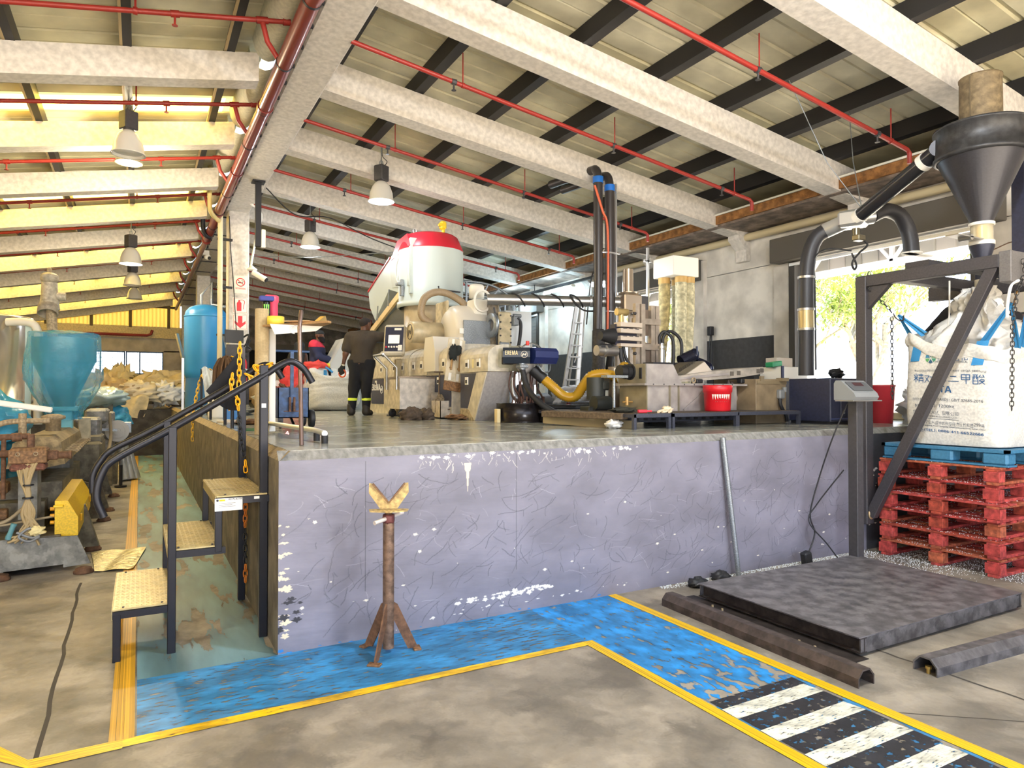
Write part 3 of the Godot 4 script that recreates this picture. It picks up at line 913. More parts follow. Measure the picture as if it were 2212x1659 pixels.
func tree(at: Vector3, h: float, label: String, sd: int) -> void:
	var r := RandomNumberGenerator.new()
	r.seed = sd
	var tr := thing("tree", label, "tree", at, "trees beyond the yard wall")
	var wood := B.new()
	var tips := []
	var grow := func(me: Callable, p: Vector3, d: Vector3, l: float, rad: float, lv: int) -> void:
		var pts := [p]
		var q := p
		var dd := d
		for s in 4:
			dd = (dd + V(r.randf_range(-0.2, 0.2), r.randf_range(-0.02, 0.12), r.randf_range(-0.2, 0.2))).normalized()
			q += dd * l / 4
			pts.append(q)
		wood.tube(pts, [rad, rad * 0.92, rad * 0.85, rad * 0.75, rad * 0.65], 6 if lv < 2 else 4, false)
		for s in range(1 if lv else 3, 5): if lv >= 2: tips.append(pts[s])
		if lv < 4:
			for s in (4 if lv == 0 else 3):
				var an := r.randf() * TAU
				var nd := (dd * 0.8 + V(cos(an), r.randf_range(0.0, 0.6), sin(an)) * 0.8).normalized()
				me.call(me, pts[r.randi_range(2, 4)], nd, l * r.randf_range(0.55, 0.75), rad * 0.5, lv + 1)
	grow.call(grow, at, V(0, 1, 0), h * 0.34, 0.16, 0)
	part("trunk", wood, mt("bark"), tr)
	var lb := B.new()
	for p in tips:
		for s in 4:
			var c: Vector3 = p + V(r.randf_range(-0.35, 0.35), r.randf_range(-0.3, 0.3), r.randf_range(-0.35, 0.35))
			var a := V(r.randf_range(-1, 1), r.randf_range(-1, 1), r.randf_range(-1, 1)).normalized()
			var w := a.cross(V(0.2, 1, 0.1)).normalized()
			var l := r.randf_range(0.08, 0.16)
			lb.quad(c - a * l, c + w * l * 0.3, c + a * l, c - w * l * 0.3, Vector3.UP)
	var o := part("crown", lb, mt("leaf"), tr)
	o.set_meta("kind", "stuff")
func build_roof_fittings() -> void:
	var nth := ["nearest the camera", "second from the front", "third from the front", "fourth from the front", "fifth from the front", "sixth from the front", "seventh from the front", "eighth from the front", "ninth from the front", "tenth from the front", "eleventh from the front"]
	for k in 11:
		var z := 2.13 - BAY * k
		var t := thing("sprinkler_pipe", "red sprinkler branch pipe under the right roof, " + nth[k], "pipe", V(1.25, 5.6, z), "red sprinkler branches of the right bay")
		var y := func(x: float) -> float: return 5.63 - 0.143 * (x - 1.3)
		var xe := 7.6
		part("pipe", B.new().tube([V(1.25, y.call(1.25), z), V(xe - 0.05, y.call(xe - 0.05), z), V(xe, y.call(xe) - 0.03, z), V(xe, y.call(xe) - 0.16, z)], 0.028, 8), mt("red_pipe"), t)
		for x in [2.5, 4.9, 6.95]:
			part("sprinkler_head", B.new().cyl(V(x, y.call(x) - 0.02, z), V(x, y.call(x) - 0.1, z), 0.012, 6).cyl(V(x, y.call(x) - 0.1, z), V(x, y.call(x) - 0.105, z), 0.03, 8).cyl(V(x - 0.03, y.call(x), z), V(x + 0.03, y.call(x) , z), 0.036, 8), mt("dark_grey"), t)
		for x in [2.62, 4.92, 7.22]:
			part("hanger", B.new().cyl(V(x, y.call(x), z), V(x, y.call(x) + 0.4, z), 0.008, 5).cyl(V(x - 0.015, y.call(x), z), V(x + 0.015, y.call(x), z), 0.035, 8), mt("red_pipe"), t)
	for k in 10:
		var z := -3.2 - BAY * k
		var t := thing("sprinkler_pipe", "red sprinkler branch pipe under the left roof, " + nth[k], "pipe", V(0.6, 5.8, z), "red sprinkler branches of the left bay")
		var y := func(x: float) -> float: return 5.84 + 0.19 * (x - 0.5)
		part("pipe", B.new().tube([V(-11, y.call(-11.0), z), V(0.62, y.call(0.62), z)], 0.028, 8).cyl(V(0.3, y.call(0.3), z), V(0.42, y.call(0.42), z), 0.04, 8).cyl(V(0.58, y.call(0.58), z), V(0.66, y.call(0.66), z), 0.04, 8), mt("red_pipe"), t)
		part("drop_pipe", B.new().tube([V(0.36, y.call(0.36), z), V(0.42, 5.6, z - 0.02), V(0.55, 5.42, z - 0.03)], 0.03, 8), mt("red_pipe"), t)
		for x in [-0.5, -2.6, -4.6]: part("sprinkler_head", B.new().cyl(V(x, y.call(x) - 0.02, z), V(x, y.call(x) - 0.12, z), 0.012, 6).cyl(V(x, y.call(x) - 0.12, z), V(x, y.call(x) - 0.126, z), 0.03, 8).cyl(V(x - 0.04, y.call(x - 0.04), z), V(x + 0.04, y.call(x + 0.04), z), 0.038, 8), mt("red_pipe"), t)
		for x in [-0.86, -3.1]: part("hanger", B.new().box(V(x, y.call(x) + 0.12, z), V(0.02, 0.3, 0.02)).cyl(V(x - 0.02, y.call(x), z), V(x + 0.02, y.call(x), z), 0.04, 8), mt("red_pipe"), t)
	var mp := thing("sprinkler_main", "thick glossy red sprinkler main pipe running along the ridge beam", "pipe", V(0.6, 5.4, -3))
	var mb := B.new().cyl(V(0.6, 5.4, 6.0), V(0.6, 5.4, -13.0), 0.088, 16)
	for k in 7: mb.cyl(V(0.6, 5.4, 4.2 - k * 2.9), V(0.6, 5.4, 4.1 - k * 2.9), 0.1, 16)
	part("pipe", mb, mt("main_pipe"), mp)
	part("reduced_pipe", B.new().cyl(V(0.6, 5.4, -13.0), V(0.6, 5.4, -28.5), 0.055, 10), M(G(140, 104, 92), 0.5), mp, "thinner dull continuation of the main pipe")
	part("end_bend", B.new().tube(spline([V(0.45, 5.9, -12.2), V(0.45, 5.5, -12.2), V(0.5, 5.33, -12.25), V(0.6, 5.3, -12.4), V(0.6, 5.38, -12.6)]), 0.05, 8), mt("purlin"), mp)
	for k in 10: part("strap", B.new().cyl(V(0.6, 5.4, 1.0 - k * 1.4), V(0.6, 5.4, 0.97 - k * 1.4), 0.094, 14).cyl(V(0.6, 5.48, 1.0 - k * 1.4), V(0.72, 5.9, 1.0 - k * 1.4), 0.012, 6), mt("black_steel"), mp)
	# cable tray with loose cables on the left of the ridge beam
	var ct := thing("cable_tray", "cable ladder with bundles of black cables along the lower edge of the ridge beam", "cable tray", V(0.76, 5.6, -3))
	var lad := B.new().mm(V(0.74, 5.6, -28), V(0.755, 5.66, 6)).mm(V(0.74, 5.82, -28), V(0.755, 5.88, 6))
	part("rail", lad, mt("galv"), ct)
	for k in 46: part("rung", B.new().mm(V(0.735, 5.62, 5.8 - k * 0.5), V(0.795, 5.86, 5.77 - k * 0.5)), mt("purlin"), ct)
	for c in 6:
		var pts := []
		for k in 60: pts.append(V(0.715 - 0.012 * (c % 3) + rng.randf_range(-0.012, 0.012), 5.63 + c * 0.036 + rng.randf_range(-0.02, 0.02), 6 - k * 0.57))
		part("cable", B.new().tube(pts, 0.013 if c != 3 else 0.02, 6), [mt("black_rubber"), mt("dark_grey"), M(G(190, 170, 130), 0.6)][c % 3], ct)
	for k in 9: part("bracket", B.new().mm(V(0.72, 5.6, -11.6 - k * 1.9), V(1.2, 5.625, -11.57 - k * 1.9)), mt("purlin"), ct)
	# pipes beside the column
	var vp := thing("drain_pipe", "cream vertical pipes strapped beside the white column with the signs", "pipe", V(0.66, PH, -10.4))
	part("pipe", B.new().cyl(V(0.66, PH, -10.6), V(0.66, 5.45, -10.6), 0.05, 12), M(G(216, 204, 168), 0.5), vp)
	part("pipe", B.new().tube(spline([V(0.4, 6.2, -9.9), V(0.4, 5.5, -9.95), V(0.44, 5.32, -10.1), V(0.62, 5.28, -10.55)]), 0.045, 10), M(G(206, 186, 120), 0.5), vp, "yellowish branch pipe coming down from the left roof")
	part("pipe", B.new().tube([V(0.48, 5.9, -10.0), V(-12, 5.25, -10.0)], 0.05, 10), M(G(200, 196, 176), 0.5), vp, "long pale pipe under the left roof")
	part("tape_band", B.new().cyl(V(0.4, 6.0, -9.9), V(0.4, 5.95, -9.9), 0.047, 12).cyl(V(0.4, 5.85, -9.91), V(0.4, 5.8, -9.91), 0.047, 12).cyl(V(-0.35, 5.86, -10.0), V(-0.4, 5.857, -10.0), 0.052, 12), M(G(50, 130, 150), 0.5), vp)
	for y in [2.9, 3.9, 4.9]: part("pipe_clip", B.new().mm(V(0.6, y, -10.68), V(0.9, y + 0.04, -10.6)), mt("black_steel"), vp)
	# black post, camera, antenna
	var bp := thing("hanging_post", "black square post hanging from the ridge beam with a pale box at its foot", "post", V(1.1, 4.6, -8.6))
	part("post", B.new().mm(V(1.06, 4.42, -8.64), V(1.16, 5.62, -8.54)), mt("black_steel"), bp)
	part("head_plate", B.new().mm(V(1.0, 5.6, -8.7), V(1.22, 5.63, -8.48)), mt("black_steel"), bp)
	part("pale_box", B.new().mm(V(1.16, 4.4, -8.64), V(1.24, 4.74, -8.54), 0.01), mt("off_white"), bp)
	var cc := thing("security_camera", "white bullet security camera at the right edge of the column with the signs", "camera", V(1.36, 4.3, -10.8))
	part("conduit", B.new().tube(spline([V(1.2, 5.62, -10.2), V(1.45, 5.5, -10.5), V(1.38, 5.0, -10.8), V(1.3, 4.45, -10.9)]), 0.025, 8), mt("off_white"), cc)
	part("mount", B.new().lathe(V(1.32, 4.38, -10.86), [[0.02, 0.08], [0.05, 0.05], [0.11, 0.0], [0.1, -0.02], [0.0, -0.02]], 14), mt("off_white"), cc)
	part("housing", B.new().cyl(V(1.34, 4.32, -10.85), V(1.58, 4.15, -10.7), 0.06, 12), mt("off_white"), cc)
	part("lens", B.new().cyl(V(1.575, 4.153, -10.702), V(1.6, 4.136, -10.69), 0.05, 12), mt("black_steel"), cc)
	var c2 := thing("security_camera", "small white dome camera under the beam beyond the column with the signs", "camera", V(0.74, 5.4, -15.4))
	part("housing", B.new().box(V(0.74, 5.5, -15.4), V(0.2, 0.12, 0.2)).ball(V(0.8, 5.4, -15.36), V(0.08, 0.08, 0.08)), mt("off_white"), c2)
	part("lens", B.new().ball(V(0.84, 5.36, -15.3), V(0.045, 0.045, 0.045)), mt("black_steel"), c2)
	solo("tension_wire", "thin steel wire stretched from the column to the red topped hopper", "wire", B.new().tube([V(1.29, 4.7, -11), V(2.4, 4.62, -10.2), V(4.2, 4.66, -8.6)], 0.009, 5), mt("galv"), V(1.29, 4.7, -11))
	solo("slack_cable", "black cable slung loosely under the rafters left of the hanging lamps", "cable", B.new().tube(spline([V(1.3, 5.62, -8.9), V(1.9, 5.25, -9.2), V(2.6, 5.3, -9.3), V(3.4, 4.9, -9.0), V(4.4, 4.5, -8.5)], 6), 0.012, 5), mt("black_rubber"), V(1.3, 5.62, -8.9))
	# conduit along the wall top and the black channel that carries the tubes
	solo("wall_conduit", "long cream conduit running along the top of the right wall", "conduit", B.new().cyl(V(9.2, 4.6, 3), V(9.2, 4.66, -8.4), 0.07, 10), M(G(200, 186, 150), 0.6), V(9.2, 4.6, -3))
	var fc := thing("lighting_channel", "black channel hung on rods under the ledge with fluorescent fittings", "light fitting", V(8.85, 4.45, -11))
	part("channel", B.new().mm(V(8.82, 4.5, -14.5), V(8.9, 4.56, -8.0)), mt("black_steel"), fc)
	for z in [-8.6, -11.6, -14.0]: part("rod", B.new().cyl(V(8.86, 4.55, z), V(8.86, 4.75, z), 0.01, 6), mt("black_steel"), fc)
	for z in [-10.35, -12.5]:
		var bt := part("batten", B.new().cbox(V(8.86, 4.45, z), V(0.12, 0.07, 1.4), 0.02), mt("off_white"), fc)
		part("fluorescent_tube", B.new().cyl(V(8.8, 4.40, z - 0.66), V(8.8, 4.40, z + 0.66), 0.03, 10), glow(Color(0.75, 0.93, 1.0), 5.0), fc, "glowing white tube")
		var li := OmniLight3D.new()
		li.name = "tube_light"
		li.position = V(8.7, 4.25, z) - V(8.85, 4.45, -11)
		li.light_energy = 1.5
		li.light_color = Color(0.8, 0.93, 1.0)
		li.light_size = 0.3
		li.omni_range = 20
		li.omni_attenuation = 2.0
		li.shadow_enabled = true
		fc.add_child(li)

func light_in(parent: Node3D, off: Vector3, e: float, c: Color, size := 0.2) -> void:
	var li := OmniLight3D.new()
	li.name = "lamp_light"
	li.position = off
	li.light_energy = e
	li.light_color = c
	li.light_size = size
	li.omni_range = 40
	li.omni_attenuation = 2.0
	li.shadow_enabled = true
	parent.add_child(li)

func high_bay(at: Vector3, hook: float, r: float, label: String, lit: float, warm := 0.0) -> Node3D:   # at: middle of the mouth of the reflector
	var t := thing("high_bay_lamp", label, "lamp", at, "high bay lamps")
	var k := r / 0.22
	var shell := M(G(214, 212, 206), 0.25, 0.1)
	part("reflector", B.new().lathe(at, [[0.06 * k, 0.36 * k], [0.11 * k, 0.33 * k], [0.16 * k, 0.26 * k], [0.2 * k, 0.15 * k], [0.215 * k, 0.03 * k], [0.235 * k, 0.0], [0.235 * k, -0.012], [0.21 * k, 0.0], [0.19 * k, 0.15 * k], [0.15 * k, 0.24 * k], [0.06 * k, 0.31 * k]], 28), shell, t)
	part("gear_box", B.new().cbox(at + V(0, 0.5 * k, 0), V(0.2, 0.28, 0.2) * k, 0.015 * k, rot(Vector3.UP, 30)).cyl(at + V(0, 0.34 * k, 0), at + V(0, 0.38 * k, 0), 0.075 * k, 14), mt("dark_grey"), t)
	part("hook", B.new().cyl(at + V(0, 0.64 * k, 0), V(at.x, hook, at.z), 0.012, 6).link(Transform3D(Basis(), at + V(0, 0.68 * k, 0)), 0.1, 0.03, 0.008), mt("galv"), t)
	part("supply_cable", B.new().tube(spline([at + V(0.03, 0.62 * k, 0.02), at + V(0.09, 0.72 * k, 0.03), at + V(0.02, 0.82 * k, 0.0), V(at.x + 0.01, hook, at.z)]), 0.007, 5), mt("black_rubber"), t)
	part("lamp_glass", B.new().lathe(at + V(0, 0.03 * k, 0), [[0.0, 0.0], [0.2 * k, 0.0], [0.2 * k, 0.012], [0.0, 0.012]], 24), glow(Color(0.85, 0.95, 1.0), 5.0 * lit + 0.02), t, "glowing lamp mouth" if lit > 0 else "")
	if lit > 0: light_in(t, V(0, -0.08, 0), 6.0 * lit, Color(0.94, 0.97, 1.0).lerp(Color(1, 0.86, 0.6), warm), 0.18)
	return t

func build_lamps() -> void:
	high_bay(V(-0.95, 4.98, -6.0), 5.85, 0.2, "high bay lamp with white bell reflector nearest in the left bay", 0.0)
	var led := thing("led_lamp", "flat round glowing lamp just beyond the nearest bell lamp of the left bay", "lamp", V(-0.96, 5.27, -7.4))
	var at := V(-0.96, 5.27, -7.4)
	part("housing", B.new().lathe(at, [[0.0, 0.12], [0.1, 0.1], [0.19, 0.03], [0.2, 0.0], [0.17, 0.0]], 24).cyl(at + V(0, 0.1, 0), at + V(0, 0.5, 0), 0.015, 6), M(G(180, 170, 140), 0.4, 0.3), led)
	part("lamp_glass", B.new().lathe(at + V(0, 0.008, 0), [[0.0, 0.0], [0.17, 0.0], [0.17, 0.01], [0.0, 0.01]], 24), glow(Color(0.75, 0.95, 1.0), 7.0), led, "glowing lamp mouth")
	light_in(led, V(0, -0.06, 0), LAMP_L, Color(1.0, 0.93, 0.78), 0.16)
	high_bay(V(-0.98, 4.6, -12.7), 5.7, 0.22, "third lamp from the front in the left bay, seen against the beams", 0.5, 0.5)
	high_bay(V(-0.98, 4.75, -17.2), 5.7, 0.22, "fourth bell lamp of the left bay, before the pale gable", 0.0)
	high_bay(V(-0.95, 4.78, -20.5), 5.7, 0.22, "farthest bell lamp of the left bay", 0.0)
	high_bay(V(2.82, 5.0, -6.6), 6.0, 0.21, "lit bell lamp hanging from the second roof bay left of the hopper", LAMP_R)
	high_bay(V(2.45, 4.9, -10.4), 5.95, 0.2, "small bell lamp between the column and the red topped hopper", 0.3)
	# more lamps of the same rows, over and behind the camera
	high_bay(V(2.82, 5.0, 3.0), 6.0, 0.21, "bell lamp of the right bay behind the camera", 1.8)
	high_bay(V(-3.2, 4.7, 2.0), 5.5, 0.21, "bell lamp of the left bay beside the camera", 0.9, 0.6)
	# round lamp with a glowing rim behind the tall separator
	var rl := thing("ring_lamp", "round lamp with glowing rim hanging beside the white filter box", "lamp", V(6.25, 3.6, -4.6))
	var c := V(6.25, 3.62, -4.9)
	part("housing", B.new().lathe(c, [[0.05, 0.2], [0.1, 0.14], [0.2, 0.1], [0.24, 0.02], [0.24, 0.0], [0.1, 0.0]], 24), mt("steel"), rl)
	part("motor_cap", B.new().cyl(c + V(0, 0.16, 0), c + V(0, 0.34, 0), 0.11, 8).cyl(c + V(0, 0.34, 0), c + V(0, 0.42, 0), 0.09, 10, 0.06), M(G(62, 62, 64), 0.5), rl)
	part("glowing_rim", B.new().lathe(c, [[0.12, -0.005], [0.23, -0.005], [0.23, -0.04], [0.12, -0.04]], 24), glow(Color(0.85, 0.95, 1.0), 4.0), rl, "glowing white rim")
	light_in(rl, V(0, -0.15, -0.3), 1.0, Color(0.92, 0.96, 1.0), 0.2)
	part("cable", B.new().tube(spline([c + V(-0.1, 0.25, 0), c + V(-0.3, 0.1, 0.1), c + V(-0.38, -0.4, 0.1), c + V(-0.42, -0.75, 0.1)]), 0.012, 5), mt("black_rubber"), rl)

const LAMP_L := 5.0
const LAMP_R := 0.15
func build_front_things() -> void:
	# ---- pipe stand with a V head
	var st := thing("pipe_stand", "rusty three legged pipe stand with a yellowed V shaped head before the painted platform", "pipe stand", V(0.645, 0, 0.30))
	var c := V(0.645, 0, 0.30)
	part("pole", B.new().cyl(c + V(0, 0.03, 0), c + V(0, 0.85, 0), 0.037, 20), M(G(140, 112, 92), 0.5, 0.45, "dirt", 3.0), st)
	part("screw", B.new().lathe(c, _thread(0.85, 0.925, 0.022), 14), mt("rust"), st)
	part("nut", B.new().lathe(c, [[0.0, 0.905], [0.04, 0.905], [0.042, 0.89], [0.042, 0.86], [0.038, 0.845], [0.0, 0.845]], 6), M(G(112, 62, 58), 0.5, 0.3), st)
	part("handle", B.new().cyl(c + V(-0.115, 0.865, 0.06), c + V(0.115, 0.9, -0.05), 0.014, 10), M(G(226, 214, 204), 0.4, 0.4), st)
	var hm := M(G(222, 190, 122), 0.55, 0.15, "dirt", 4.0)
	var hr := M(G(150, 110, 74), 0.6, 0.2, "dirt", 5.0)
	var ax := V(0.94, 0, 0.34).normalized()
	var az := V(-ax.z, 0, ax.x)
	part("head_plate", B.new().prism([Vector2(-0.13, -0.05), Vector2(-0.05, -0.06), Vector2(-0.03, -0.075), Vector2(0.03, -0.075), Vector2(0.05, -0.05), Vector2(0.13, -0.03), Vector2(0.12, 0.04), Vector2(0.0, 0.07), Vector2(-0.12, 0.03)], c + V(0, 0.925, 0), ax, az, V(0, 0.008, 0)), hm, st)
	for s in [-1.0, 1.0]:
		part("head_wing", B.new().prism([Vector2(0.0, 0.01), Vector2(0.0, 0.055), Vector2(s * 0.1, 0.175), Vector2(s * 0.128, 0.18), Vector2(s * 0.13, 0.115), Vector2(s * 0.055, 0.008)], c + V(0, 0.928, 0) - az * 0.03, ax, Vector3.UP, az * 0.008), hm, st)
		part("wing_rib", B.new().prism([Vector2(s * 0.004, 0.058), Vector2(s * 0.1, 0.178), Vector2(s * 0.108, 0.172), Vector2(s * 0.004, 0.046)], c + V(0, 0.928, 0) - az * 0.05, ax, Vector3.UP, az * 0.05), hr, st)
	for f in [V(0.545, 0, 0.13), V(0.83, 0, 0.335), V(0.497, 0, 0.475)]:
		var d: Vector3 = (f - c).normalized()
		var sd := d.cross(Vector3.UP)
		var l := c.distance_to(f)
		part("leg", B.new().prism([Vector2(0.03, 0.33), Vector2(0.06, 0.31), Vector2(l, 0.03), Vector2(l, 0.012), Vector2(l - 0.06, 0.012), Vector2(0.03, 0.22)], c - sd * 0.005, d, Vector3.UP, sd * 0.01), mt("rust"), st)
		part("foot_plate", B.new().cbox(f + V(0, 0.007, 0), V(0.085, 0.014, 0.05), 0.003, Basis(sd, Vector3.UP, d)), hr, st)
	# ---- pipe leaning on the platform
	solo("leaning_pipe", "galvanised steel pipe leaning against the painted platform front", "pipe", B.new().tube([V(4.107, 0.0, 0.085), V(3.965, 1.29, 0.03)], 0.024, 14).lathe(V(3.965, 1.288, 0.03), [[0.018, 0.0], [0.018, -0.1]], 12), mt("galv"), V(4.107, 0, 0.085))
	# ---- floor scale
	var sc := thing("floor_scale", "large dark steel platform scale lying on the floor beside the pallets", "floor scale", V(4.3, 0, 1.15))
	part("deck_plate", B.new().mm(V(3.26, 0.122, 0.43), V(5.31, 0.13, 1.86)), mt("scale_top"), sc)
	for z in [0.43, 1.78]: part("side_channel", B.new().prism([Vector2(0, 0), Vector2(0.075, 0), Vector2(0.075, 0.01), Vector2(0.01, 0.01), Vector2(0.01, 0.092), Vector2(0.075, 0.092), Vector2(0.075, 0.1), Vector2(0, 0.1)], V(3.28, 0.022, z + (0.0 if z < 1 else 0.078)), V(0, 0, 1 if z < 1 else -1), Vector3.UP, V(2.02, 0, 0)), mt("raw_steel"), sc)
	for x in [3.28, 5.29]: part("end_channel", B.new().prism([Vector2(0, 0), Vector2(0.07, 0), Vector2(0.07, 0.008), Vector2(0.05, 0.008), Vector2(0.05, 0.092), Vector2(0.07, 0.092), Vector2(0.07, 0.1), Vector2(0, 0.1), Vector2(0, 0.092), Vector2(0.042, 0.092), Vector2(0.042, 0.008), Vector2(0, 0.008)], V(x - 0.01 if x < 4 else x - 0.06, 0.022, 0.43), Vector3.RIGHT, Vector3.UP, V(0, 0, 1.43)), mt("raw_dark"), sc)
	for q in [[3.42, 1.72], [5.15, 1.72], [3.42, 0.56], [5.15, 0.56]]: part("foot", B.new().lathe(V(q[0], 0, q[1]), [[0.0, 0.0], [0.045, 0.0], [0.045, 0.012], [0.02, 0.022], [0.0, 0.022]], 16), mt("galv"), sc)
	part("lip_plate", B.new().mm(V(3.05, 0.001, 0.34), V(3.3, 0.004, 1.9)), mt("raw_dark"), sc)
	for q in [[3.13, 0.72], [3.13, 0.82], [3.08, 1.55], [3.08, 1.67]]: part("stud", B.new().cyl(V(q[0], 0.0, q[1]), V(q[0], 0.05, q[1]), 0.008, 8), M(G(200, 180, 140), 0.4, 0.5), sc)
	# ---- two loose steel channels
	var prof := [Vector2(-0.075, 0), Vector2(-0.075, 0.055), Vector2(-0.035, 0.098), Vector2(0.035, 0.098), Vector2(0.075, 0.055), Vector2(0.075, 0), Vector2(0.066, 0), Vector2(0.066, 0.05), Vector2(0.03, 0.089), Vector2(-0.03, 0.089), Vector2(-0.066, 0.05), Vector2(-0.066, 0)]
	var b1 := B.new()
	b1.prism(prof, V(2.955, 0, 0.42), Vector3.RIGHT, Vector3.UP, V(-0.045, 0, 1.72))
	solo("steel_channel", "rusty brown folded steel channel lying along the yellow walkway line", "steel channel", b1, M(G(96, 84, 78), 0.5, 0.4, "dirt", 1.6), V(2.94, 0, 1.3))
	var b2 := B.new()
	var dx := V(1, 0, 0.06).normalized()
	b2.prism(prof, V(3.39, 0, 2.2), V(-dx.z, 0, dx.x), Vector3.UP, dx * 2.3)
	solo("steel_channel", "grey folded steel channel running out of view before the floor scale", "steel channel", b2, mt("raw_steel"), V(3.4, 0, 2.2))
	solo("bolt", "brass bolt standing inside the open end of the grey steel channel", "bolt", B.new().cyl(V(3.41, 0, 2.21), V(3.41, 0.04, 2.21), 0.012, 8).cyl(V(3.41, 0.03, 2.21), V(3.41, 0.045, 2.21), 0.02, 6), M(G(190, 160, 90), 0.3, 0.8), V(3.41, 0, 2.21))
	# ---- scale indicator on its post
	var ip := thing("scale_indicator", "grey weighing indicator with a red digit on a square steel post", "scale indicator", V(5.30, 0, 0.46))
	var base := V(5.30, 0, 0.46)
	part("post", B.new().cbox(base + V(0, 0.83, 0), V(0.1, 1.6, 0.1), 0.006), mt("dark_grey"), ip)
	part("shelf", B.new().cbox(base + V(0.02, 1.63, 0.02), V(0.44, 0.012, 0.2), 0.003), mt("steel"), ip)
	var tilt := rot(Vector3.RIGHT, 0.0)
	var hb := B.new()
	hb.prism([Vector2(-0.11, 0), Vector2(0.1, 0), Vector2(0.12, 0.03), Vector2(0.1, 0.07), Vector2(-0.04, 0.19), Vector2(-0.09, 0.19), Vector2(-0.11, 0.16)], base + V(-0.17, 1.637, 0), V(0, 0, 1), Vector3.UP, V(0.36, 0, 0))
	part("housing", hb, mt("grey_plastic"), ip)
	var fn := V(0, 0.76, 0.65)
	var fu := V(0, 0.65, -0.76)
	var fc := base + V(0.01, 1.637 + 0.134, 0.036)
	part("keypad", B.new().cbox(fc, V(0.3, 0.13, 0.006), 0.002, Basis(Vector3.RIGHT, fu, fn)), M(G(86, 88, 90), 0.35), ip)
	part("display", B.new().cbox(fc + fu * 0.025 + fn * 0.003, V(0.14, 0.05, 0.004), 0.001, Basis(Vector3.RIGHT, fu, fn)), M(G(70, 40, 40), 0.2), ip)
	part("digit", text_b("4", 0.03, 0.002).add(B.new(), Transform3D()), glow(Color(1.0, 0.1, 0.08), 2.0), ip, "glowing red digit").transform = Transform3D(Basis(Vector3.RIGHT, fu, fn), fc + fu * 0.012 + fn * 0.007 - base)
	# ---- cables, plug and black scraps at the foot of the platform
	var cb := thing("power_cable", "black power cable with a plug running down the platform beside the scale post", "cable", V(5.15, 0, 0.1))
	part("cable", B.new().tube(spline([V(5.27, 1.6, 0.4), V(5.2, 1.3, 0.3), V(5.18, 0.9, 0.16), V(5.1, 0.5, 0.1), V(5.14, 0.3, 0.12), V(5.02, 0.1, 0.13)]), 0.008, 6).tube(spline([V(5.26, 0.95, 0.36), V(5.16, 0.6, 0.14), V(5.08, 0.42, 0.1), V(5.22, 0.2, 0.2), V(5.3, 0.02, 0.3)]), 0.007, 6), mt("black_rubber"), cb)
	part("plug", B.new().cbox(V(5.0, 0.07, 0.13), V(0.1, 0.13, 0.08), 0.015, rot(V(0, 0, 1), 12)), mt("black_rubber"), cb)
	for q in [[3.52, 0.16, "left of the leaning pipe foot"], [3.86, 0.1, "just beside the leaning pipe foot"]]:
		solo("plastic_scrap", "crumpled black plastic scrap on the floor " + q[2], "scrap", lump(V(q[0], 0.035, q[1]), V(0.09, 0.045, 0.07), int(q[0] * 100), 0.5), mt("black_rubber"), V(q[0], 0, q[1]))
	pallets()

func _thread(y0: float, y1: float, r: float) -> Array:
	var p := []
	var m := 14
	for k in m: p.append([r + (0.003 if k % 2 else 0.0), lerpf(y0, y1, k / float(m - 1))])
	return p

func lump(c: Vector3, r: Vector3, sd: int, rough: float, seg := 18, fq := 1.6) -> B:   # an irregular crumpled body
	var f := FastNoiseLite.new()
	f.seed = sd
	f.frequency = fq
	f.noise_type = FastNoiseLite.TYPE_SIMPLEX
	f.fractal_octaves = 4
	var b := B.new()
	b.sheet(seg, seg / 2 + 2, func(u, w):
		var la: float = PI * (w - 0.5)
		var d := V(cos(la) * cos(TAU * u), sin(la), cos(la) * sin(TAU * u))
		return c + r * d * (1.0 + rough * f.get_noise_3dv(d)), Vector3.ZERO, true)
	b._outward(0, c)
	return b

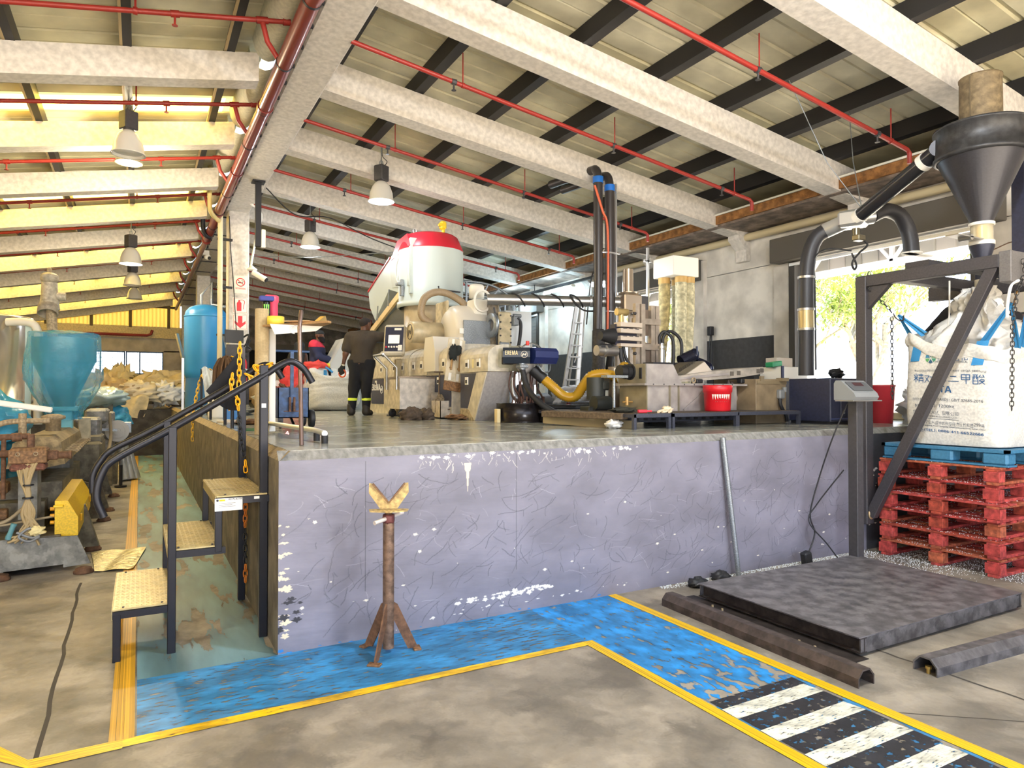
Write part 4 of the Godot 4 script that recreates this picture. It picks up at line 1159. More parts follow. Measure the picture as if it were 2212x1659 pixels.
func pallets() -> void:
	var red := [M(G(196, 72, 66), 0.75, 0, "dirt", 2.2), M(G(206, 82, 74), 0.75, 0, "dirt", 2.2), M(G(188, 78, 56), 0.75, 0, "dirt", 2.2), M(G(198, 104, 70), 0.75, 0, "dirt", 2.2)]
	var L := 1.16
	var W := 1.12
	var order := ["bottom of the stack on the floor", "second from the floor", "third from the floor", "fourth from the floor", "fifth from the floor", "topmost of the red ones, under the blue pallet"]
	for k in 6:
		var at := V(6.1 + W / 2 + [0.0, -0.01, 0.03, -0.02, 0.02, 0.0][k], 0.17 * k, 0.75 + [0.0, 0.02, -0.01, 0.03, -0.02, 0.01][k])
		var p := thing("red_pallet", "worn red painted wooden pallet, " + order[k], "pallet", at, "red wooden pallets in the stack", [0.012, -0.01, 0.008, -0.014, 0.01, -0.006][k] + 0.0001)
		var boards := 7
		for j in boards:
			var x := -W / 2 + 0.06 + j * (W - 0.12) / (boards - 1)
			part("deck_board", B.new().cbox(V(x + rng.randf_range(-0.008, 0.008), 0.158, rng.randf_range(-0.01, 0.01)), V(0.1, 0.02, L), 0.003), red[rng.randi() % 4], p)
		for j in 3: part("stringer", B.new().cbox(V(0, 0.138, (j - 1) * (L / 2 - 0.07)), V(W, 0.02, 0.1), 0.003), red[rng.randi() % 4], p)
		for j in 3:
			for i2 in 3: part("block", B.new().cbox(V((i2 - 1) * (W / 2 - 0.05), 0.079, (j - 1) * (L / 2 - 0.07)), V(0.1, 0.098, 0.14), 0.004), red[(rng.randi() % 8) % 3 if rng.randf() < 0.8 else 3], p)
		for j in 3: part("bottom_board", B.new().cbox(V(0, 0.015, (j - 1) * (L / 2 - 0.07)), V(W, 0.028, 0.09), 0.003), red[rng.randi() % 4], p)
	# the blue plastic pallet
	var bl := M(G(62, 124, 160), 0.55, 0, "fine", 1.5)
	var p := thing("plastic_pallet", "blue plastic pallet on top of the red wooden ones", "pallet", V(6.68, 1.02, 0.80))
	var o := V(6.68, 1.02, 0.80)
	var dk := B.new()
	dk.mm(o + V(-0.56, 0.13, -0.6), o + V(-0.52, 0.16, 0.6)).mm(o + V(0.52, 0.13, -0.6), o + V(0.56, 0.16, 0.6))
	part("deck_frame", dk.mm(o + V(-0.56, 0.13, -0.6), o + V(0.56, 0.16, -0.56)).mm(o + V(-0.56, 0.13, 0.56), o + V(0.56, 0.16, 0.6)), bl, p)
	for k in 27: part("deck_slat", B.new().mm(o + V(-0.52, 0.138, -0.565 + k * 0.042), o + V(0.52, 0.158, -0.538 + k * 0.042)), bl, p)
	for k in 3:
		for j in 3:
			var q := o + V((k - 1) * 0.475, 0.075, (j - 1) * 0.48)
			part("block", B.new().cbox(q, V(0.16, 0.12, 0.22), 0.02), bl, p)
	for k in 3: part("runner", B.new().cbox(o + V((k - 1) * 0.475, 0.01, 0), V(0.16, 0.018, 1.19), 0.005), bl, p)
	# spilt granules: on the floor and on the boards
	var mm := MultiMesh.new()
	mm.transform_format = MultiMesh.TRANSFORM_3D
	var gm := B.new().cyl(V(0, -0.002, 0), V(0, 0.002, 0), 0.0028, 6)
	mm.mesh = gm.mesh()
	mm.instance_count = 9000
	for k in 9000:
		var q := Vector3.ZERO
		var r := rng.randf()
		if r < 0.30: q = V(rng.randf_range(6.1, 7.3), 0.003, rng.randf_range(0.1, 1.5))
		elif r < 0.42: q = V(rng.randf_range(5.35, 6.15), 0.003, 0.55 + rng.randfn(0, 0.3))
		elif r < 0.56: q = V(rng.randf_range(4.4, 6.1), 0.003, absf(rng.randfn(0.05, 0.07)) + 0.01)
		elif r < 0.62: q = V(rng.randf_range(3.2, 4.4), 0.003, absf(rng.randfn(0.03, 0.03)) + 0.01)
		else:
			var lv := rng.randi() % 6
			var bd := rng.randi() % 7
			q = V(6.1 + 0.06 + bd * (W - 0.12) / 6.0 + rng.randf_range(-0.045, 0.045), 0.17 * lv + 0.171, rng.randf_range(0.2, 1.3))
		mm.set_instance_transform(k, Transform3D(Basis.from_euler(V(rng.randf() * 6, rng.randf() * 6, 0)), q))
	var mi := MultiMeshInstance3D.new()
	mi.name = "plastic_granules"
	mi.multimesh = mm
	mi.material_override = M(G(232, 238, 240), 0.4)
	add_child(mi)
	tag(mi, "white plastic granules spilt on the floor and over the red pallets", "granules", "", "stuff")

# ---------------------------------------------------------------- strokes of the characters printed on the bulk bag, on a grid of ten by ten
const CJK := {
	"精": "20 29 05 45 08 16 48 36 25 02 25 42 58 98 57 97 55 95 79 75 54 50 54 94 94 90 52 92", "对": "07 47 47 00 15 41 56 96 89 80 80 71 64 73",
	"苯": "08 98 39 37 69 67 06 96 57 50 56 12 56 92 32 72", "二": "27 77 02 92", "甲": "19 89 19 14 89 84 14 84 16 86 59 50",
	"酸": "09 49 07 00 07 47 47 40 00 40 19 15 39 35 03 43 69 57 57 97 89 97 75 53 75 94 63 93 93 50 63 90", "恒": "19 10 07 05 27 26 39 99 30 90 47 87 87 82 82 42 42 47 45 85",
	"力": "17 87 87 70 70 51 49 10", "石": "09 99 49 03 35 85 35 30 85 80 30 80", "化": "39 05 26 20 59 51 51 91 91 93 97 54", "大": "06 96 49 46 46 00 46 90",
	"连": "08 17 05 25 25 11 00 90 48 98 69 45 45 95 33 93 76 71", "有": "08 98 49 04 35 30 35 85 85 80 32 82", "限": "09 00 09 29 29 16 16 24 24 03 49 89 89 85 47 87 45 85 49 40 40 61 65 90 84 72",
	"公": "38 04 68 94 44 10 10 81 63 90", "司": "09 89 89 80 80 61 06 66 14 54 14 11 54 51 11 51", "执": "06 36 29 20 03 34 57 97 79 40 97 90", "行": "29 05 26 20 48 98 46 96 76 70", "标": "06 36 29 20 25 02 48 98 46 96 76 70 53 41 83 91",
	"准": "08 17 02 14 49 30 47 40 47 97 45 95 43 93 40 90 69 60", "净": "08 17 02 14 59 46 57 87 44 94 46 86 86 82 42 82 69 60", "重": "08 98 06 96 17 13 87 83 15 85 13 83 59 50 02 92 00 90", "地": "06 36 29 21 01 32 46 95 95 92 69 62 57 50 50 90",
	"址": "06 36 29 21 01 32 57 50 79 70 75 95 40 90", "辽": "08 17 05 25 25 11 00 90 48 88 88 65 65 62", "宁": "59 58 08 98 08 06 98 96 25 75 55 50", "省": "59 56 28 16 78 96 24 20 24 74 74 70 22 72 20 70", "市": "59 58 07 97 25 21 25 85 85 82 55 50",
	"长": "29 20 20 41 06 96 89 47 55 90", "兴": "18 26 49 56 88 76 04 94 34 10 64 90", "岛": "49 38 28 88 28 24 88 86 24 94 94 90 22 26 62 20 20 60", "经": "29 15 15 35 35 03 03 34 00 31 48 88 88 54 44 94 64 60 50 90", "济": "08 17 05 14 00 13 38 98 69 68 48 94 88 44 53 40 83 80", "区": "09 99 09 00 00 90 37 72 77 32",
	"松": "06 36 29 20 25 02 59 45 79 96 64 41 41 91 73 93", "路": "08 38 08 05 38 35 05 35 25 20 01 40 69 46 58 88 88 45 55 95 52 82 52 50 82 80 50 80", "号": "29 79 29 26 79 76 26 76 04 94 34 33 33 83 83 80 80 60", "电": "18 88 18 12 88 82 15 85 12 82 59 50 50 90", "话": "08 17 05 25 25 20 20 31 49 89 47 97 69 64 44 84 44 40 84 80 40 80",
	"本": "06 96 59 50 56 12 56 92 32 72", "过": "08 17 05 25 25 11 00 90 47 97 79 72 55 64", "认": "08 17 05 25 25 20 20 31 69 65 65 40 65 90", "证": "08 17 05 25 25 20 20 31 48 98 78 70 75 95 54 50 40 90"}

func cjk(b: B, ch: String, at: Vector2, size: float) -> void:   # flat strokes in xy
	var q: PackedStringArray = CJK[ch].split(" ")
	for k in range(0, q.size(), 2):
		var a := at + Vector2(int(q[k][0]), int(q[k][1])) * size / 9.4
		var c := at + Vector2(int(q[k + 1][0]), int(q[k + 1][1])) * size / 9.4
		var d := (c - a).normalized()
		var w := Vector2(-d.y, d.x) * size * 0.04
		a -= d * size * 0.03
		c += d * size * 0.03
		b.quad(V(a.x - w.x, a.y - w.y, 0.001), V(c.x - w.x, c.y - w.y, 0.001), V(c.x + w.x, c.y + w.y, 0.001), V(a.x + w.x, a.y + w.y, 0.001), V(0, 0, 1))

func printed(line: String, h: float, width: float, bold := false) -> B:    # one printed line, stretched to its width; characters of both scripts
	var b := B.new()
	var x := 0.0
	var run := ""
	for k in line.length() + 1:
		var ch := line[k] if k < line.length() else ""
		if ch == "" or CJK.has(ch):
			if run.strip_edges() != "":
				var tb := text_b(run.strip_edges(), h * 0.86, 0.0008, bold)
				b.add(tb, Transform3D(Basis(), V(x + h * 0.1, 0, 0.0006)))
				x += width_of(tb) + h * 0.25
			elif run != "": x += h * 0.4
			run = ""
			if ch != "":
				cjk(b, ch, Vector2(x + h * 0.06, 0), h)
				x += h * 1.14
		else: run += ch
	for k in b.v.size(): b.v[k].x *= width / x
	return b

func build_right_things() -> void:
	# ---- the bulk bag
	var bag := thing("bulk_bag", "white woven bulk bag with blue straps and printed characters on the blue plastic pallet", "bulk bag", V(6.69, 1.185, 0.84))
	var fold := FastNoiseLite.new(); fold.seed = 5; fold.frequency = 1.6; fold.fractal_octaves = 3
	var x0 := 6.205
	var top := func(z: float, x: float) -> float: return 2.16 + 0.16 * clampf((0.75 - z) / 0.4, 0, 1) - 0.05 * clampf((z - 0.9) / 0.4, 0, 1) + 0.03 * sin(z * 14.0) + 0.1 * (x - 6.2)
	var surf := func(u: float, w: float) -> Vector3:
		var a := TAU * u
		var e := 0.32
		var cx := signf(cos(a)) * pow(absf(cos(a)), e)
		var cz := signf(sin(a)) * pow(absf(sin(a)), e)
		var z: float = 0.84 + 0.465 * cz
		var x: float = 6.69 + 0.485 * cx
		var y: float = lerpf(1.19, top.call(z, x), w)
		var bul: float = 1.0 + 0.035 * sin(PI * pow(w, 0.7)) - 0.05 * pow(1.0 - w, 8.0)
		var f: float = fold.get_noise_3d(x * 1.2, y * 2.0, z * 1.2)
		var k: float = 0.022 * f + 0.02 * absf(fold.get_noise_3d(x * 3.0, y * 1.2, z * 3.0)) * (1.0 - w) * 2.0
		return V(6.69 + (x - 6.69) * (bul + k), y, 0.84 + (z - 0.84) * (bul + k))
	var bb := B.new()
	bb.sheet(96, 36, surf, Vector3.ZERO, true)
	bb._outward(0, V(6.69, 1.7, 0.84))
	var bm := M(G(230, 226, 216), 0.75, 0, "fine", 1.5, 0.25, "crumple")
	part("bag_body", bb, bm, bag)
	var rim := B.new()
	rim.sheet(96, 6, func(u, w):
		var p: Vector3 = surf.call(u, 1.0)
		var oc := (p - V(6.69, p.y, 0.84)).normalized()
		var a: float = w * PI
		return p + oc * (0.018 * sin(a) + 0.012 + 0.012 * sin(u * 60.0) * sin(a)) + V(0, 0.03 - 0.13 * w + 0.02 * sin(u * 34.0), 0), Vector3.ZERO, true)
	rim._outward(0, V(6.69, 2.2, 0.84))
	part("hemmed_edge", rim, bm, bag, "folded hem round the open top")
	# the liner gathered above the bag
	var ln := B.new()
	var lf := FastNoiseLite.new(); lf.seed = 12; lf.frequency = 3.0; lf.fractal_octaves = 3
	ln.sheet(64, 24, func(u, w):
		var a: float = TAU * u
		var r: float = lerpf(0.44, 0.10, smoothstep(0.0, 1.0, w)) * (1.0 + 0.14 * sin(w * 9.0)) 
		if w < 0.12: r = lerpf(0.46, 0.42, w / 0.12)
		var p := V(6.72 + 0.02 * sin(w * 8.0) + cos(a) * r, lerpf(2.12, 2.78, pow(w, 0.9)), 0.86 + sin(a) * r)
		var q: float = lf.get_noise_3d(cos(a) * 1.6, w * 0.9, sin(a) * 1.6)
		return p + V(cos(a), 0, sin(a)) * q * 0.16, Vector3.ZERO, true)
	ln._outward(0, V(6.72, 2.4, 0.86))
	var lm := M(G(236, 234, 228), 0.4, 0, "", 1.0, 0.5, "crumple", 1.6)
	lm.backlight_enabled = true; lm.backlight = Color(0.4, 0.4, 0.4)
	part("inner_liner", ln, lm, bag, "crumpled white liner drawn up to the filling spout")
	# straps, laid on the face and looped up to the hooks
	var lay := func(z: float, y: float, off: float) -> Vector3:    # a point on the printed face
		var w: float = clampf((y - 1.19) / (float(top.call(z, 6.2)) - 1.19), 0, 1)
		var cz: float = clampf((z - 0.84) / (0.465 * (1.0 + 0.035 * sin(PI * pow(w, 0.7)))), -0.999, 0.999)
		var sa: float = signf(cz) * pow(absf(cz), 1.0 / 0.32)
		var best: Vector3 = surf.call(fposmod(atan2(sa, -sqrt(1.0 - sa * sa)) / TAU, 1.0), w)
		return V(best.x - off, y, z)
	for s in [[0.535, 2.03, 2.31], [1.13, 1.97, 2.26]]:
		var sb := B.new()
		sb.sheet(4, 14, func(u, w):
			return lay.call(s[0] + (u - 0.5) * 0.1 + 0.05 * (w - 0.5), lerpf(s[1], s[2] - 0.06, w), 0.006), V(-1, 0, 0))
		part("strap", sb, mt("bag_blue"), bag)
	for s in [[V(6.22, 2.3, 0.6), V(6.16, 2.52, 0.37), V(6.3, 2.3, 0.42)], [V(6.24, 2.16, 1.12), V(6.12, 2.52, 1.44), V(6.3, 2.12, 1.4)], [V(6.9, 2.16, 1.33), V(6.35, 2.5, 1.46), V(6.45, 2.14, 1.36)]]:
		for q in [[s[0], s[1]], [s[1], s[2]]]:
			var d: Vector3 = q[1] - q[0]
			var sd := d.cross(V(1, 0, 0.2)).normalized() * 0.035
			var lb := B.new()
			lb.sheet(6, 8, func(u, w):
				var k: float = lerpf(1.0, 0.35, w) if q[0] == s[0] else lerpf(0.35, 1.0, w)
				return q[0] + d * w + sd * (u - 0.5) * 2.0 * k + V(-0.01 * sin(u * 9.0), 0, 0.008 * cos(u * 11.0)), V(-1, 0, 0))
			part("lifting_loop", lb, mt("bag_blue"), bag)
	# print
	var ink := M(G(52, 96, 140), 0.6)
	var ink2 := M(G(70, 84, 100), 0.6)
	var rows := [["恒力石化", 0.735, 2.032, 1.03, 0.062, 0, false], ["HENGLI PETROCHEMICAL", 0.722, 2.005, 1.03, 0.02, 1, false], ["本公司通过 SGS ISO 9001  ISO 14001  OHSAS 18001 认证", 0.506, 1.925, 1.187, 0.022, 1, false], ["精对苯二甲酸", 0.5, 1.818, 1.18, 0.09, 0, true], ["PTA", 0.69, 1.692, 0.89, 0.075, 0, true],
		["执行标准(STANDARD) : GB/T 32685-2016", 0.498, 1.632, 1.162, 0.03, 1, false], ["净重(N.W.): 1200kg", 0.498, 1.565, 0.91, 0.033, 1, false], ["恒力石化(大连)有限公司", 0.498, 1.502, 0.946, 0.034, 1, false], ["HENGLI PETROCHEMICAL(DALIAN) CO., LTD.", 0.5, 1.468, 0.936, 0.018, 1, false],
		["地址:辽宁省大连市长兴岛经济区长松路299号", 0.508, 1.40, 1.168, 0.036, 1, false], ["Add: 299 Changsong Road Changxing Island Economic Zone, Dalian, China", 0.508, 1.374, 1.173, 0.016, 1, false], ["电话(TEL): 0086-411-66522666", 0.518, 1.318, 1.163, 0.028, 0, true]]
	for r in rows:
		if r[0].contains("通"): r[0] = r[0].replace("通", "过")
		var tb := printed(r[0], r[4], r[3] - r[1], r[6])
		var slope := -0.045
		for k in tb.v.size():
			var p := tb.v[k]
			var z: float = r[1] + p.x
			var y: float = r[2] + p.y + slope * p.x
			tb.v[k] = lay.call(z, y, 0.003 + p.z)
			tb.n[k] = V(-1, 0, 0) if absf(tb.n[k].z) > 0.5 else tb.n[k]
		part("printed_line", tb, ink if r[5] == 0 else ink2, bag)
	part("printed_rule", lay_quad(lay, 0.5, 1.456, 0.94, 0.004, -0.045), ink2, bag)
	# the cube emblem: a hexagon of six tinted pieces
	for k in 6:
		var lb := B.new()
		var pts := []
		for a in [[0.0, 0.008], [-26.0, 0.05], [0.0, 0.054], [26.0, 0.05]]:
			var an := deg_to_rad(30.0 + 60.0 * k + a[0])
			pts.append(lay.call(0.675 + cos(an) * a[1], 2.058 + sin(an) * a[1], 0.004))
		lb.quad(pts[0], pts[1], pts[2], pts[3], V(-1, 0, 0))
		part("printed_emblem", lb, M([G(84, 150, 92), G(52, 112, 132), G(60, 128, 160), G(96, 160, 96), G(44, 92, 122), G(70, 140, 110)][k], 0.6), bag)
	gantry()
	hopper()
	cabinet()

func lay_quad(lay, z: float, y: float, z1: float, h: float, slope: float) -> B:
	var b := B.new()
	b.sheet(12, 1, func(u, w):
		var zz := lerpf(z, z1, u)
		return lay.call(zz, y + slope * (zz - z) + h * w, 0.003), V(-1, 0, 0))
	return b

func gantry() -> void:
	var g := thing("bag_frame", "dark steel frame with diagonal brace bolted to the platform to hang bulk bags", "steel frame", V(6.03, 0.3, 0.07))
	var dm := M(G(74, 71, 74), 0.5, 0.25, "fine", 2.0)
	part("post", B.new().mm(V(5.97, 0.31, 0.012), V(6.09, 2.95, 0.13), 0.006), dm, g)
	part("arm", B.new().mm(V(5.98, 2.84, 0.02), V(6.08, 2.96, 1.40), 0.005), dm, g)
	part("brace", B.new().bar(V(6.03, 0.4, 0.14), V(6.03, 2.86, 1.34), 0.08, 0.1, Vector3.UP, 0.005), dm, g)
	part("gusset", B.new().prism([Vector2(0.13, 2.84), Vector2(0.38, 2.84), Vector2(0.13, 2.6)], V(6.0, 0, 0), V(0, 0, 1), Vector3.UP, V(0.06, 0, 0)), dm, g)
	part("front_beam", B.new().mm(V(5.98, 2.7, 1.40), V(7.55, 2.98, 1.50), 0.006), M(G(112, 108, 106), 0.5, 0.2, "fine", 2.0), g)
	part("cross_beam", B.new().mm(V(6.08, 2.86, 0.34), V(7.5, 2.97, 0.46)).mm(V(6.4, 2.97, 0.3), V(6.75, 3.1, 0.55)), dm, g)
	part("cross_beam", B.new().mm(V(6.08, 2.84, 1.08), V(7.5, 2.96, 1.2)), dm, g)
	part("far_arm", B.new().mm(V(7.45, 2.8, -0.05), V(7.57, 2.96, 1.40)), dm, g)
	part("hopper_post", B.new().mm(V(7.42, 2.9, 0.85), V(7.54, 4.3, 0.97)), mt("navy"), g)
	part("foot_weld", B.new().ball(V(6.03, 0.42, 0.14), V(0.05, 0.06, 0.02)), M(G(196, 170, 130), 0.5, 0.5), g)
	var chm := M(G(60, 58, 56), 0.4, 0.6)
	var c1 := thing("hanging_chain", "dark chain at the left corner of the steel frame, holding a bag strap", "chain", V(6.03, 2.85, 0.16), "chains on the bag frame")
	part("chain", chain_b(B.new(), [V(6.03, 3.0, 0.14), V(6.0, 2.9, 0.12), V(5.98, 2.82, 0.16), V(6.03, 2.76, 0.18), V(6.1, 2.6, 0.3), V(6.12, 2.52, 0.34)], 0.05, 0.014, 0.0042), chm, c1)
	part("hook", B.new().tube(spline([V(6.12, 2.54, 0.34), V(6.13, 2.49, 0.36), V(6.14, 2.46, 0.4), V(6.15, 2.47, 0.43), V(6.15, 2.51, 0.43)]), 0.007, 6), chm, c1)
	part("loose_chain", chain_b(B.new(), [V(6.1, 2.5, 0.335), V(6.1, 2.1, 0.335), V(6.1, 1.64, 0.335)], 0.05, 0.014, 0.0042), chm, c1)
	var c2 := thing("hanging_chain", "dark chain at the right corner of the steel frame, falling across the printed bag", "chain", V(6.1, 2.8, 1.5), "chains on the bag frame")
	part("chain", chain_b(B.new(), [V(6.12, 2.9, 1.53), V(6.16, 2.78, 1.53), V(6.08, 2.62, 1.5), V(6.06, 2.3, 1.47), V(6.05, 1.53, 1.46)], 0.05, 0.015, 0.0045), chm, c2)
	part("hook", B.new().tube(spline([V(6.08, 2.62, 1.5), V(6.1, 2.54, 1.47), V(6.12, 2.5, 1.45), V(6.13, 2.53, 1.43)]), 0.007, 6), M(G(150, 110, 60), 0.4, 0.7), c2)
	var wt := M(G(226, 224, 218), 0.6)
	solo("white_strap", "white webbing strap hanging beside the right hand chain", "strap", B.new().tube(spline([V(6.12, 2.72, 1.5), V(6.0, 2.66, 1.49), V(5.98, 2.5, 1.47), V(5.99, 2.38, 1.46)]), [0.004, 0.014, 0.016, 0.014, 0.012, 0.01, 0.012, 0.014, 0.014, 0.014, 0.014, 0.014, 0.014, 0.014, 0.014, 0.014, 0.014, 0.014, 0.014], 6), wt, V(6.1, 2.72, 1.5))
	solo("white_cord", "thin white cord hanging from the frame above the liner", "cord", B.new().tube([V(6.5, 2.86, 0.7), V(6.49, 2.5, 0.7), V(6.47, 2.2, 0.68)], 0.009, 6), wt, V(6.5, 2.86, 0.7))

func hopper() -> void:
	var o := V(6.72, 0, 0.9)
	var h := thing("cyclone_hopper", "black cone hopper with a tan filter tube above the bulk bag", "hopper", V(6.72, 2.85, 0.9))
	var dk := M(G(54, 53, 58), 0.38, 0.35, "fine", 2.0)
	part("cone", B.new().lathe(o, [[0.39, 4.12], [0.385, 4.1], [0.105, 3.46], [0.105, 3.42]], 40), dk, h)
	part("collar", B.new().lathe(o, [[0.2, 4.42], [0.41, 4.42], [0.425, 4.41], [0.425, 4.39], [0.405, 4.385], [0.405, 4.14], [0.42, 4.13], [0.42, 4.1], [0.39, 4.09]], 40), M(G(66, 66, 68), 0.45, 0.3, "dirt", 2.0), h)
	part("cover_flap", B.new().cbox(o + V(0.33, 4.27, 0.3), V(0.04, 0.32, 0.3), 0.005, rot(Vector3.UP, -45)), dk, h)
	part("filter_tube", B.new().lathe(o, [[0.19, 4.42], [0.186, 4.9], [0.192, 4.91], [0.192, 4.93], [0.17, 4.93]], 32), M(G(136, 118, 88), 0.7, 0.1, "dirt", 2.0), h)
	part("tube_seam", B.new().mm(o + V(-0.2, 4.43, -0.004), o + V(-0.186, 4.9, 0.004)), M(G(96, 84, 64), 0.7), h)
	var cl := StandardMaterial3D.new()
	cl.albedo_color = Color(0.95, 0.9, 0.75, 0.35); cl.transparency = BaseMaterial3D.TRANSPARENCY_ALPHA; cl.roughness = 0.2
	part("sight_glass", B.new().lathe(o, [[0.1, 3.42], [0.1, 3.24]], 24), cl, h, "clear yellowish sight glass")
	part("clamp_ring", B.new().lathe(o, [[0.1, 3.44], [0.115, 3.44], [0.115, 3.41], [0.1, 3.41]], 24).lathe(o, [[0.1, 3.25], [0.115, 3.25], [0.115, 3.21], [0.1, 3.21]], 24), mt("off_white"), h)
	part("brass_core", B.new().cyl(o + V(0.0, 3.24, 0), o + V(0.0, 3.42, 0), 0.05, 14), M(G(214, 176, 90), 0.3, 0.6), h)
	part("slide_gate", B.new().mm(o + V(-0.55, 3.25, -0.06), o + V(0.12, 3.262, 0.06)).cyl(o + V(-0.3, 3.255, -0.06), o + V(-0.3, 3.255, 0.06), 0.03, 10), mt("steel"), h)
	part("lower_cone", B.new().lathe(o, [[0.11, 3.21], [0.11, 3.19], [0.062, 3.04], [0.062, 2.84]], 28), M(G(44, 46, 60), 0.4, 0.3), h)
	part("spout_cuff", B.new().lathe(o, [[0.064, 2.86], [0.068, 2.85], [0.066, 2.84], [0.068, 2.83], [0.066, 2.82], [0.068, 2.81], [0.066, 2.8], [0.066, 2.76]], 20), mt("beige"), h)
	part("inlet", B.new().cyl(o + V(-0.25, 4.26, -0.28), o + V(-0.02, 4.3, -0.42), 0.085, 16), dk, h)
	# feed pipe with the diverter valve
	var f := thing("feed_pipe", "fat black feed pipe sloping up into the cone hopper", "pipe", V(6.9, 3.85, -0.45))
	var a := V(6.83, 3.84, -0.52)
	var e := V(6.58, 4.27, 0.56)
	part("pipe", B.new().cyl(a, e, 0.085, 24), M(G(50, 50, 54), 0.25, 0.4), f)
	var dd := (e - a).normalized()
	part("clamp", B.new().cyl(e - dd * 0.22, e - dd * 0.16, 0.096, 24), mt("off_white"), f)
	part("sleeve", B.new().cyl(a - dd * 0.02, a + dd * 0.05, 0.093, 24), mt("off_white"), f)
	var v := thing("diverter_valve", "shiny steel diverter valve where the black hoses meet the sloping feed pipe", "valve", V(6.88, 3.8, -0.7))
	part("body", B.new().cbox(V(6.87, 3.84, -0.62), V(0.26, 0.2, 0.3), 0.03, rot(Vector3.UP, 20)).cyl(V(6.8, 3.76, -0.95), V(6.85, 3.83, -0.7), 0.095, 20).cyl(V(6.92, 3.86, -0.6), V(7.08, 3.88, -0.5), 0.095, 20), mt("alu"), v)
	part("actuator", B.new().cyl(V(6.87, 3.72, -0.58), V(6.87, 3.62, -0.58), 0.045, 12).cbox(V(6.89, 3.6, -0.56), V(0.14, 0.07, 0.1), 0.01), M(G(120, 112, 92), 0.3, 0.7), v)
	part("air_line", B.new().tube(spline([V(6.9, 3.6, -0.55), V(7.0, 3.52, -0.52), V(6.9, 3.42, -0.56), V(6.82, 3.3, -0.6), V(6.86, 3.22, -0.6), V(6.9, 3.28, -0.6), V(6.84, 3.42, -0.62)]), 0.012, 6), mt("black_rubber"), v)
	part("signal_cable", B.new().tube(spline([V(6.84, 3.45, -0.62), V(6.7, 3.5, -0.85), V(6.65, 3.4, -1.0), V(6.71, 3.1, -1.04), V(6.72, 2.0, -1.04)]), 0.01, 6), mt("black_rubber"), v)
	var hm := M(G(46, 46, 50), 0.45)
	var hl := thing("feed_hose", "black hose bending down from the diverter valve to the dark blue cabinet", "hose", V(6.62, 1.9, -1.1), "black hoses of the diverter valve")
	var hp := spline([V(6.61, 1.93, -1.1), V(6.62, 2.6, -1.1), V(6.63, 3.2, -1.1), V(6.66, 3.5, -1.07), V(6.72, 3.68, -1.02), V(6.8, 3.76, -0.95)])
	part("hose", B.new().tube(hp, 0.093, 18), hm, hl)
	part("clear_cuff", B.new().cyl(V(6.615, 2.52, -1.1), V(6.615, 2.76, -1.1), 0.097, 18), M(G(196, 176, 130), 0.25, 0.5), hl, "clear sleeve showing tan granules")
	part("clip", B.new().cyl(V(6.615, 2.50, -1.1), V(6.615, 2.53, -1.1), 0.105, 18).cyl(V(6.615, 2.75, -1.1), V(6.615, 2.78, -1.1), 0.105, 18).cyl(V(6.62, 3.16, -1.1), V(6.62, 3.19, -1.1), 0.102, 18), mt("steel"), hl)
	var hr := thing("feed_hose", "black hose arching right from the diverter valve to an open end", "hose", V(7.5, 3.5, -0.35), "black hoses of the diverter valve")
	part("hose", B.new().tube(spline([V(7.06, 3.88, -0.5), V(7.25, 3.96, -0.45), V(7.45, 3.92, -0.4), V(7.58, 3.78, -0.38), V(7.62, 3.62, -0.36), V(7.63, 3.45, -0.35)]), 0.09, 18), hm, hr)
	part("flange", B.new().cyl(V(7.63, 3.46, -0.35), V(7.63, 3.44, -0.35), 0.12, 20).mm(V(7.5, 3.44, -0.4), V(8.0, 3.455, -0.3)), mt("off_white"), hr)
	solo("support_wire", "thin wires from the roof holding up the feed pipe", "wire", B.new().tube([V(6.07, 5.5, -0.9), V(6.5, 4.5, -0.7), V(6.86, 3.95, -0.5)], 0.006, 5).tube([V(7.22, 5.35, -0.9), V(7.0, 4.6, -0.7), V(6.86, 3.95, -0.5)], 0.006, 5), mt("galv"), V(6.9, 4, -0.5))

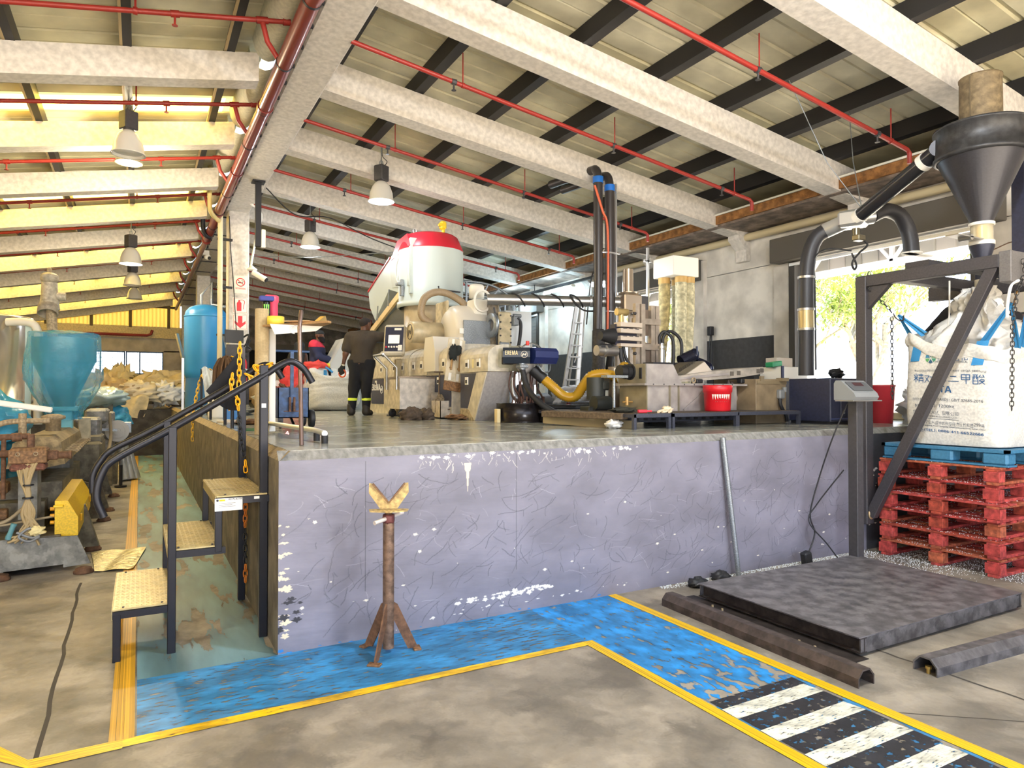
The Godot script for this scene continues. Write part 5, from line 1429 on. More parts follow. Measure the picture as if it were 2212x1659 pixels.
func cabinet() -> void:
	var c := thing("control_cabinet", "dark navy blue steel cabinet at the platform edge behind the scale indicator", "cabinet", V(6.9, PH, -1.05))
	part("body", B.new().mm(V(6.6, PH + 0.03, -1.36), V(7.22, 1.89, -0.75), 0.012), mt("navy"), c)
	part("plinth", B.new().mm(V(6.62, PH, -1.34), V(7.2, PH + 0.04, -0.77)), mt("black_steel"), c)
	part("door", B.new().mm(V(6.78, PH + 0.1, -0.76), V(7.2, 1.86, -0.735), 0.006), mt("navy"), c)
	for y in [1.46, 1.82]: part("lock", B.new().cyl(V(6.83, y, -0.74), V(6.83, y, -0.725), 0.012, 10), mt("alu"), c)
	part("base_strip", B.new().mm(V(6.6, PH + 0.06, -0.75), V(7.22, PH + 0.075, -0.742)), M(G(70, 80, 120), 0.4), c)
	solo("valve_block", "small black pneumatic valve lying on the navy cabinet", "valve", lump(V(7.0, 1.95, -0.95), V(0.12, 0.06, 0.07), 21, 0.6), mt("black_rubber"), V(7.0, 1.89, -0.95))
	var rb := thing("red_bin", "tall red bin standing at the platform edge in the doorway", "bin", V(7.55, PH, -0.72))
	part("body", B.new().lathe(V(7.55, PH, -0.72), [[0.0, 0.0], [0.14, 0.0], [0.165, 0.46], [0.175, 0.47], [0.175, 0.49], [0.155, 0.49], [0.14, 0.1]], 24), M(G(176, 46, 56), 0.4), rb)
	solo("crumpled_sheet", "crumpled grey plastic sheet on the floor in the bright doorway", "plastic sheet", lump(V(8.6, 1.5, -0.75), V(0.35, 0.28, 0.25), 31, 0.9, 26, 2.4), M(G(196, 194, 194), 0.35, 0.2), V(8.6, PH, -0.75))
	solo("timber_batten", "pale timber batten lying across the sunlit doorway", "timber", B.new().cbox(V(8.9, 1.37, -1.0), V(0.12, 0.1, 1.6), 0.01), M(G(206, 190, 150), 0.7), V(8.9, PH, -1.0))
func film(c: Color, al: float) -> StandardMaterial3D:     # thin translucent plastic
	var m := StandardMaterial3D.new()
	m.albedo_color = Color(c.r, c.g, c.b, al)
	m.transparency = BaseMaterial3D.TRANSPARENCY_ALPHA
	m.roughness = 0.28
	m.normal_enabled = true
	m.normal_texture = noise_tex("crumple")
	m.normal_scale = 0.9
	m.uv1_triplanar = true
	m.uv1_scale = Vector3.ONE * 1.3
	m.cull_mode = BaseMaterial3D.CULL_DISABLED
	return m

func build_left_machine() -> void:
	var ol := mt("machine_olive")
	var gr := mt("machine_grey")
	var t := thing("extrusion_machine", "dirty grey olive extrusion machine with rusty die head in the left bay", "machine", V(-1.7, 0, -5))
	part("front_plate", B.new().prism([Vector2(-2.8, 0.03), Vector2(-1.9, 0.03), Vector2(-1.88, 0.06), Vector2(-1.42, 0.075), Vector2(-1.42, 0.045), Vector2(-1.2, 0.06), Vector2(-1.31, 0.335), Vector2(-2.8, 0.375)], V(0, 0, -3.14), Vector3.RIGHT, Vector3.UP, V(0, 0, 0.03)), gr, t, "grey base plate with yellowish stains")
	part("base_beam", B.new().mm(V(-2.8, 0.1, -4.2), V(-1.45, 0.35, -3.15)).mm(V(-2.3, 0.1, -9.0), V(-1.5, 0.5, -4.2)), ol, t)
	part("bed", B.new().mm(V(-2.05, 0.5, -9.0), V(-1.5, 0.78, -3.9)).mm(V(-2.2, 0.35, -4.6), V(-1.62, 0.62, -3.6)), ol, t)
	for z in [-4.0, -5.9, -6.75, -8.3]:
		part("leg", B.new().prism([Vector2(-1.45, 0.05), Vector2(-1.17, 0.05), Vector2(-1.3, 0.5), Vector2(-1.45, 0.55)], V(0, 0, z - 0.04), Vector3.RIGHT, Vector3.UP, V(0, 0, 0.05)).prism([Vector2(-1.2, 0.05), Vector2(-1.17, 0.05), Vector2(-1.3, 0.5), Vector2(-1.33, 0.5)], V(0, 0, z - 0.12), Vector3.RIGHT, Vector3.UP, V(0, 0, 0.12)), ol, t)
	for p in [[-1.25, -3.0], [-1.23, -4.05], [-1.2, -5.95], [-1.18, -6.8], [-1.15, -8.33], [-1.9, -3.05]]:
		part("levelling_foot", B.new().lathe(V(p[0], 0, p[1]), [[0.0, 0.0], [0.085, 0.0], [0.085, 0.02], [0.07, 0.03], [0.07, 0.045], [0.03, 0.06], [0.0, 0.06]], 18), mt("rust"), t)
	# barrel cover with bolts
	part("barrel_cover", B.new().prism([Vector2(-1.95, 0.95), Vector2(-1.9, 1.2), Vector2(-1.8, 1.26), Vector2(-1.58, 1.26), Vector2(-1.5, 1.2), Vector2(-1.46, 0.98), Vector2(-1.6, 0.95)], V(0, 0, -6.3), Vector3.RIGHT, Vector3.UP, V(0, 0, 2.6)), M(G(168, 146, 104), 0.6, 0.1, "dirt", 1.4), t)
	for k in 9: part("tie_bolt", B.new().cyl(V(-1.5, 1.1, -4.0 - k * 0.24), V(-1.36, 1.09, -4.02 - k * 0.24), 0.012, 8).cyl(V(-1.39, 1.092, -4.02 - k * 0.24), V(-1.37, 1.09, -4.02 - k * 0.24), 0.024, 6), mt("rust_pale"), t)
	part("support", B.new().mm(V(-1.85, 0.75, -6.0), V(-1.55, 0.98, -5.4)).mm(V(-1.8, 0.5, -3.6), V(-1.65, 1.0, -3.3)), gr, t)
	part("motor_box", B.new().cbox(V(-1.5, 0.75, -7.0), V(0.5, 0.55, 1.2), 0.03).cbox(V(-1.42, 1.05, -6.9), V(0.34, 0.12, 0.6), 0.02), ol, t)
	part("gear_case", B.new().cbox(V(-1.45, 1.2, -7.1), V(0.32, 0.3, 0.7), 0.03).cbox(V(-1.36, 1.36, -7.8), V(0.3, 0.2, 0.9), 0.03).cbox(V(-1.33, 1.05, -8.3), V(0.36, 0.7, 0.6), 0.02), M(G(150, 148, 144), 0.5, 0.3, "dirt", 1.5), t)
	part("side_block", B.new().cbox(V(-1.46, 1.2, -6.5), V(0.14, 0.34, 0.1), 0.01), mt("beige"), t)
	part("belt_wheel", B.new().cyl(V(-1.1, 1.1, -8.0), V(-1.1, 1.1, -7.9), 0.17, 24).cyl(V(-1.1, 1.1, -7.9), V(-1.1, 1.1, -7.86), 0.11, 20).cyl(V(-1.1, 1.1, -7.86), V(-1.1, 1.1, -7.8), 0.05, 14), M(G(160, 156, 148), 0.45, 0.4), t)
	part("linkage", B.new().bar(V(-1.35, 1.14, -7.75), V(-1.1, 1.12, -7.78), 0.04, 0.04).cbox(V(-0.96, 1.15, -8.0), V(0.12, 0.18, 0.14), 0.01), mt("galv"), t)
	# die head
	var rs := M(G(150, 112, 74), 0.7, 0.15, "dirt", 4.0)
	part("die_block", B.new().cbox(V(-1.715, 1.105, -3.3), V(0.3, 0.13, 0.26), 0.008).cbox(V(-1.715, 1.17, -3.3), V(0.28, 0.03, 0.22), 0.01), rs, t)
	part("die_lip", B.new().cbox(V(-1.715, 1.0, -3.29), V(0.28, 0.06, 0.24), 0.015).cbox(V(-1.715, 1.04, -3.2), V(0.25, 0.02, 0.03), 0.004), M(G(132, 84, 66), 0.8, 0.1, "dirt", 5.0), t)
	for x in [-1.79, -1.65]: part("port", B.new().lathe(V(x, 1.13, -3.165), [[0.012, -0.004], [0.012, 0.006], [0.02, 0.006], [0.02, 0.0]], 14, rot(Vector3.RIGHT, 90)), mt("rust_pale"), t)
	part("end_pipe", B.new().cyl(V(-1.57, 1.105, -3.3), V(-1.385, 1.1, -3.3), 0.036, 16).cyl(V(-1.4, 1.1, -3.3), V(-1.375, 1.1, -3.3), 0.042, 16).cbox(V(-1.53, 1.105, -3.3), V(0.1, 0.09, 0.1), 0.01), mt("rust"), t)
	part("rising_neck", B.new().cbox(V(-1.71, 1.24, -3.35), V(0.06, 0.14, 0.06), 0.008), mt("rust"), t)
	part("manifold", B.new().tube([V(-2.4, 1.27, -3.3), V(-1.72, 1.29, -3.36)], 0.03, 12).cyl(V(-1.86, 1.28, -3.34), V(-1.78, 1.285, -3.35), 0.042, 12).cyl(V(-2.1, 1.275, -3.3), V(-1.98, 1.28, -3.31), 0.04, 12).cyl(V(-1.92, 1.28, -3.34), V(-1.92, 0.7, -3.34), 0.02, 10).tube([V(-2.5, 1.12, -3.3), V(-1.86, 1.13, -3.3)], 0.035, 12), mt("rust"), t)
	part("upper_pipe", B.new().tube(spline([V(-2.3, 1.2, -3.7), V(-2.05, 1.37, -3.7), V(-1.9, 1.42, -3.7), V(-1.6, 1.42, -3.75)]), 0.028, 10).cyl(V(-1.82, 1.3, -3.7), V(-1.82, 1.5, -3.7), 0.035, 12), mt("rust_pale"), t)
	part("pot", B.new().lathe(V(-1.6, 1.3, -4.1), [[0.0, 0.0], [0.07, 0.0], [0.07, 0.12], [0.11, 0.13], [0.11, 0.16], [0.05, 0.18], [0.0, 0.18]], 18), mt("rust_pale"), t)
	part("heater_arm", B.new().bar(V(-2.2, 1.62, -4.2), V(-1.62, 1.52, -4.2), 0.07, 0.06, Vector3.UP, 0.01).ball(V(-2.25, 1.6, -4.2), V(0.1, 0.12, 0.1)), mt("off_white"), t)
	# cables that hang from the die
	var cables := B.new()
	for k in 12:
		var f := k / 11.0
		var x := -1.72 + 0.06 * (f - 0.5)
		cables.tube(spline([V(x - 0.06 + 0.16 * f, 1.05 + 0.1 * f, -3.22), V(x + rng.randf_range(-0.02, 0.02), 0.9, -3.14), V(-1.70 + 0.03 * (f - 0.5), 0.75, -3.1), V(-1.7 + rng.randf_range(-0.05, 0.06), 0.58, -3.08), V(-1.68 + 0.16 * (f - 0.5), 0.42, -3.08), V(-1.7 + rng.randf_range(-0.16, 0.1), 0.34 + rng.randf_range(-0.06, 0.08), -3.08)], 5), 0.008 + 0.003 * (k % 3), 5)
	part("cable_bundle", cables, M(G(164, 142, 100), 0.6), t)
	part("cable_tie", B.new().cyl(V(-1.7, 0.72, -3.1), V(-1.7, 0.735, -3.1), 0.045, 12).cyl(V(-1.7, 0.84, -3.12), V(-1.7, 0.85, -3.12), 0.045, 12), mt("black_rubber"), t)
	part("floor_coil", B.new().tube(spline([V(-1.78, 0.42, -3.06), V(-1.66, 0.36, -3.06), V(-1.6, 0.4, -3.06), V(-1.68, 0.45, -3.06), V(-1.76, 0.38, -3.05), V(-1.68, 0.33, -3.05), V(-1.6, 0.37, -3.05)]), 0.012, 6), mt("grey_plastic"), t)
	part("rag", lump(V(-1.62, 0.42, -3.06), V(0.06, 0.04, 0.03), 3, 0.8), M(G(228, 210, 150), 0.8), t)
	part("plug", B.new().cyl(V(-1.84, 0.38, -3.08), V(-1.8, 0.5, -3.08), 0.022, 12).cyl(V(-1.845, 0.36, -3.08), V(-1.835, 0.4, -3.08), 0.025, 12).cyl(V(-1.805, 0.48, -3.08), V(-1.8, 0.5, -3.08), 0.025, 12), M(G(90, 140, 146), 0.5), t, "blue ended connector hanging from a cable")
	part("small_valves", B.new().cyl(V(-2.1, 0.62, -3.3), V(-2.0, 0.62, -3.3), 0.04, 10).cyl(V(-2.2, 0.5, -3.3), V(-1.98, 0.5, -3.3), 0.03, 10).cyl(V(-2.0, 0.45, -3.25), V(-1.95, 0.7, -3.25), 0.02, 8).cbox(V(-1.95, 0.55, -3.4), V(0.12, 0.1, 0.1), 0.01).cbox(V(-1.98, 0.78, -3.6), V(0.14, 0.12, 0.2), 0.02), rs, t)
	part("hoses", B.new().tube(spline([V(-1.75, 0.62, -3.2), V(-1.9, 0.5, -3.2), V(-2.2, 0.45, -3.2), V(-2.5, 0.44, -3.2)]), 0.018, 6).tube(spline([V(-1.5, 0.52, -3.24), V(-1.7, 0.5, -3.2), V(-2.0, 0.47, -3.2), V(-2.5, 0.5, -3.2)]), 0.012, 6).tube(spline([V(-1.2, 1.4, -7.6), V(-1.18, 1.0, -7.6), V(-1.25, 0.7, -7.3), V(-1.4, 0.5, -6.9)]), 0.025, 6), M(G(150, 134, 104), 0.6), t)
	# yellow switch box
	var y := thing("yellow_box", "long yellow steel switch box with sloping top beside the extrusion machine", "switch box", V(-1.4, 0.32, -4.1))
	part("body", B.new().prism([Vector2(-1.5, 0.325), Vector2(-1.31, 0.325), Vector2(-1.31, 0.5), Vector2(-1.395, 0.665), Vector2(-1.5, 0.67)], V(0, 0, -5.1), Vector3.RIGHT, Vector3.UP, V(0, 0, 1.9)), M(G(244, 200, 20), 0.42, 0, "fine", 2.0), y)
	for z in [-3.45, -4.1, -4.8]: part("latch", B.new().cbox(V(-1.3, 0.46, z), V(0.02, 0.07, 0.03), 0.004), M(G(230, 180, 10), 0.4), y)
	part("front_bracket", B.new().cbox(V(-1.47, 0.62, -3.19), V(0.08, 0.022, 0.04), 0.004), M(G(244, 200, 20), 0.42), y)
	for k in 3: part("cable_gland", B.new().cyl(V(-1.505, 0.59 - k * 0.065, -3.24), V(-1.54, 0.59 - k * 0.065, -3.24), 0.018, 10), M(G(226, 160, 20), 0.4), y)
	# foil covered board on the floor
	var fb := B.new()
	fb.sheet(14, 6, func(u, w): return V(-1.24 + 0.02 * w, 0.006, -3.9).lerp(V(-1.16, 0.006, -2.95), w).lerp(V(-0.72, 0.012, -3.83).lerp(V(-0.84, 0.012, -2.88), w), u) + V(0, 0.012 * absf(sin(u * 5.0 + w * 2.0)), 0), Vector3.UP)
	solo("foil_board", "flat foil covered insulation board lying on the floor beside the extrusion machine", "board", fb, M(G(228, 214, 160), 0.3, 0.5, "blotch", 2.0, 0.5, "crumple"), V(-1, 0, -3.4))
	# hopper wrapped in blue film
	var hz := -6.0
	var h := thing("wrapped_hopper", "cone hopper wrapped in crumpled blue plastic film over the extrusion machine", "hopper", V(-1.66, 1.26, hz))
	var o := V(-1.66, 0, hz)
	part("cone", B.new().lathe(o, [[0.36, 2.42], [0.36, 2.12], [0.345, 2.1], [0.12, 1.58], [0.12, 1.5]], 32), M(G(110, 124, 110), 0.35, 0.5), h, "steel hopper seen through the film")
	part("flange", B.new().cbox(V(-1.66, 1.5, hz), V(0.34, 0.06, 0.34), 0.01).cbox(V(-1.66, 1.36, hz), V(0.2, 0.24, 0.2), 0.01), M(G(120, 190, 200), 0.5), h)
	var cf := FastNoiseLite.new(); cf.seed = 77; cf.frequency = 2.2; cf.fractal_octaves = 4
	var wr := B.new()
	wr.sheet(72, 30, func(u, w):
		var a: float = TAU * u
		var r: float = 0.40 + 0.03 * sin(w * PI) if w < 0.55 else lerpf(0.405, 0.19, smoothstep(0.55, 1.0, w))
		var p := V(o.x + cos(a) * r, lerpf(2.47 + 0.02 * sin(a * 3.0), 1.36, w), o.z + sin(a) * r)
		var q: float = cf.get_noise_3d(cos(a) * 1.2, w * 1.1, sin(a) * 1.2)
		return p + V(cos(a), 0, sin(a)) * q * 0.05 * (0.4 + w), Vector3.ZERO, true)
	wr.sheet(40, 5, func(u, w):
		var a: float = TAU * u
		var r: float = lerpf(0.40, 0.1, w)
		return V(o.x + cos(a) * r, 2.47 + 0.02 * sin(a * 3.0) * (1.0 - w) + 0.05 * w + 0.02 * cf.get_noise_3d(cos(a) * 3.0, w * 3.0, sin(a) * 3.0), o.z + sin(a) * r), Vector3.UP, true)
	part("plastic_film", wr, film(G(60, 176, 216), 0.42), h, "blue translucent film")
	var cy := thing("pipe_separator", "pale cast pipe fitting with an open mouth standing above the wrapped hopper", "pipe fitting", V(-1.83, 2.47, -6.1))
	var c := V(-1.82, 0, -6.1)
	part("stem", B.new().cyl(c + V(0.02, 2.4, 0), c + V(0.0, 2.85, 0), 0.06, 16), mt("rust_pale"), cy)
	part("body", B.new().lathe(c + V(-0.02, 0, 0), [[0.09, 3.16], [0.095, 3.0], [0.12, 2.8]], 20).lathe(c + V(-0.02, 0, 0.03), [[0.1, 3.24], [0.105, 3.2], [0.085, 3.16], [0.05, 3.15]], 20).ball(c + V(-0.02, 3.24, 0.02), V(0.1, 0.05, 0.1)).cyl(c + V(0, 2.98, 0), c + V(0.16, 2.98, 0), 0.055, 14), M(G(196, 184, 160), 0.55, 0.1, "dirt", 2.0), cy)
	part("mouth", B.new().lathe(c + V(-0.03, 2.79, 0.05), [[0.115, 0.06], [0.118, -0.06], [0.104, -0.06], [0.1, 0.05], [0.0, 0.05]], 20, rot(Vector3.RIGHT, -28)), M(G(170, 156, 134), 0.6, 0.1, "dirt", 2.0), cy)
	part("knob", B.new().ball(c + V(-0.02, 3.32, 0.02), V(0.03, 0.035, 0.03)), mt("rust_pale"), cy)
	var ss := thing("steel_vessel", "shiny stainless steel vessel with cone foot at the left of the wrapped hopper", "vessel", V(-2.5, 0, -6.6))
	part("shell", B.new().lathe(V(-2.5, 0, -6.6), [[0.0, 2.78], [0.43, 2.72], [0.44, 2.7], [0.44, 1.62], [0.46, 1.62], [0.46, 1.58], [0.42, 1.56], [0.15, 1.3], [0.15, 1.2]], 40), M(G(206, 202, 196), 0.22, 0.9), ss)
	part("outlet_pipe", B.new().tube(spline([V(-2.3, 2.62, -6.15), V(-2.05, 2.62, -6.1), V(-1.96, 2.5, -6.08), V(-1.95, 2.2, -6.08), V(-1.95, 1.3, -6.08)]), 0.05, 12), M(G(214, 206, 186), 0.5), ss)
	for x in [-2.95, -2.08]: part("leg", B.new().mm(V(x - 0.03, 0, -6.3), V(x + 0.03, 2.6, -6.22)), M(G(190, 208, 200), 0.5), ss)
	part("leg", B.new().mm(V(-2.5, 0, -7.1), V(-2.44, 1.7, -7.04)), M(G(190, 208, 200), 0.5), ss)
	# blue film wrapped goods beyond
	for q in [[-1.42, 1.62, -10.2, 0.45, 0.2, 0.6, "film wrapped bundle with pale top beyond the belt wheel", 2], [-1.35, 1.22, -10.4, 0.42, 0.3, 0.6, "blue film wrapped bundle below the pale topped one", 5], [-2.4, 1.35, -4.9, 0.5, 0.35, 0.6, "blue film heap left of the rusty die head", 8], [-2.5, 0.85, -4.7, 0.5, 0.4, 0.5, "blue film heap low behind the rusty pipes", 9]]:
		var b := thing("wrapped_bundle", q[6], "bundle", V(q[0], q[1] - q[4], q[2]), "blue film bundles round the extrusion machine")
		part("film", lump(V(q[0], q[1], q[2]), V(q[3], q[4], q[5]), q[7], 0.35, 30, 2.0), M(G(70, 158, 190) if q[7] != 2 else G(170, 190, 190), 0.2, 0.0, "", 1.0, 0.6, "crumple", 1.2), b)
		part("stand", B.new().mm(V(q[0] - 0.25, 0, q[2] - 0.3), V(q[0] + 0.2, q[1] - q[4] * 0.6, q[2] + 0.3)), ol, b)
	var tubes := thing("foil_rolls", "leaning grey plastic wrapped tubes at the yellow line end beyond the machine", "rolls", V(-1.0, 0, -10.6))
	for k in 3: part("roll", B.new().cyl(V(-0.92 + 0.1 * k - 0.1, 0.02, -10.5 - 0.1 * k), V(-1.14 + 0.08 * k, 0.9 - 0.15 * k, -10.8), 0.07, 14), M(G(170, 172, 170), 0.3, 0.3, "", 1.0, 0.6, "crumple", 2.0), tubes)
	part("jack_foot", B.new().cyl(V(-1.08, 0, -9.6), V(-1.08, 0.4, -9.6), 0.03, 10).cyl(V(-1.08, 0, -9.6), V(-1.08, 0.03, -9.6), 0.1, 14), mt("black_steel"), tubes)
	# heap of empty sacks on the far raised floor
	var says := ["crumpled tan one at the left end of the heap", "tan one peaked against the blue window", "brown one rolled up in the middle of the heap", "long tan one along the top right of the heap", "white one at the right end of the heap", "tan one low behind the column", "pale one spread over the front of the heap"]
	var sp := [[-1.75, 1.85, -17.4, 0.5, 0.42, 0.5], [-1.3, 1.95, -18.4, 0.45, 0.5, 0.5], [-1.2, 1.72, -17.0, 0.6, 0.3, 0.45], [-0.2, 1.9, -18.2, 0.85, 0.42, 0.5], [-0.2, 1.7, -17.1, 0.5, 0.3, 0.4], [0.55, 1.6, -17.9, 0.5, 0.42, 0.5], [-0.85, 1.72, -16.9, 0.6, 0.28, 0.4]]
	for k in sp.size():
		var s: Array = sp[k]
		solo("empty_sack", "empty bulk sack, " + says[k], "sack", lump(V(s[0], s[1], s[2]), V(s[3], s[4], s[5]), 60 + k, 0.7, 34, 2.2), M([G(196, 172, 122), G(200, 180, 130), G(178, 152, 110), G(206, 186, 140), G(232, 230, 226), G(206, 190, 150), G(216, 202, 172)][k], 0.8, 0, "", 1.0, 0.5, "crumple", 1.0), V(s[0], 1.42, s[2]), "empty sacks heaped on the far raised floor")
	var dr := B.new()
	dr.sheet(20, 16, func(u, w):
		var p := V(lerpf(-1.42, -0.62, u) + 0.06 * sin(w * 4.0), 0, 0)
		var l: float = w * 1.2
		p.y = 1.75 - 0.3 * l if l < 0.45 else 1.615 - (l - 0.45) * (0.95 - 0.25 * u)
		p.z = -16.9 + l * 0.95 if l < 0.45 else -16.47 + 0.04 * sin(u * 12.0)
		return p + V(0, 0.04 * sin(u * 9.0 + w * 3.0), 0.03 * sin(u * 7.0 + w * 6.0)), V(0, 0, 1))
	solo("draped_sack", "tan sack draped over the edge of the dark end wall", "sack", dr, M(G(216, 198, 156), 0.85, 0, "blotch", 1.0), V(-1, 1.2, -16.5))

# ---------------------------------------------------------------- stairs
func build_stairs() -> void:
	var t := thing("steel_stairs", "black steel stairs with three chequer plate treads and bent handrails against the platform", "stairs", V(-0.45, 0, -0.9))
	var bs := M(G(34, 34, 40), 0.35, 0.4)
	var cp := M(G(206, 188, 136), 0.35, 0.35, "blotch", 2.0)
	var zf := -0.38
	var zb := -1.39
	for s in [[-0.94, -0.6, 0.325], [-0.625, -0.3, 0.67], [-0.34, -0.01, 1.0]]:
		var tr := part("tread", B.new().cbox(V((s[0] + s[1]) / 2, s[2], (zf + zb) / 2), V(s[1] - s[0], 0.012, zf - zb + 0.02), 0.003).mm(V(s[0] - 0.004, s[2] - 0.06, zb - 0.01), V(s[0], s[2] + 0.004, zf + 0.01)), cp, t, "worn chequer plate tread")
		var bars := B.new()
		for a in 11:
			for b in 24:
				var p := V(s[0] + 0.025 + a * 0.029, s[2] + 0.0068, zb + 0.02 + b * 0.042 + (0.021 if a % 2 else 0.0))
				bars.box(p, V(0.022, 0.002, 0.006), rot(Vector3.UP, 45 if (a + b) % 2 else -45))
		part("raised_bars", bars, cp, tr).set_meta("kind", "stuff")
		for z in [zf, zb]: part("tread_rail", B.new().bar(V(s[0], s[2] - 0.03, z), V(s[1] + 0.02, s[2] - 0.03, z), 0.04, 0.045), bs, t)
		for x in [s[0] + 0.06, s[1] - 0.06]:
			for z in [zf - 0.02, zb + 0.03]: part("bolt", B.new().cyl(V(x, s[2] + 0.004, z), V(x, s[2] + 0.013, z), 0.007, 8), mt("dark_grey"), t)
	for z in [zf, zb]:
		part("leg", B.new().cbox(V(-0.915, 0.15, z), V(0.045, 0.3, 0.045), 0.003), bs, t)
		part("newel_post", B.new().cbox(V(-0.605, 0.74, z), V(0.05, 1.48, 0.05), 0.004), bs, t)
		part("riser_post", B.new().cbox(V(-0.325, 0.81, z), V(0.045, 0.36, 0.045), 0.003), bs, t)
	part("newel_post", B.new().cbox(V(-0.032, 0.95, zf - 0.03), V(0.055, 1.9, 0.055), 0.004), bs, t)
	part("newel_post", B.new().cbox(V(-0.05, 0.95, zb), V(0.055, 1.9, 0.055), 0.004), bs, t)
	part("handrail", B.new().tube(spline([V(-0.99, 0.92, zf), V(-1.03, 1.05, zf), V(-1.0, 1.2, zf), V(-0.92, 1.29, zf), V(-0.6, 1.475, zf), V(-0.06, 1.81, zf - 0.02), V(0.05, 1.885, zf - 0.03), V(0.15, 1.93, zf - 0.03), V(0.24, 1.88, zf - 0.03), V(0.305, 1.78, zf - 0.03)], 6), 0.024, 14), bs, t)
	part("handrail", B.new().tube(spline([V(-1.1, 0.95, zb), V(-1.1, 1.08, zb), V(-1.05, 1.19, zb), V(-0.97, 1.275, zb), V(-0.7, 1.42, zb), V(-0.2, 1.725, zb), V(0.0, 1.875, zb), V(0.13, 1.945, zb), V(0.22, 1.9, zb), V(0.27, 1.83, zb)], 6), 0.024, 14), bs, t)
	part("tape_patch", B.new().mm(V(-0.05, 1.6, zf - 0.0015), V(-0.02, 1.63, zf + 0.0005)), mt("off_white"), t)
	# maker's plate
	var pl := part("name_plate", B.new().mm(V(-0.35, 0.905, zf + 0.022), V(-0.175, 0.99, zf + 0.025)), mt("off_white"), t, "white name plate with small printed lines")
	var lt := B.new()
	lt.add(text_b("AX PLASTICS", 0.012, 0.001, true), Transform3D(Basis(), V(-0.265, 0.972, zf + 0.026)))
	for k in 3: lt.mm(V(-0.325, 0.955 - k * 0.011, zf + 0.025), V(-0.22 - 0.02 * (k % 2), 0.957 - k * 0.011, zf + 0.026))
	part("lettering", lt, mt("dark_grey"), pl)
	part("round_mark", B.new().cyl(V(-0.333, 0.977, zf + 0.025), V(-0.333, 0.977, zf + 0.0262), 0.008, 14), mt("black_steel"), pl)
	part("gold_mark", B.new().mm(V(-0.322, 0.971, zf + 0.025), V(-0.285, 0.983, zf + 0.0262)), mt("yellow"), pl)
	part("small_label", B.new().mm(V(-0.1, 0.972, zf + 0.023), V(-0.065, 0.99, zf + 0.025)), mt("off_white"), t)
	# plastic chain wound round the back post and hanging down it
	var yl := mt("chain_yellow")
	var bk := M(G(28, 28, 30), 0.4)
	var ch := thing("plastic_chain", "yellow and black plastic chain hung over the back handrail of the stairs", "chain", V(-0.06, 1.0, -1.33))
	var zc := -1.33
	part("yellow_links", chain_b(B.new(), [V(-0.078, 2.12, zc), V(-0.085, 1.75, zc), V(-0.12, 1.72, zc + 0.03)], 0.06, 0.016, 0.0055), yl, ch)
	part("yellow_links", chain_b(B.new(), [V(-0.14, 1.86, zc + 0.05), V(-0.15, 1.74, zc + 0.06), V(-0.1, 1.66, zc + 0.05), V(-0.09, 1.55, zc + 0.03)], 0.06, 0.017, 0.006), yl, ch)
	part("yellow_links", chain_b(B.new(), [V(-0.04, 1.86, zc + 0.05), V(0.0, 1.84, zc + 0.05), V(0.02, 1.76, zc + 0.06)], 0.06, 0.017, 0.006), yl, ch)
	var hp := B.new()
	for k in 16:
		var q := V(0.09 + rng.randf_range(-0.06, 0.06), 1.9 + rng.randf_range(-0.05, 0.06), zc + rng.randf_range(-0.02, 0.06))
		hp.link(Transform3D(Basis.from_euler(V(rng.randf() * 6, rng.randf() * 6, rng.randf() * 6)), q), 0.06, 0.017, 0.006)
	part("tangled_links", hp, yl, ch)
	part("black_links", chain_b(B.new(), [V(-0.09, 1.55, zc + 0.03), V(-0.07, 1.35, zc + 0.02), V(-0.05, 1.2, zc + 0.03), V(-0.04, 1.15, zc + 0.03)], 0.06, 0.016, 0.0055), bk, ch)
	part("yellow_links", chain_b(B.new(), [V(-0.035, 1.15, zc + 0.03), V(-0.03, 1.02, zc + 0.03)], 0.06, 0.016, 0.0055), yl, ch)
	part("orange_links", chain_b(B.new(), [V(-0.03, 0.84, zc + 0.03), V(-0.035, 0.6, zc + 0.03)], 0.06, 0.016, 0.0055), M(G(214, 120, 30), 0.45), ch)
	part("black_links", chain_b(B.new(), [V(-0.03, 1.02, zc + 0.03), V(-0.03, 0.84, zc + 0.03)], 0.06, 0.014, 0.005), bk, ch)
	part("black_links", chain_b(B.new(), [V(-0.035, 0.6, zc + 0.03), V(-0.03, 0.3, zc + 0.03)], 0.06, 0.015, 0.005), bk, ch)
	part("orange_links", chain_b(B.new(), [V(-0.03, 0.3, zc + 0.03), V(-0.03, 0.14, zc + 0.03)], 0.06, 0.016, 0.0055), M(G(214, 120, 30), 0.45), ch)
	# black post with the jacket, and the brown mop
	var jk := thing("hanging_jacket", "black cloth jacket hung on a post beside the handrail of the stairs", "jacket", V(-0.1, 1.6, -1.55))
	part("post", B.new().mm(V(-0.04, PH - 0.3, -1.62), V(-0.005, 2.1, -1.58)), M(G(66, 62, 60), 0.5), jk)
	var jb := B.new()
	jb.sheet(16, 18, func(u, w):
		var l := V(-0.07, 2.04, -1.54).lerp(V(-0.32, 1.72, -1.5), w)
		var r := V(-0.03, 2.0, -1.54).lerp(V(-0.04, 1.56, -1.52), w)
		var p := l.lerp(r, u)
		return p + V(0.0, -0.06 * sin(u * PI) * w, 0.03 * sin(u * 8.0) * w + 0.02), V(0, 0, 1))
	jb.sheet(10, 10, func(u, w):
		var l := V(-0.07, 2.04, -1.58).lerp(V(-0.28, 1.68, -1.58), w)
		return l.lerp(V(-0.04, 1.56, -1.56).lerp(V(-0.03, 2.0, -1.58), 1.0 - w), u) + V(0, 0, -0.03 * sin(u * 6.0)), V(0, 0, -1))
	part("cloth", jb, mt("black_cloth"), jk)

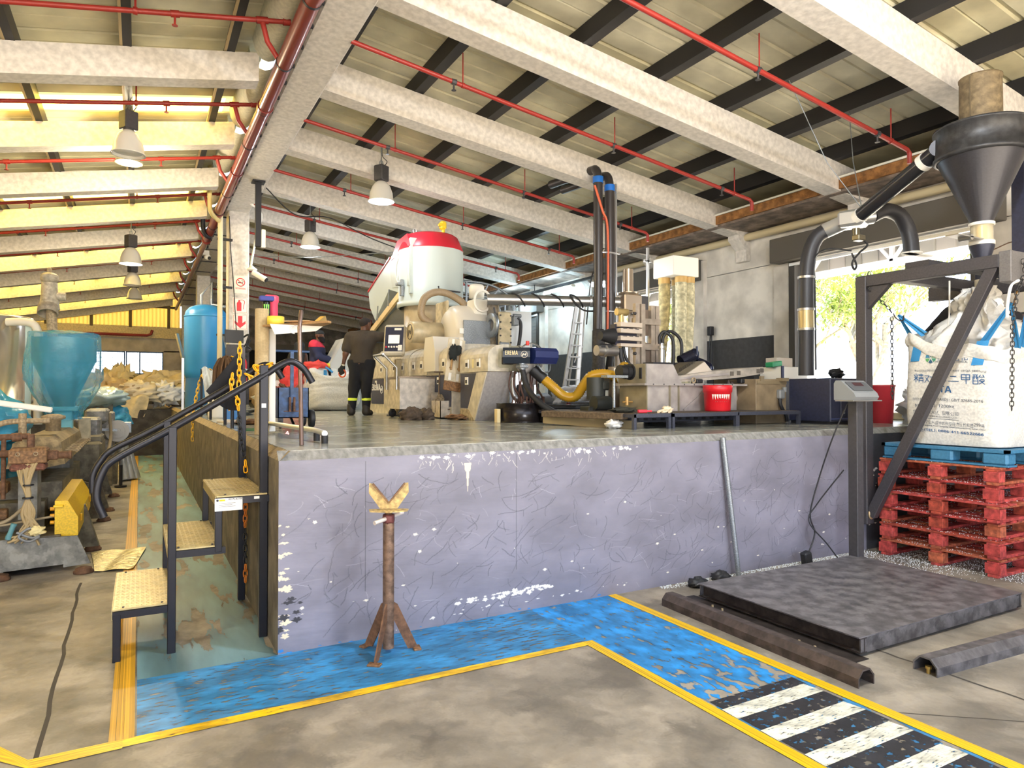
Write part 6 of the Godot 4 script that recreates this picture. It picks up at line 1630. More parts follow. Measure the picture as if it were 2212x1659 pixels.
# ---------------------------------------------------------------- things on the left of the platform
func build_platform_left() -> void:
	# barrier posts along the edge with mop, chain and cloth
	var mp := thing("barrier", "low barrier of thin black posts with yellow chain along the platform edge behind the stairs", "barrier", V(0.15, PH, -4.6))
	for q in [[0.1, -3.4, 2.1], [0.12, -4.3, 1.75], [0.12, -6.2, 2.05], [0.1, -7.6, 2.1]]: part("post", B.new().cyl(V(q[0], PH, q[1]), V(q[0], q[2], q[1]), 0.018, 8), mt("black_steel"), mp)
	part("yellow_chain", chain_b(B.new(), spline([V(0.1, 2.1, -3.4), V(0.09, 1.95, -3.7), V(0.1, 1.7, -3.7), V(0.1, 1.5, -3.7)]), 0.07, 0.018, 0.007), mt("chain_yellow"), mp)
	part("yellow_chain", chain_b(B.new(), spline([V(0.1, 2.08, -3.42), V(0.13, 1.98, -3.6), V(0.16, 1.86, -3.7), V(0.18, 1.76, -3.7)]), 0.07, 0.018, 0.007), mt("chain_yellow"), mp)
	part("yellow_chain", chain_b(B.new(), spline([V(0.12, 2.05, -6.2), V(0.1, 1.92, -6.8), V(0.1, 1.98, -7.6), V(0.02, 1.6, -7.7), V(-0.01, 1.3, -7.75), V(-0.02, 0.9, -7.75)]), 0.09, 0.022, 0.009), M(G(220, 176, 60), 0.5), mp)
	var mo := B.new()
	for k in 70:
		var a := rng.randf() * TAU
		var r := rng.randf() * 0.08
		var p := V(0.045 + cos(a) * r, 2.12 - r * 0.5, -3.45 + sin(a) * r)
		mo.tube([p, p + V(cos(a) * 0.05, -0.1, sin(a) * 0.05), p + V(cos(a) * 0.06, -0.24 - rng.randf() * 0.08, sin(a) * 0.06)], 0.012, 4)
	solo("mop_head", "brown string mop head hung on the barrier by the stairs", "mop", mo, M(G(92, 66, 40), 0.9), V(0.045, 1.8, -3.45))
	var wc := B.new()
	var wf := FastNoiseLite.new(); wf.seed = 3; wf.frequency = 3.0
	wc.sheet(18, 20, func(u, w): return V(lerpf(-0.02, 0.26, u * (0.6 + 0.4 * w)) + 0.05 * w, lerpf(2.06, 1.64, w) + 0.03 * sin(u * 6.0), -6.0 + 0.05 * wf.get_noise_2d(u * 3.0, w * 3.0) + 0.03 * sin(u * 14.0)), V(0, 0, 1))
	solo("white_cloth", "creased white sheet hung over the barrier before the blue tank", "cloth", wc, M(G(232, 232, 222), 0.8, 0, "", 1, 0.4, "crumple", 2.0), V(0.1, 1.6, -6.0))
	solo("white_drum", "white plastic drum standing at the platform edge below the hung sheet", "drum", B.new().lathe(V(0.32, PH, -6.8), [[0.0, 0.0], [0.18, 0.0], [0.19, 0.03], [0.19, 0.3], [0.17, 0.34], [0.0, 0.35]], 22), mt("off_white"), V(0.32, PH, -6.8))
	solo("blue_tub", "dark blue plastic tub at the platform edge beside the far sacks", "tub", B.new().lathe(V(0.45, PH, -14.5), [[0.0, 0.0], [0.2, 0.0], [0.24, 0.4], [0.26, 0.42], [0.22, 0.42]], 20), M(G(40, 84, 130), 0.5), V(0.45, PH, -14.5))
	var bt := thing("soda_bottle", "clear plastic bottle with red label and yellow cap behind the brown mop", "bottle", V(0.3, 1.9, -5.2))
	part("stand", B.new().mm(V(0.2, PH, -5.35), V(0.42, 1.88, -5.1)), M(G(60, 120, 180), 0.5), bt)
	part("bottle", B.new().lathe(V(0.3, 1.88, -5.2), [[0.0, 0.0], [0.05, 0.0], [0.052, 0.2], [0.03, 0.27], [0.015, 0.29], [0.015, 0.3]], 16), M(G(200, 210, 214), 0.15), bt)
	part("label", B.new().lathe(V(0.3, 1.88, -5.2), [[0.054, 0.08], [0.054, 0.19]], 16), M(G(206, 54, 54), 0.5), bt)
	part("cap", B.new().cyl(V(0.3, 2.18, -5.2), V(0.3, 2.205, -5.2), 0.017, 10), mt("yellow"), bt)
	solo("grey_tarpaulin", "crumpled dark grey tarpaulin heaped at the foot of the column", "tarpaulin", lump(V(0.62, PH + 0.05, -8.6), V(0.35, 0.13, 0.8), 91, 0.8, 36, 2.4), M(G(92, 94, 88), 0.6, 0, "", 1, 0.6, "crumple", 2.0), V(0.62, PH, -8.6))
	solo("paper_stack", "loose white papers lying on the platform edge behind the stairs", "papers", B.new().cbox(V(0.26, PH + 0.01, -4.9), V(0.26, 0.02, 0.36), 0.004, rot(Vector3.UP, 14)).cbox(V(0.28, PH + 0.028, -4.95), V(0.22, 0.012, 0.3), 0.003, rot(Vector3.UP, -10)), M(G(206, 196, 186), 0.8), V(0.26, PH, -4.9))
	solo("brown_rag", "crumpled brown cloth on the platform behind the stair post", "cloth", lump(V(0.45, PH + 0.02, -4.4), V(0.2, 0.04, 0.3), 13, 0.8, 24), M(G(104, 74, 48), 0.9), V(0.45, PH, -4.4))
	solo("green_mat", "scrap of green mat on the platform edge beside the desk post", "mat", B.new().cbox(V(0.22, PH + 0.006, -2.9), V(0.2, 0.012, 0.4), 0.003), M(G(54, 96, 58), 0.9), V(0.22, PH, -2.9))
	# blue tank
	var tk := thing("blue_tank", "tall blue pressure tank standing beyond the column with the signs", "tank", V(0.56, PH, -12.7))
	var o := V(0.56, 0, -12.7)
	part("shell", B.new().lathe(o, [[0.0, 3.78], [0.2, 3.76], [0.35, 3.7], [0.43, 3.6], [0.455, 3.5], [0.46, 3.48], [0.46, 2.2], [0.45, 2.15], [0.42, 2.05], [0.3, 1.95], [0.0, 1.92]], 44), M(G(46, 136, 200), 0.35), tk)
	part("seam_band", B.new().lathe(o, [[0.46, 3.5], [0.466, 3.5], [0.466, 3.47], [0.46, 3.47]], 44), M(G(60, 150, 206), 0.35), tk)
	part("skirt", B.new().lathe(o, [[0.42, 2.1], [0.44, PH]], 32), M(G(38, 104, 160), 0.45), tk)
	for x in [-0.5, 0.48]: part("steel_leg", B.new().bar(o + V(x, PH, 0.42), o + V(x, 2.5, 0.42), 0.05, 0.05).bar(o + V(x, 2.5, 0.42), o + V(x - 0.12, 3.05, 0.3), 0.07, 0.04), mt("steel"), tk)
	part("outlet_pipe", B.new().tube([o + V(-0.1, 3.76, 0), o + V(-0.1, 4.0, 0), o + V(0.12, 4.3, 0.05), o + V(0.12, 3.78, 0.1), o + V(0.35, 3.7, 0.5)], 0.03, 10), mt("galv"), tk)
	# monitor and fire extinguisher at the column, signs on it
	var mn := thing("monitor", "dark flat monitor on a black stand before the column with the signs", "monitor", V(0.8, 2.7, -9.9))
	part("screen", B.new().cbox(V(0.86, 2.84, -9.9), V(0.36, 0.26, 0.03), 0.006, rot(Vector3.UP, 8)), M(G(40, 38, 34), 0.3), mn)
	part("stand", B.new().mm(V(0.72, PH, -10.0), V(1.04, 2.68, -9.92)), mt("dark_grey"), mn)
	part("cable_tangle", B.new().tube(spline([V(1.06, 2.85, -10.2), V(1.16, 2.9, -10.1), V(1.12, 2.7, -10.1), V(1.2, 2.6, -10.1), V(1.1, 2.56, -10.1), V(1.18, 2.8, -10.1), V(1.05, 2.62, -10.1)]), 0.02, 6), mt("black_rubber"), mn)
	var fe := thing("fire_extinguisher", "red fire extinguisher hung on the dark foot of the column", "fire extinguisher", V(1.15, 2.0, -10.9))
	part("cylinder", B.new().lathe(V(1.15, 1.95, -10.88), [[0.0, 0.0], [0.08, 0.0], [0.085, 0.03], [0.085, 0.4], [0.06, 0.48], [0.025, 0.5], [0.025, 0.54], [0.0, 0.54]], 18), M(G(196, 34, 44), 0.3), fe)
	part("handle", B.new().cbox(V(1.17, 2.5, -10.88), V(0.14, 0.03, 0.03), 0.006).tube(spline([V(1.1, 2.47, -10.86), V(1.05, 2.35, -10.82), V(1.07, 2.1, -10.8)]), 0.012, 6), mt("black_steel"), fe)
	part("label", B.new().lathe(V(1.15, 1.95, -10.88), [[0.087, 0.12], [0.087, 0.28]], 18), mt("off_white"), fe)
	var zs := -10.975
	var sg := thing("no_smoking_sign", "white no smoking sign with red crossed circle on the column", "sign", V(1.13, 3.95, zs))
	var rd := M(G(208, 40, 50), 0.5)
	part("plate", B.new().mm(V(0.975, 3.86, zs - 0.004), V(1.235, 4.24, zs)), mt("off_white"), sg)
	part("ring", B.new().lathe(V(1.105, 4.1, zs + 0.002), [[0.075, 0.001], [0.092, 0.001], [0.092, -0.001]], 30, rot(Vector3.RIGHT, 90)), rd, sg)
	part("slash", B.new().box(V(1.105, 4.1, zs + 0.003), V(0.17, 0.015, 0.002), rot(V(0, 0, 1), -40)), rd, sg)
	part("cigarette", B.new().box(V(1.1, 4.09, zs + 0.002), V(0.1, 0.018, 0.002)).tube(spline([V(1.15, 4.1, zs + 0.002), V(1.155, 4.13, zs + 0.002), V(1.12, 4.14, zs + 0.002)]), 0.004, 4), mt("black_steel"), sg)
	var tx := text_b("NO SMOKING", 0.036, 0.001, true)
	part("lettering", B.new().add(tx, Transform3D(Basis.from_scale(V(0.2 / width_of(tx), 1, 1)), V(1.005, 3.935, zs + 0.001))), rd, sg)
	for k in 2:
		var yy := 3.6 - 0.36 * k
		var s2 := thing("safety_sign", ["white sign with a red fire extinguisher below the no smoking sign", "white sign with a red arrow pointing down to the extinguisher"][k], "sign", V(1.13, yy, zs))
		part("plate", B.new().mm(V(0.95, yy - 0.165, zs - 0.004), V(1.25, yy + 0.165, zs)), mt("off_white"), s2)
		part("border", B.new().mm(V(0.965, yy - 0.15, zs), V(1.235, yy - 0.145, zs + 0.001)).mm(V(0.965, yy + 0.145, zs), V(1.235, yy + 0.15, zs + 0.001)).mm(V(0.965, yy - 0.15, zs), V(0.97, yy + 0.15, zs + 0.001)).mm(V(1.23, yy - 0.15, zs), V(1.235, yy + 0.15, zs + 0.001)), rd, s2)
		if k == 0:
			part("pictogram", B.new().prism([Vector2(-0.05, -0.12), Vector2(0.045, -0.12), Vector2(0.045, 0.05), Vector2(0.02, 0.085), Vector2(0.01, 0.12), Vector2(-0.015, 0.12), Vector2(-0.02, 0.085), Vector2(-0.05, 0.05)], V(1.08, yy, zs), Vector3.RIGHT, Vector3.UP, V(0, 0, 0.002)).tube(spline([V(1.08, yy + 0.11, zs), V(1.15, yy + 0.12, zs), V(1.19, yy + 0.08, zs), V(1.17, yy, zs), V(1.165, yy - 0.08, zs)]), 0.006, 5), rd, s2)
		else:
			part("arrow", B.new().prism([Vector2(-0.045, 0.13), Vector2(0.045, 0.13), Vector2(0.045, -0.02), Vector2(0.11, 0.03), Vector2(0.11, -0.03), Vector2(0.0, -0.13), Vector2(-0.11, -0.03), Vector2(-0.11, 0.03), Vector2(-0.045, -0.02)], V(1.1, yy, zs), Vector3.RIGHT, Vector3.UP, V(0, 0, 0.002)), rd, s2)
	solo("sign_cable", "thin black cable running down across the signs on the column", "cable", B.new().tube([V(0.87, 5.5, zs + 0.01), V(0.9, 4.8, zs + 0.01), V(0.97, 3.9, zs + 0.01), V(1.02, 3.1, zs + 0.01), V(1.08, 2.8, zs + 0.02)], 0.009, 5), mt("black_rubber"), V(0.9, 4, zs))
	desk()
	cart()

func desk() -> void:
	var t := thing("standing_desk", "simple standing desk of white post and inclined brown board on the platform corner", "desk", V(0.35, PH, -1.6))
	part("post", B.new().cbox(V(0.30, PH + 0.52, -2.1), V(0.06, 1.0, 0.06), 0.006), mt("off_white"), t)
	part("board", B.new().prism([Vector2(0.16, -1.95), Vector2(0.62, -1.25), Vector2(0.66, -1.3), Vector2(0.66, -2.0), Vector2(0.24, -2.3)], V(0, 2.31, 0), Vector3.RIGHT, V(0, 0, 1), V(0, 0.018, 0)), mt("wood"), t)
	part("bracket", B.new().prism([Vector2(0.2, 2.31), Vector2(0.66, 2.31), Vector2(0.6, 2.265), Vector2(0.24, 2.22)], V(0, 0, -1.62), Vector3.RIGHT, Vector3.UP, V(0, 0, 0.02)), mt("off_white"), t)
	part("hook", B.new().tube(spline([V(0.42, 2.3, -1.55), V(0.37, 2.28, -1.55), V(0.37, 2.24, -1.55), V(0.4, 2.23, -1.55)]), 0.006, 6), mt("alu"), t)
	part("foot_rail", B.new().tube([V(0.2, PH + 0.03, -2.05), V(0.28, PH + 0.1, -2.1), V(0.46, PH + 0.08, -1.0)], 0.022, 10).tube([V(0.46, PH + 0.08, -1.0), V(0.44, PH + 0.075, -0.6)], 0.022, 10), mt("alu"), t)
	for q in [[0.46, -0.95], [0.44, -0.6]]: part("rubber_foot", B.new().cyl(V(q[0], PH, q[1]), V(q[0], PH + 0.06, q[1]), 0.026, 12), mt("black_rubber"), t)
	solo("steel_bar", "straight dull steel bar standing upright against the desk board", "bar", B.new().tube([V(0.246, PH, -0.49), V(0.27, 2.2, -0.7), V(0.295, 2.34, -0.76)], 0.016, 12), M(G(120, 100, 92), 0.3, 0.7), V(0.246, PH, -0.49))
	solo("cardboard_tube", "tall beige half tube of cardboard standing beside the desk post", "tube", B.new().lathe(V(0.2, 0, -1.98), [[0.07, PH + 0.003], [0.07, 2.48], [0.062, 2.48], [0.062, PH + 0.003]], 16, Basis(), PI * 1.2, PI * 0.3), M(G(200, 178, 136), 0.8, 0, "fine", 2.0), V(0.2, PH, -1.98))
	var y0 := 2.328
	var tp := thing("tape_roll", "roll of yellow tape on the inclined desk board", "tape", V(0.29, y0, -1.85))
	part("roll", B.new().lathe(V(0.29, y0, -1.85), [[0.04, 0.0], [0.075, 0.0], [0.075, 0.075], [0.04, 0.075], [0.04, 0.0]], 24), M(G(246, 214, 80), 0.4), tp)
	var can := thing("drink_can", "black drink can with green claw mark behind the desk", "can", V(0.24, y0, -2.0))
	var cc := V(0.235, y0, -2.02)
	part("can", B.new().lathe(cc, [[0.0, 0.0], [0.026, 0.0], [0.034, 0.012], [0.034, 0.22], [0.028, 0.235], [0.0, 0.235]], 20), M(G(22, 24, 24), 0.3, 0.4), can)
	var cl := B.new()
	for k in 3:
		var x := -0.02 + k * 0.018
		cl.prism([Vector2(x - 0.007, 0.2), Vector2(x + 0.005, 0.2), Vector2(x + 0.003, 0.15), Vector2(x + 0.005, 0.12 - 0.015 * (1 if k == 1 else 0)), Vector2(x - 0.002, 0.105), Vector2(x - 0.003, 0.16)], cc + V(-0.002, 0, 0.028), Vector3.RIGHT, Vector3.UP, V(0, 0, 0.008))
	part("claw_mark", cl, M(G(120, 214, 60), 0.4), can, "three green claw strokes")
	solo("blue_sponge", "dark blue sponge lying on top of the drink can", "sponge", B.new().cbox(V(0.235, y0 + 0.257, -2.02), V(0.13, 0.045, 0.08), 0.008), M(G(66, 72, 140), 0.9), V(0.235, y0 + 0.235, -2.02))
	var pb := thing("pink_bottle", "pink plastic bottle standing behind the drink can", "bottle", V(0.31, y0, -2.1))
	part("bottle", B.new().lathe(V(0.31, y0, -2.1), [[0.0, 0.0], [0.04, 0.0], [0.042, 0.02], [0.042, 0.23], [0.05, 0.24], [0.05, 0.29], [0.042, 0.3], [0.0, 0.3]], 20), M(G(232, 78, 110), 0.35), pb)
	part("cap", B.new().cbox(V(0.285, y0 + 0.29, -2.1), V(0.1, 0.03, 0.06), 0.01), M(G(232, 70, 100), 0.35), pb)
	var cb := thing("clipboard", "brown clipboard with brass clip and papers on the desk board", "clipboard", V(0.52, y0, -1.6))
	part("board", B.new().cbox(V(0.53, y0 + 0.006, -1.62), V(0.22, 0.006, 0.32), 0.002, rot(Vector3.UP, -30)), M(G(170, 120, 70), 0.6), cb)
	part("papers", B.new().cbox(V(0.5, y0 + 0.013, -1.65), V(0.24, 0.008, 0.3), 0.003, rot(Vector3.UP, -38)), M(G(214, 180, 130), 0.8), cb)
	part("clip", B.new().prism([Vector2(-0.05, 0), Vector2(0.05, 0), Vector2(0.03, 0.05), Vector2(0.02, 0.05), Vector2(-0.03, 0.014)], V(0.6, y0 + 0.014, -1.52), V(0.86, 0, -0.5), Vector3.UP, V(0.03, 0, 0.05)), M(G(200, 170, 110), 0.3, 0.8), cb)

func cart() -> void:
	var t := thing("tool_cart", "small blue steel cart with T handle and open box full of scrap", "cart", V(0.68, PH, -3.2))
	var bl := M(G(50, 84, 132), 0.45, 0, "dirt", 2.0)
	var x0 := 0.53
	var x1 := 0.86
	var z1 := -3.1
	var z0 := -3.7
	part("box", B.new().mm(V(x0, PH + 0.11, z1 - 0.01), V(x1, 1.765, z1)).mm(V(x0, PH + 0.11, z0), V(x1, 1.765, z0 + 0.01)).mm(V(x0, PH + 0.11, z0), V(x0 + 0.01, 1.765, z1)).mm(V(x1 - 0.01, PH + 0.11, z0), V(x1, 1.765, z1)).mm(V(x0, PH + 0.11, z0), V(x1, PH + 0.12, z1)), bl, t)
	part("handle", B.new().mm(V(0.655, 1.6, z1), V(0.69, 2.16, z1 + 0.03)).cyl(V(0.5, 2.165, z1 + 0.015), V(0.86, 2.165, z1 + 0.015), 0.014, 10), bl, t)
	part("handle_bracket", B.new().mm(V(0.64, 1.5, z1), V(0.66, 1.66, z1 + 0.05)).mm(V(0.685, 1.5, z1), V(0.705, 1.66, z1 + 0.05)).mm(V(0.59, 1.5, z1), V(0.75, 1.51, z1 + 0.006)), mt("rust"), t)
	part("axle_leg", B.new().mm(V(x0 + 0.03, PH, z0 + 0.1), V(x0 + 0.05, PH + 0.11, z0 + 0.12)).bar(V(0.74, PH + 0.02, -3.3), V(0.72, PH + 0.11, -3.4), 0.02, 0.02), mt("black_steel"), t)
	for q in [[0.9, -3.15, 0.1], [0.9, -3.6, 0.1]]: part("wheel", B.new().lathe(V(q[0], PH + q[2], q[1]), [[0.0, -0.025], [0.06, -0.025], [0.095, -0.025], [0.1, -0.015], [0.1, 0.015], [0.095, 0.025], [0.0, 0.025]], 24, rot(V(0, 0, 1), 90)), mt("black_rubber"), t)
	for q in [[0.56, -3.12], [0.78, -3.1]]: part("castor", B.new().lathe(V(q[0], PH + 0.045, q[1]), [[0.0, -0.015], [0.04, -0.015], [0.045, -0.008], [0.045, 0.008], [0.04, 0.015], [0.0, 0.015]], 16, rot(V(0, 0, 1), 90)).mm(V(q[0] - 0.025, PH + 0.05, q[1] - 0.02), V(q[0] + 0.025, PH + 0.11, q[1] + 0.02)), mt("dark_grey"), t)
	for k in 14: solo("metal_scrap", "piece of rusty scrap lying in the blue cart", "scrap", B.new().cbox(V(rng.randf_range(x0 + 0.08, x1 - 0.08), 1.73 + rng.randf_range(0, 0.05), rng.randf_range(z0 + 0.1, z1 - 0.1)), V(0.14, 0.03, 0.04), 0.006, Basis.from_euler(V(rng.randf() * 0.6, rng.randf() * 6, rng.randf() * 0.6))), [M(G(120, 60, 44), 0.6), mt("rust"), M(G(186, 60, 40), 0.5)][k % 3], V(0.7, 1.7, -3.4), "scrap pieces in the blue cart")
	solo("scrap_tray", "flat layer of dark scrap filling the blue cart", "scrap", B.new().mm(V(x0 + 0.011, PH + 0.13, z0 + 0.011), V(x1 - 0.011, 1.71, z1 - 0.011)), M(G(60, 44, 38), 0.8, 0, "dirt", 6.0), V(0.7, PH + 0.13, -3.4))
func emblem(o: Vector3, r: float, ex: Vector3, ey: Vector3, nn: Vector3, dark := false) -> B:    # a ring round two opposed curved blades
	var b := B.new()
	b.lathe(o, [[r, -0.002], [r, 0.004], [r * 0.88, 0.004], [r * 0.88, -0.002]], 36, Basis(ex, nn, -ey) if true else Basis())
	var half := []
	for k in 9:
		var a := PI * k / 8.0
		half.append(Vector2(0.16 * r * cos(a) + 0.16 * r, -0.1 * r + 0.18 * r * sin(a)))
	for s in [1.0, -1.0]:
		var p := []
		for q in [Vector2(0.02, 0.03), Vector2(0.1, 0.14), Vector2(0.22, 0.12), Vector2(0.3, 0.0), Vector2(0.3, 0.22), Vector2(0.54, 0.6), Vector2(0.62, 0.4), Vector2(0.62, 0.1), Vector2(0.54, -0.18), Vector2(0.34, -0.34), Vector2(0.14, -0.26), Vector2(0.0, -0.05)]: p.append(Vector2(q.x, q.y) * r * s)
		b.prism(p, o, ex, ey, nn * 0.005)
	return b

func build_machine() -> void:
	var cr := mt("cream")
	var nv := mt("navy")
	var X := 3.3
	var t := thing("recycling_extruder", "large cream and navy recycling extruder with tall grey hopper under a red cap", "machine", V(3.8, PH, -6.5))
	var latch := func(parent: Node, z: float, y: float, x: float, sz := 0.1) -> void:
		part("latch", B.new().mm(V(x - 0.012, y - sz * 0.6, z - sz * 0.5), V(x, y + sz * 0.6, z + sz * 0.5)), mt("off_white"), parent)
		part("latch_recess", B.new().mm(V(x - 0.016, y - sz * 0.4, z - sz * 0.3), V(x - 0.011, y + sz * 0.15, z + sz * 0.3)), mt("black_steel"), parent)
	var curved := func(x: float, y0: float, yb: float, y1: float, dx: float, wd := 1.0) -> Array:   # front face bending over into the top
		var p := [Vector2(x, y0), Vector2(x, yb)]
		for k in 7: p.append(Vector2(x + dx * (1.0 - cos(PI * 0.5 * k / 6.0)), yb + (y1 - yb) * sin(PI * 0.5 * k / 6.0)))
		p.append(Vector2(x + wd, y1)); p.append(Vector2(x + wd, y0))
		return p
	# front unit with its slanted end
	var fu := part("front_unit", B.new().prism(curved.call(X, 2.0, 2.2, 2.37, 0.25, 0.32), V(0, 0, -4.4), Vector3.RIGHT, Vector3.UP, V(0, 0, 0.9)), cr, t)
	part("lower_body", B.new().prism([Vector2(-4.4, PH), Vector2(-3.9, PH), Vector2(-3.52, 1.995), Vector2(-4.4, 1.995)], V(X + 0.01, 0, 0), V(0, 0, 1), Vector3.UP, V(0.42, 0, 0)), M(G(176, 170, 166), 0.45, 0.1, "fine", 1.0), fu)
	part("slanted_strip", B.new().prism([Vector2(-4.12, 1.49), Vector2(-3.92, PH + 0.01), Vector2(-3.9, PH + 0.01), Vector2(-3.53, 1.99), Vector2(-3.84, 1.99)], V(X - 0.004, 0, 0), V(0, 0, 1), Vector3.UP, V(0.03, 0, 0)), cr, fu)
	part("navy_door", B.new().prism([Vector2(-4.38, 1.49), Vector2(-4.13, 1.49), Vector2(-3.85, 1.985), Vector2(-4.38, 1.985)], V(X, 0, 0), V(0, 0, 1), Vector3.UP, V(0.02, 0, 0)), nv, fu)
	part("plinth", B.new().prism([Vector2(-4.4, PH), Vector2(-3.93, PH), Vector2(-4.1, 1.48), Vector2(-4.4, 1.48)], V(X + 0.004, 0, 0), V(0, 0, 1), Vector3.UP, V(0.02, 0, 0)), M(G(196, 180, 148), 0.5, 0, "dirt", 2.0), fu)
	for z in [-4.15, -3.78]: latch.call(fu, z, 2.12, X, 0.1)
	latch.call(fu, -4.16, 1.88, X, 0.09)
	part("warning_label", B.new().mm(V(X - 0.003, 2.06, -3.99), V(X, 2.18, -3.93)), M(G(228, 214, 160), 0.6), fu)
	# rear units
	var zs := [-4.72, -5.68, -6.55, -7.6, -9.15]
	for k in 4:
		var ru := part("cabinet_unit", B.new().prism(curved.call(X, 2.0, 2.25, 2.46 + 0.02 * k, 0.32), V(0, 0, zs[k + 1] + 0.008), Vector3.RIGHT, Vector3.UP, V(0, 0, zs[k] - zs[k + 1] - 0.016)), cr, t)
		part("lower_body", B.new().mm(V(X + 0.015, PH, zs[k + 1] + 0.005), V(X + 1.0, 2.0, zs[k] - 0.005)), cr, ru)
		part("navy_door", B.new().mm(V(X, 1.5, zs[k + 1] + (0.45 if k == 3 else 0.02)), V(X + 0.02, 1.985, zs[k] - (0.35 if k == 3 else 0.02))), nv, ru)
		latch.call(ru, lerpf(zs[k], zs[k + 1], 0.28), 2.17, X, 0.11)
		latch.call(ru, lerpf(zs[k], zs[k + 1], 0.7), 2.17, X, 0.11)
		latch.call(ru, lerpf(zs[k], zs[k + 1], 0.5), 1.9, X, 0.09)
		if k == 3:
			var wm := glow(Color(1, 1, 1), 0.0)
			wm = M(G(240, 240, 238), 0.5)
			part("lettering", B.new().add(text_b("EREMA", 0.12, 0.004, true), Transform3D(Basis(V(0, 0, 1), Vector3.UP, V(-1, 0, 0)), V(X - 0.002, 1.72, -8.66))), wm, ru, "white machine lettering")
			part("emblem", emblem(V(X - 0.002, 1.775, -8.03), 0.075, V(0, 0, 1), Vector3.UP, V(-1, 0, 0)), wm, ru)
	part("white_pillar", B.new().prism([Vector2(-5.66, 2.05), Vector2(-5.2, 2.05), Vector2(-5.22, 2.4), Vector2(-5.3, 2.6), Vector2(-5.62, 2.6), Vector2(-5.68, 2.4)], V(X - 0.06, 0, 0), V(0, 0, 1), Vector3.UP, V(0.5, 0, 0)), M(G(222, 216, 202), 0.4), t)
	# hopper tank with its red cap
	var o := V(3.98, 0, -7.2)
	var tg := M(G(196, 206, 202), 0.38, 0.0)
	var tank := part("hopper_tank", B.new().lathe(o, [[0.6, 4.36], [0.6, 3.38], [0.63, 3.38], [0.63, 3.28], [0.6, 3.28]], 56), tg, t)
	part("red_cap", B.new().lathe(o, [[0.0, 4.66], [0.44, 4.64], [0.5, 4.6], [0.605, 4.36], [0.605, 4.34]], 56), mt("red_paint"), tank)
	part("neck", B.new().lathe(o, [[0.5, 3.3], [0.5, 2.9], [0.56, 2.88], [0.56, 2.5], [0.52, 2.46]], 40), M(G(206, 190, 160), 0.45, 0, "blotch", 1.0), tank)
	part("sensor", B.new().cyl(o + V(0.12, 4.64, 0.3), o + V(0.12, 4.72, 0.3), 0.03, 10).cbox(o + V(0.11, 4.8, 0.3), V(0.12, 0.16, 0.12), 0.03).cyl(o + V(0.04, 4.8, 0.3), o + V(0.04, 4.8, 0.37), 0.03, 10), M(G(236, 200, 40), 0.4), tank, "yellow level sensor")
	for x in [-0.4, 0.22]: part("lifting_eye", B.new().link(Transform3D(Basis(), o + V(x, 4.66, 0.2)), 0.08, 0.03, 0.008), mt("alu"), tank)
	part("hinge", B.new().cbox(o + V(-0.62, 3.62, 0.12), V(0.06, 0.3, 0.08), 0.01).cbox(o + V(-0.66, 3.68, 0.12), V(0.12, 0.05, 0.14), 0.01), mt("galv"), tank)
	part("spray_lance", B.new().tube([o + V(-0.1, 3.62, 0.6), o + V(-0.1, 3.56, 0.62), o + V(0.35, 3.55, 0.55)], 0.014, 6), mt("dark_grey"), tank)
	# side panel and feed conveyor housing
	var pn := part("conveyor_housing", B.new().prism([Vector2(-6.85, 3.5), Vector2(-6.85, 4.5), Vector2(-7.55, 4.42), Vector2(-7.95, 4.33), Vector2(-9.37, 3.84), Vector2(-9.25, 3.5), Vector2(-8.9, 3.2), Vector2(-8.02, 3.72), Vector2(-7.1, 3.5)], V(3.44, 0, 0), V(0, 0, 1), Vector3.UP, V(0.9, 0, 0)), tg, t)
	part("red_cap", B.new().prism([Vector2(-6.85, 4.36), Vector2(-7.0, 4.6), Vector2(-7.55, 4.56), Vector2(-7.9, 4.26)], V(3.43, 0, 0), V(0, 0, 1), Vector3.UP, V(0.92, 0, 0)), mt("red_paint"), pn)
	part("red_edge", B.new().bar(V(3.43, 4.33, -7.95), V(3.43, 3.85, -9.37), 0.02, 0.03), mt("red_paint"), pn)
	part("access_panel", B.new().prism([Vector2(-6.88, 3.64), Vector2(-6.88, 4.32), Vector2(-7.65, 4.28), Vector2(-7.95, 4.12), Vector2(-7.8, 3.72)], V(3.425, 0, 0), V(0, 0, 1), Vector3.UP, V(0.02, 0, 0)), M(G(186, 194, 188), 0.42), pn)
	part("emblem", emblem(V(3.42, 3.99, -7.32), 0.27, V(0, 0, 1), Vector3.UP, V(-1, 0, 0)), M(G(248, 248, 244), 0.5), pn, "white round emblem with two curved blades")
	part("conveyor_belt", B.new().prism([Vector2(-7.1, 3.5), Vector2(-9.3, 2.98), Vector2(-9.5, 2.78), Vector2(-7.1, 2.75)], V(3.52, 0, 0), V(0, 0, 1), Vector3.UP, V(0.7, 0, 0)), M(G(66, 70, 66), 0.5, 0, "fine", 1.0), pn, "dark underside of the feed conveyor")
	part("conveyor_edge", B.new().bar(V(3.48, 3.56, -7.5), V(3.48, 2.98, -9.35), 0.05, 0.12), M(G(232, 204, 150), 0.5), pn)
	for z in [-8.0, -8.7]: part("hanger", B.new().bar(V(3.43, 3.72 - 0.35 * (-8.0 - z), z), V(3.43, 3.4 - 0.3 * (-8.0 - z), z - 0.05), 0.03, 0.02), mt("galv"), pn)
	# motor with round end, drum and swan neck hose
	var me := M(G(206, 190, 154), 0.4, 0.15, "blotch", 1.2)
	var mo := part("drive_motor", B.new().lathe(V(3.12, 2.72, -6.0), [[0.0, 0.0], [0.17, 0.0], [0.18, -0.01], [0.18, -0.55], [0.0, -0.55]], 32, rot(V(0, 0, 1), 90)), me, t)
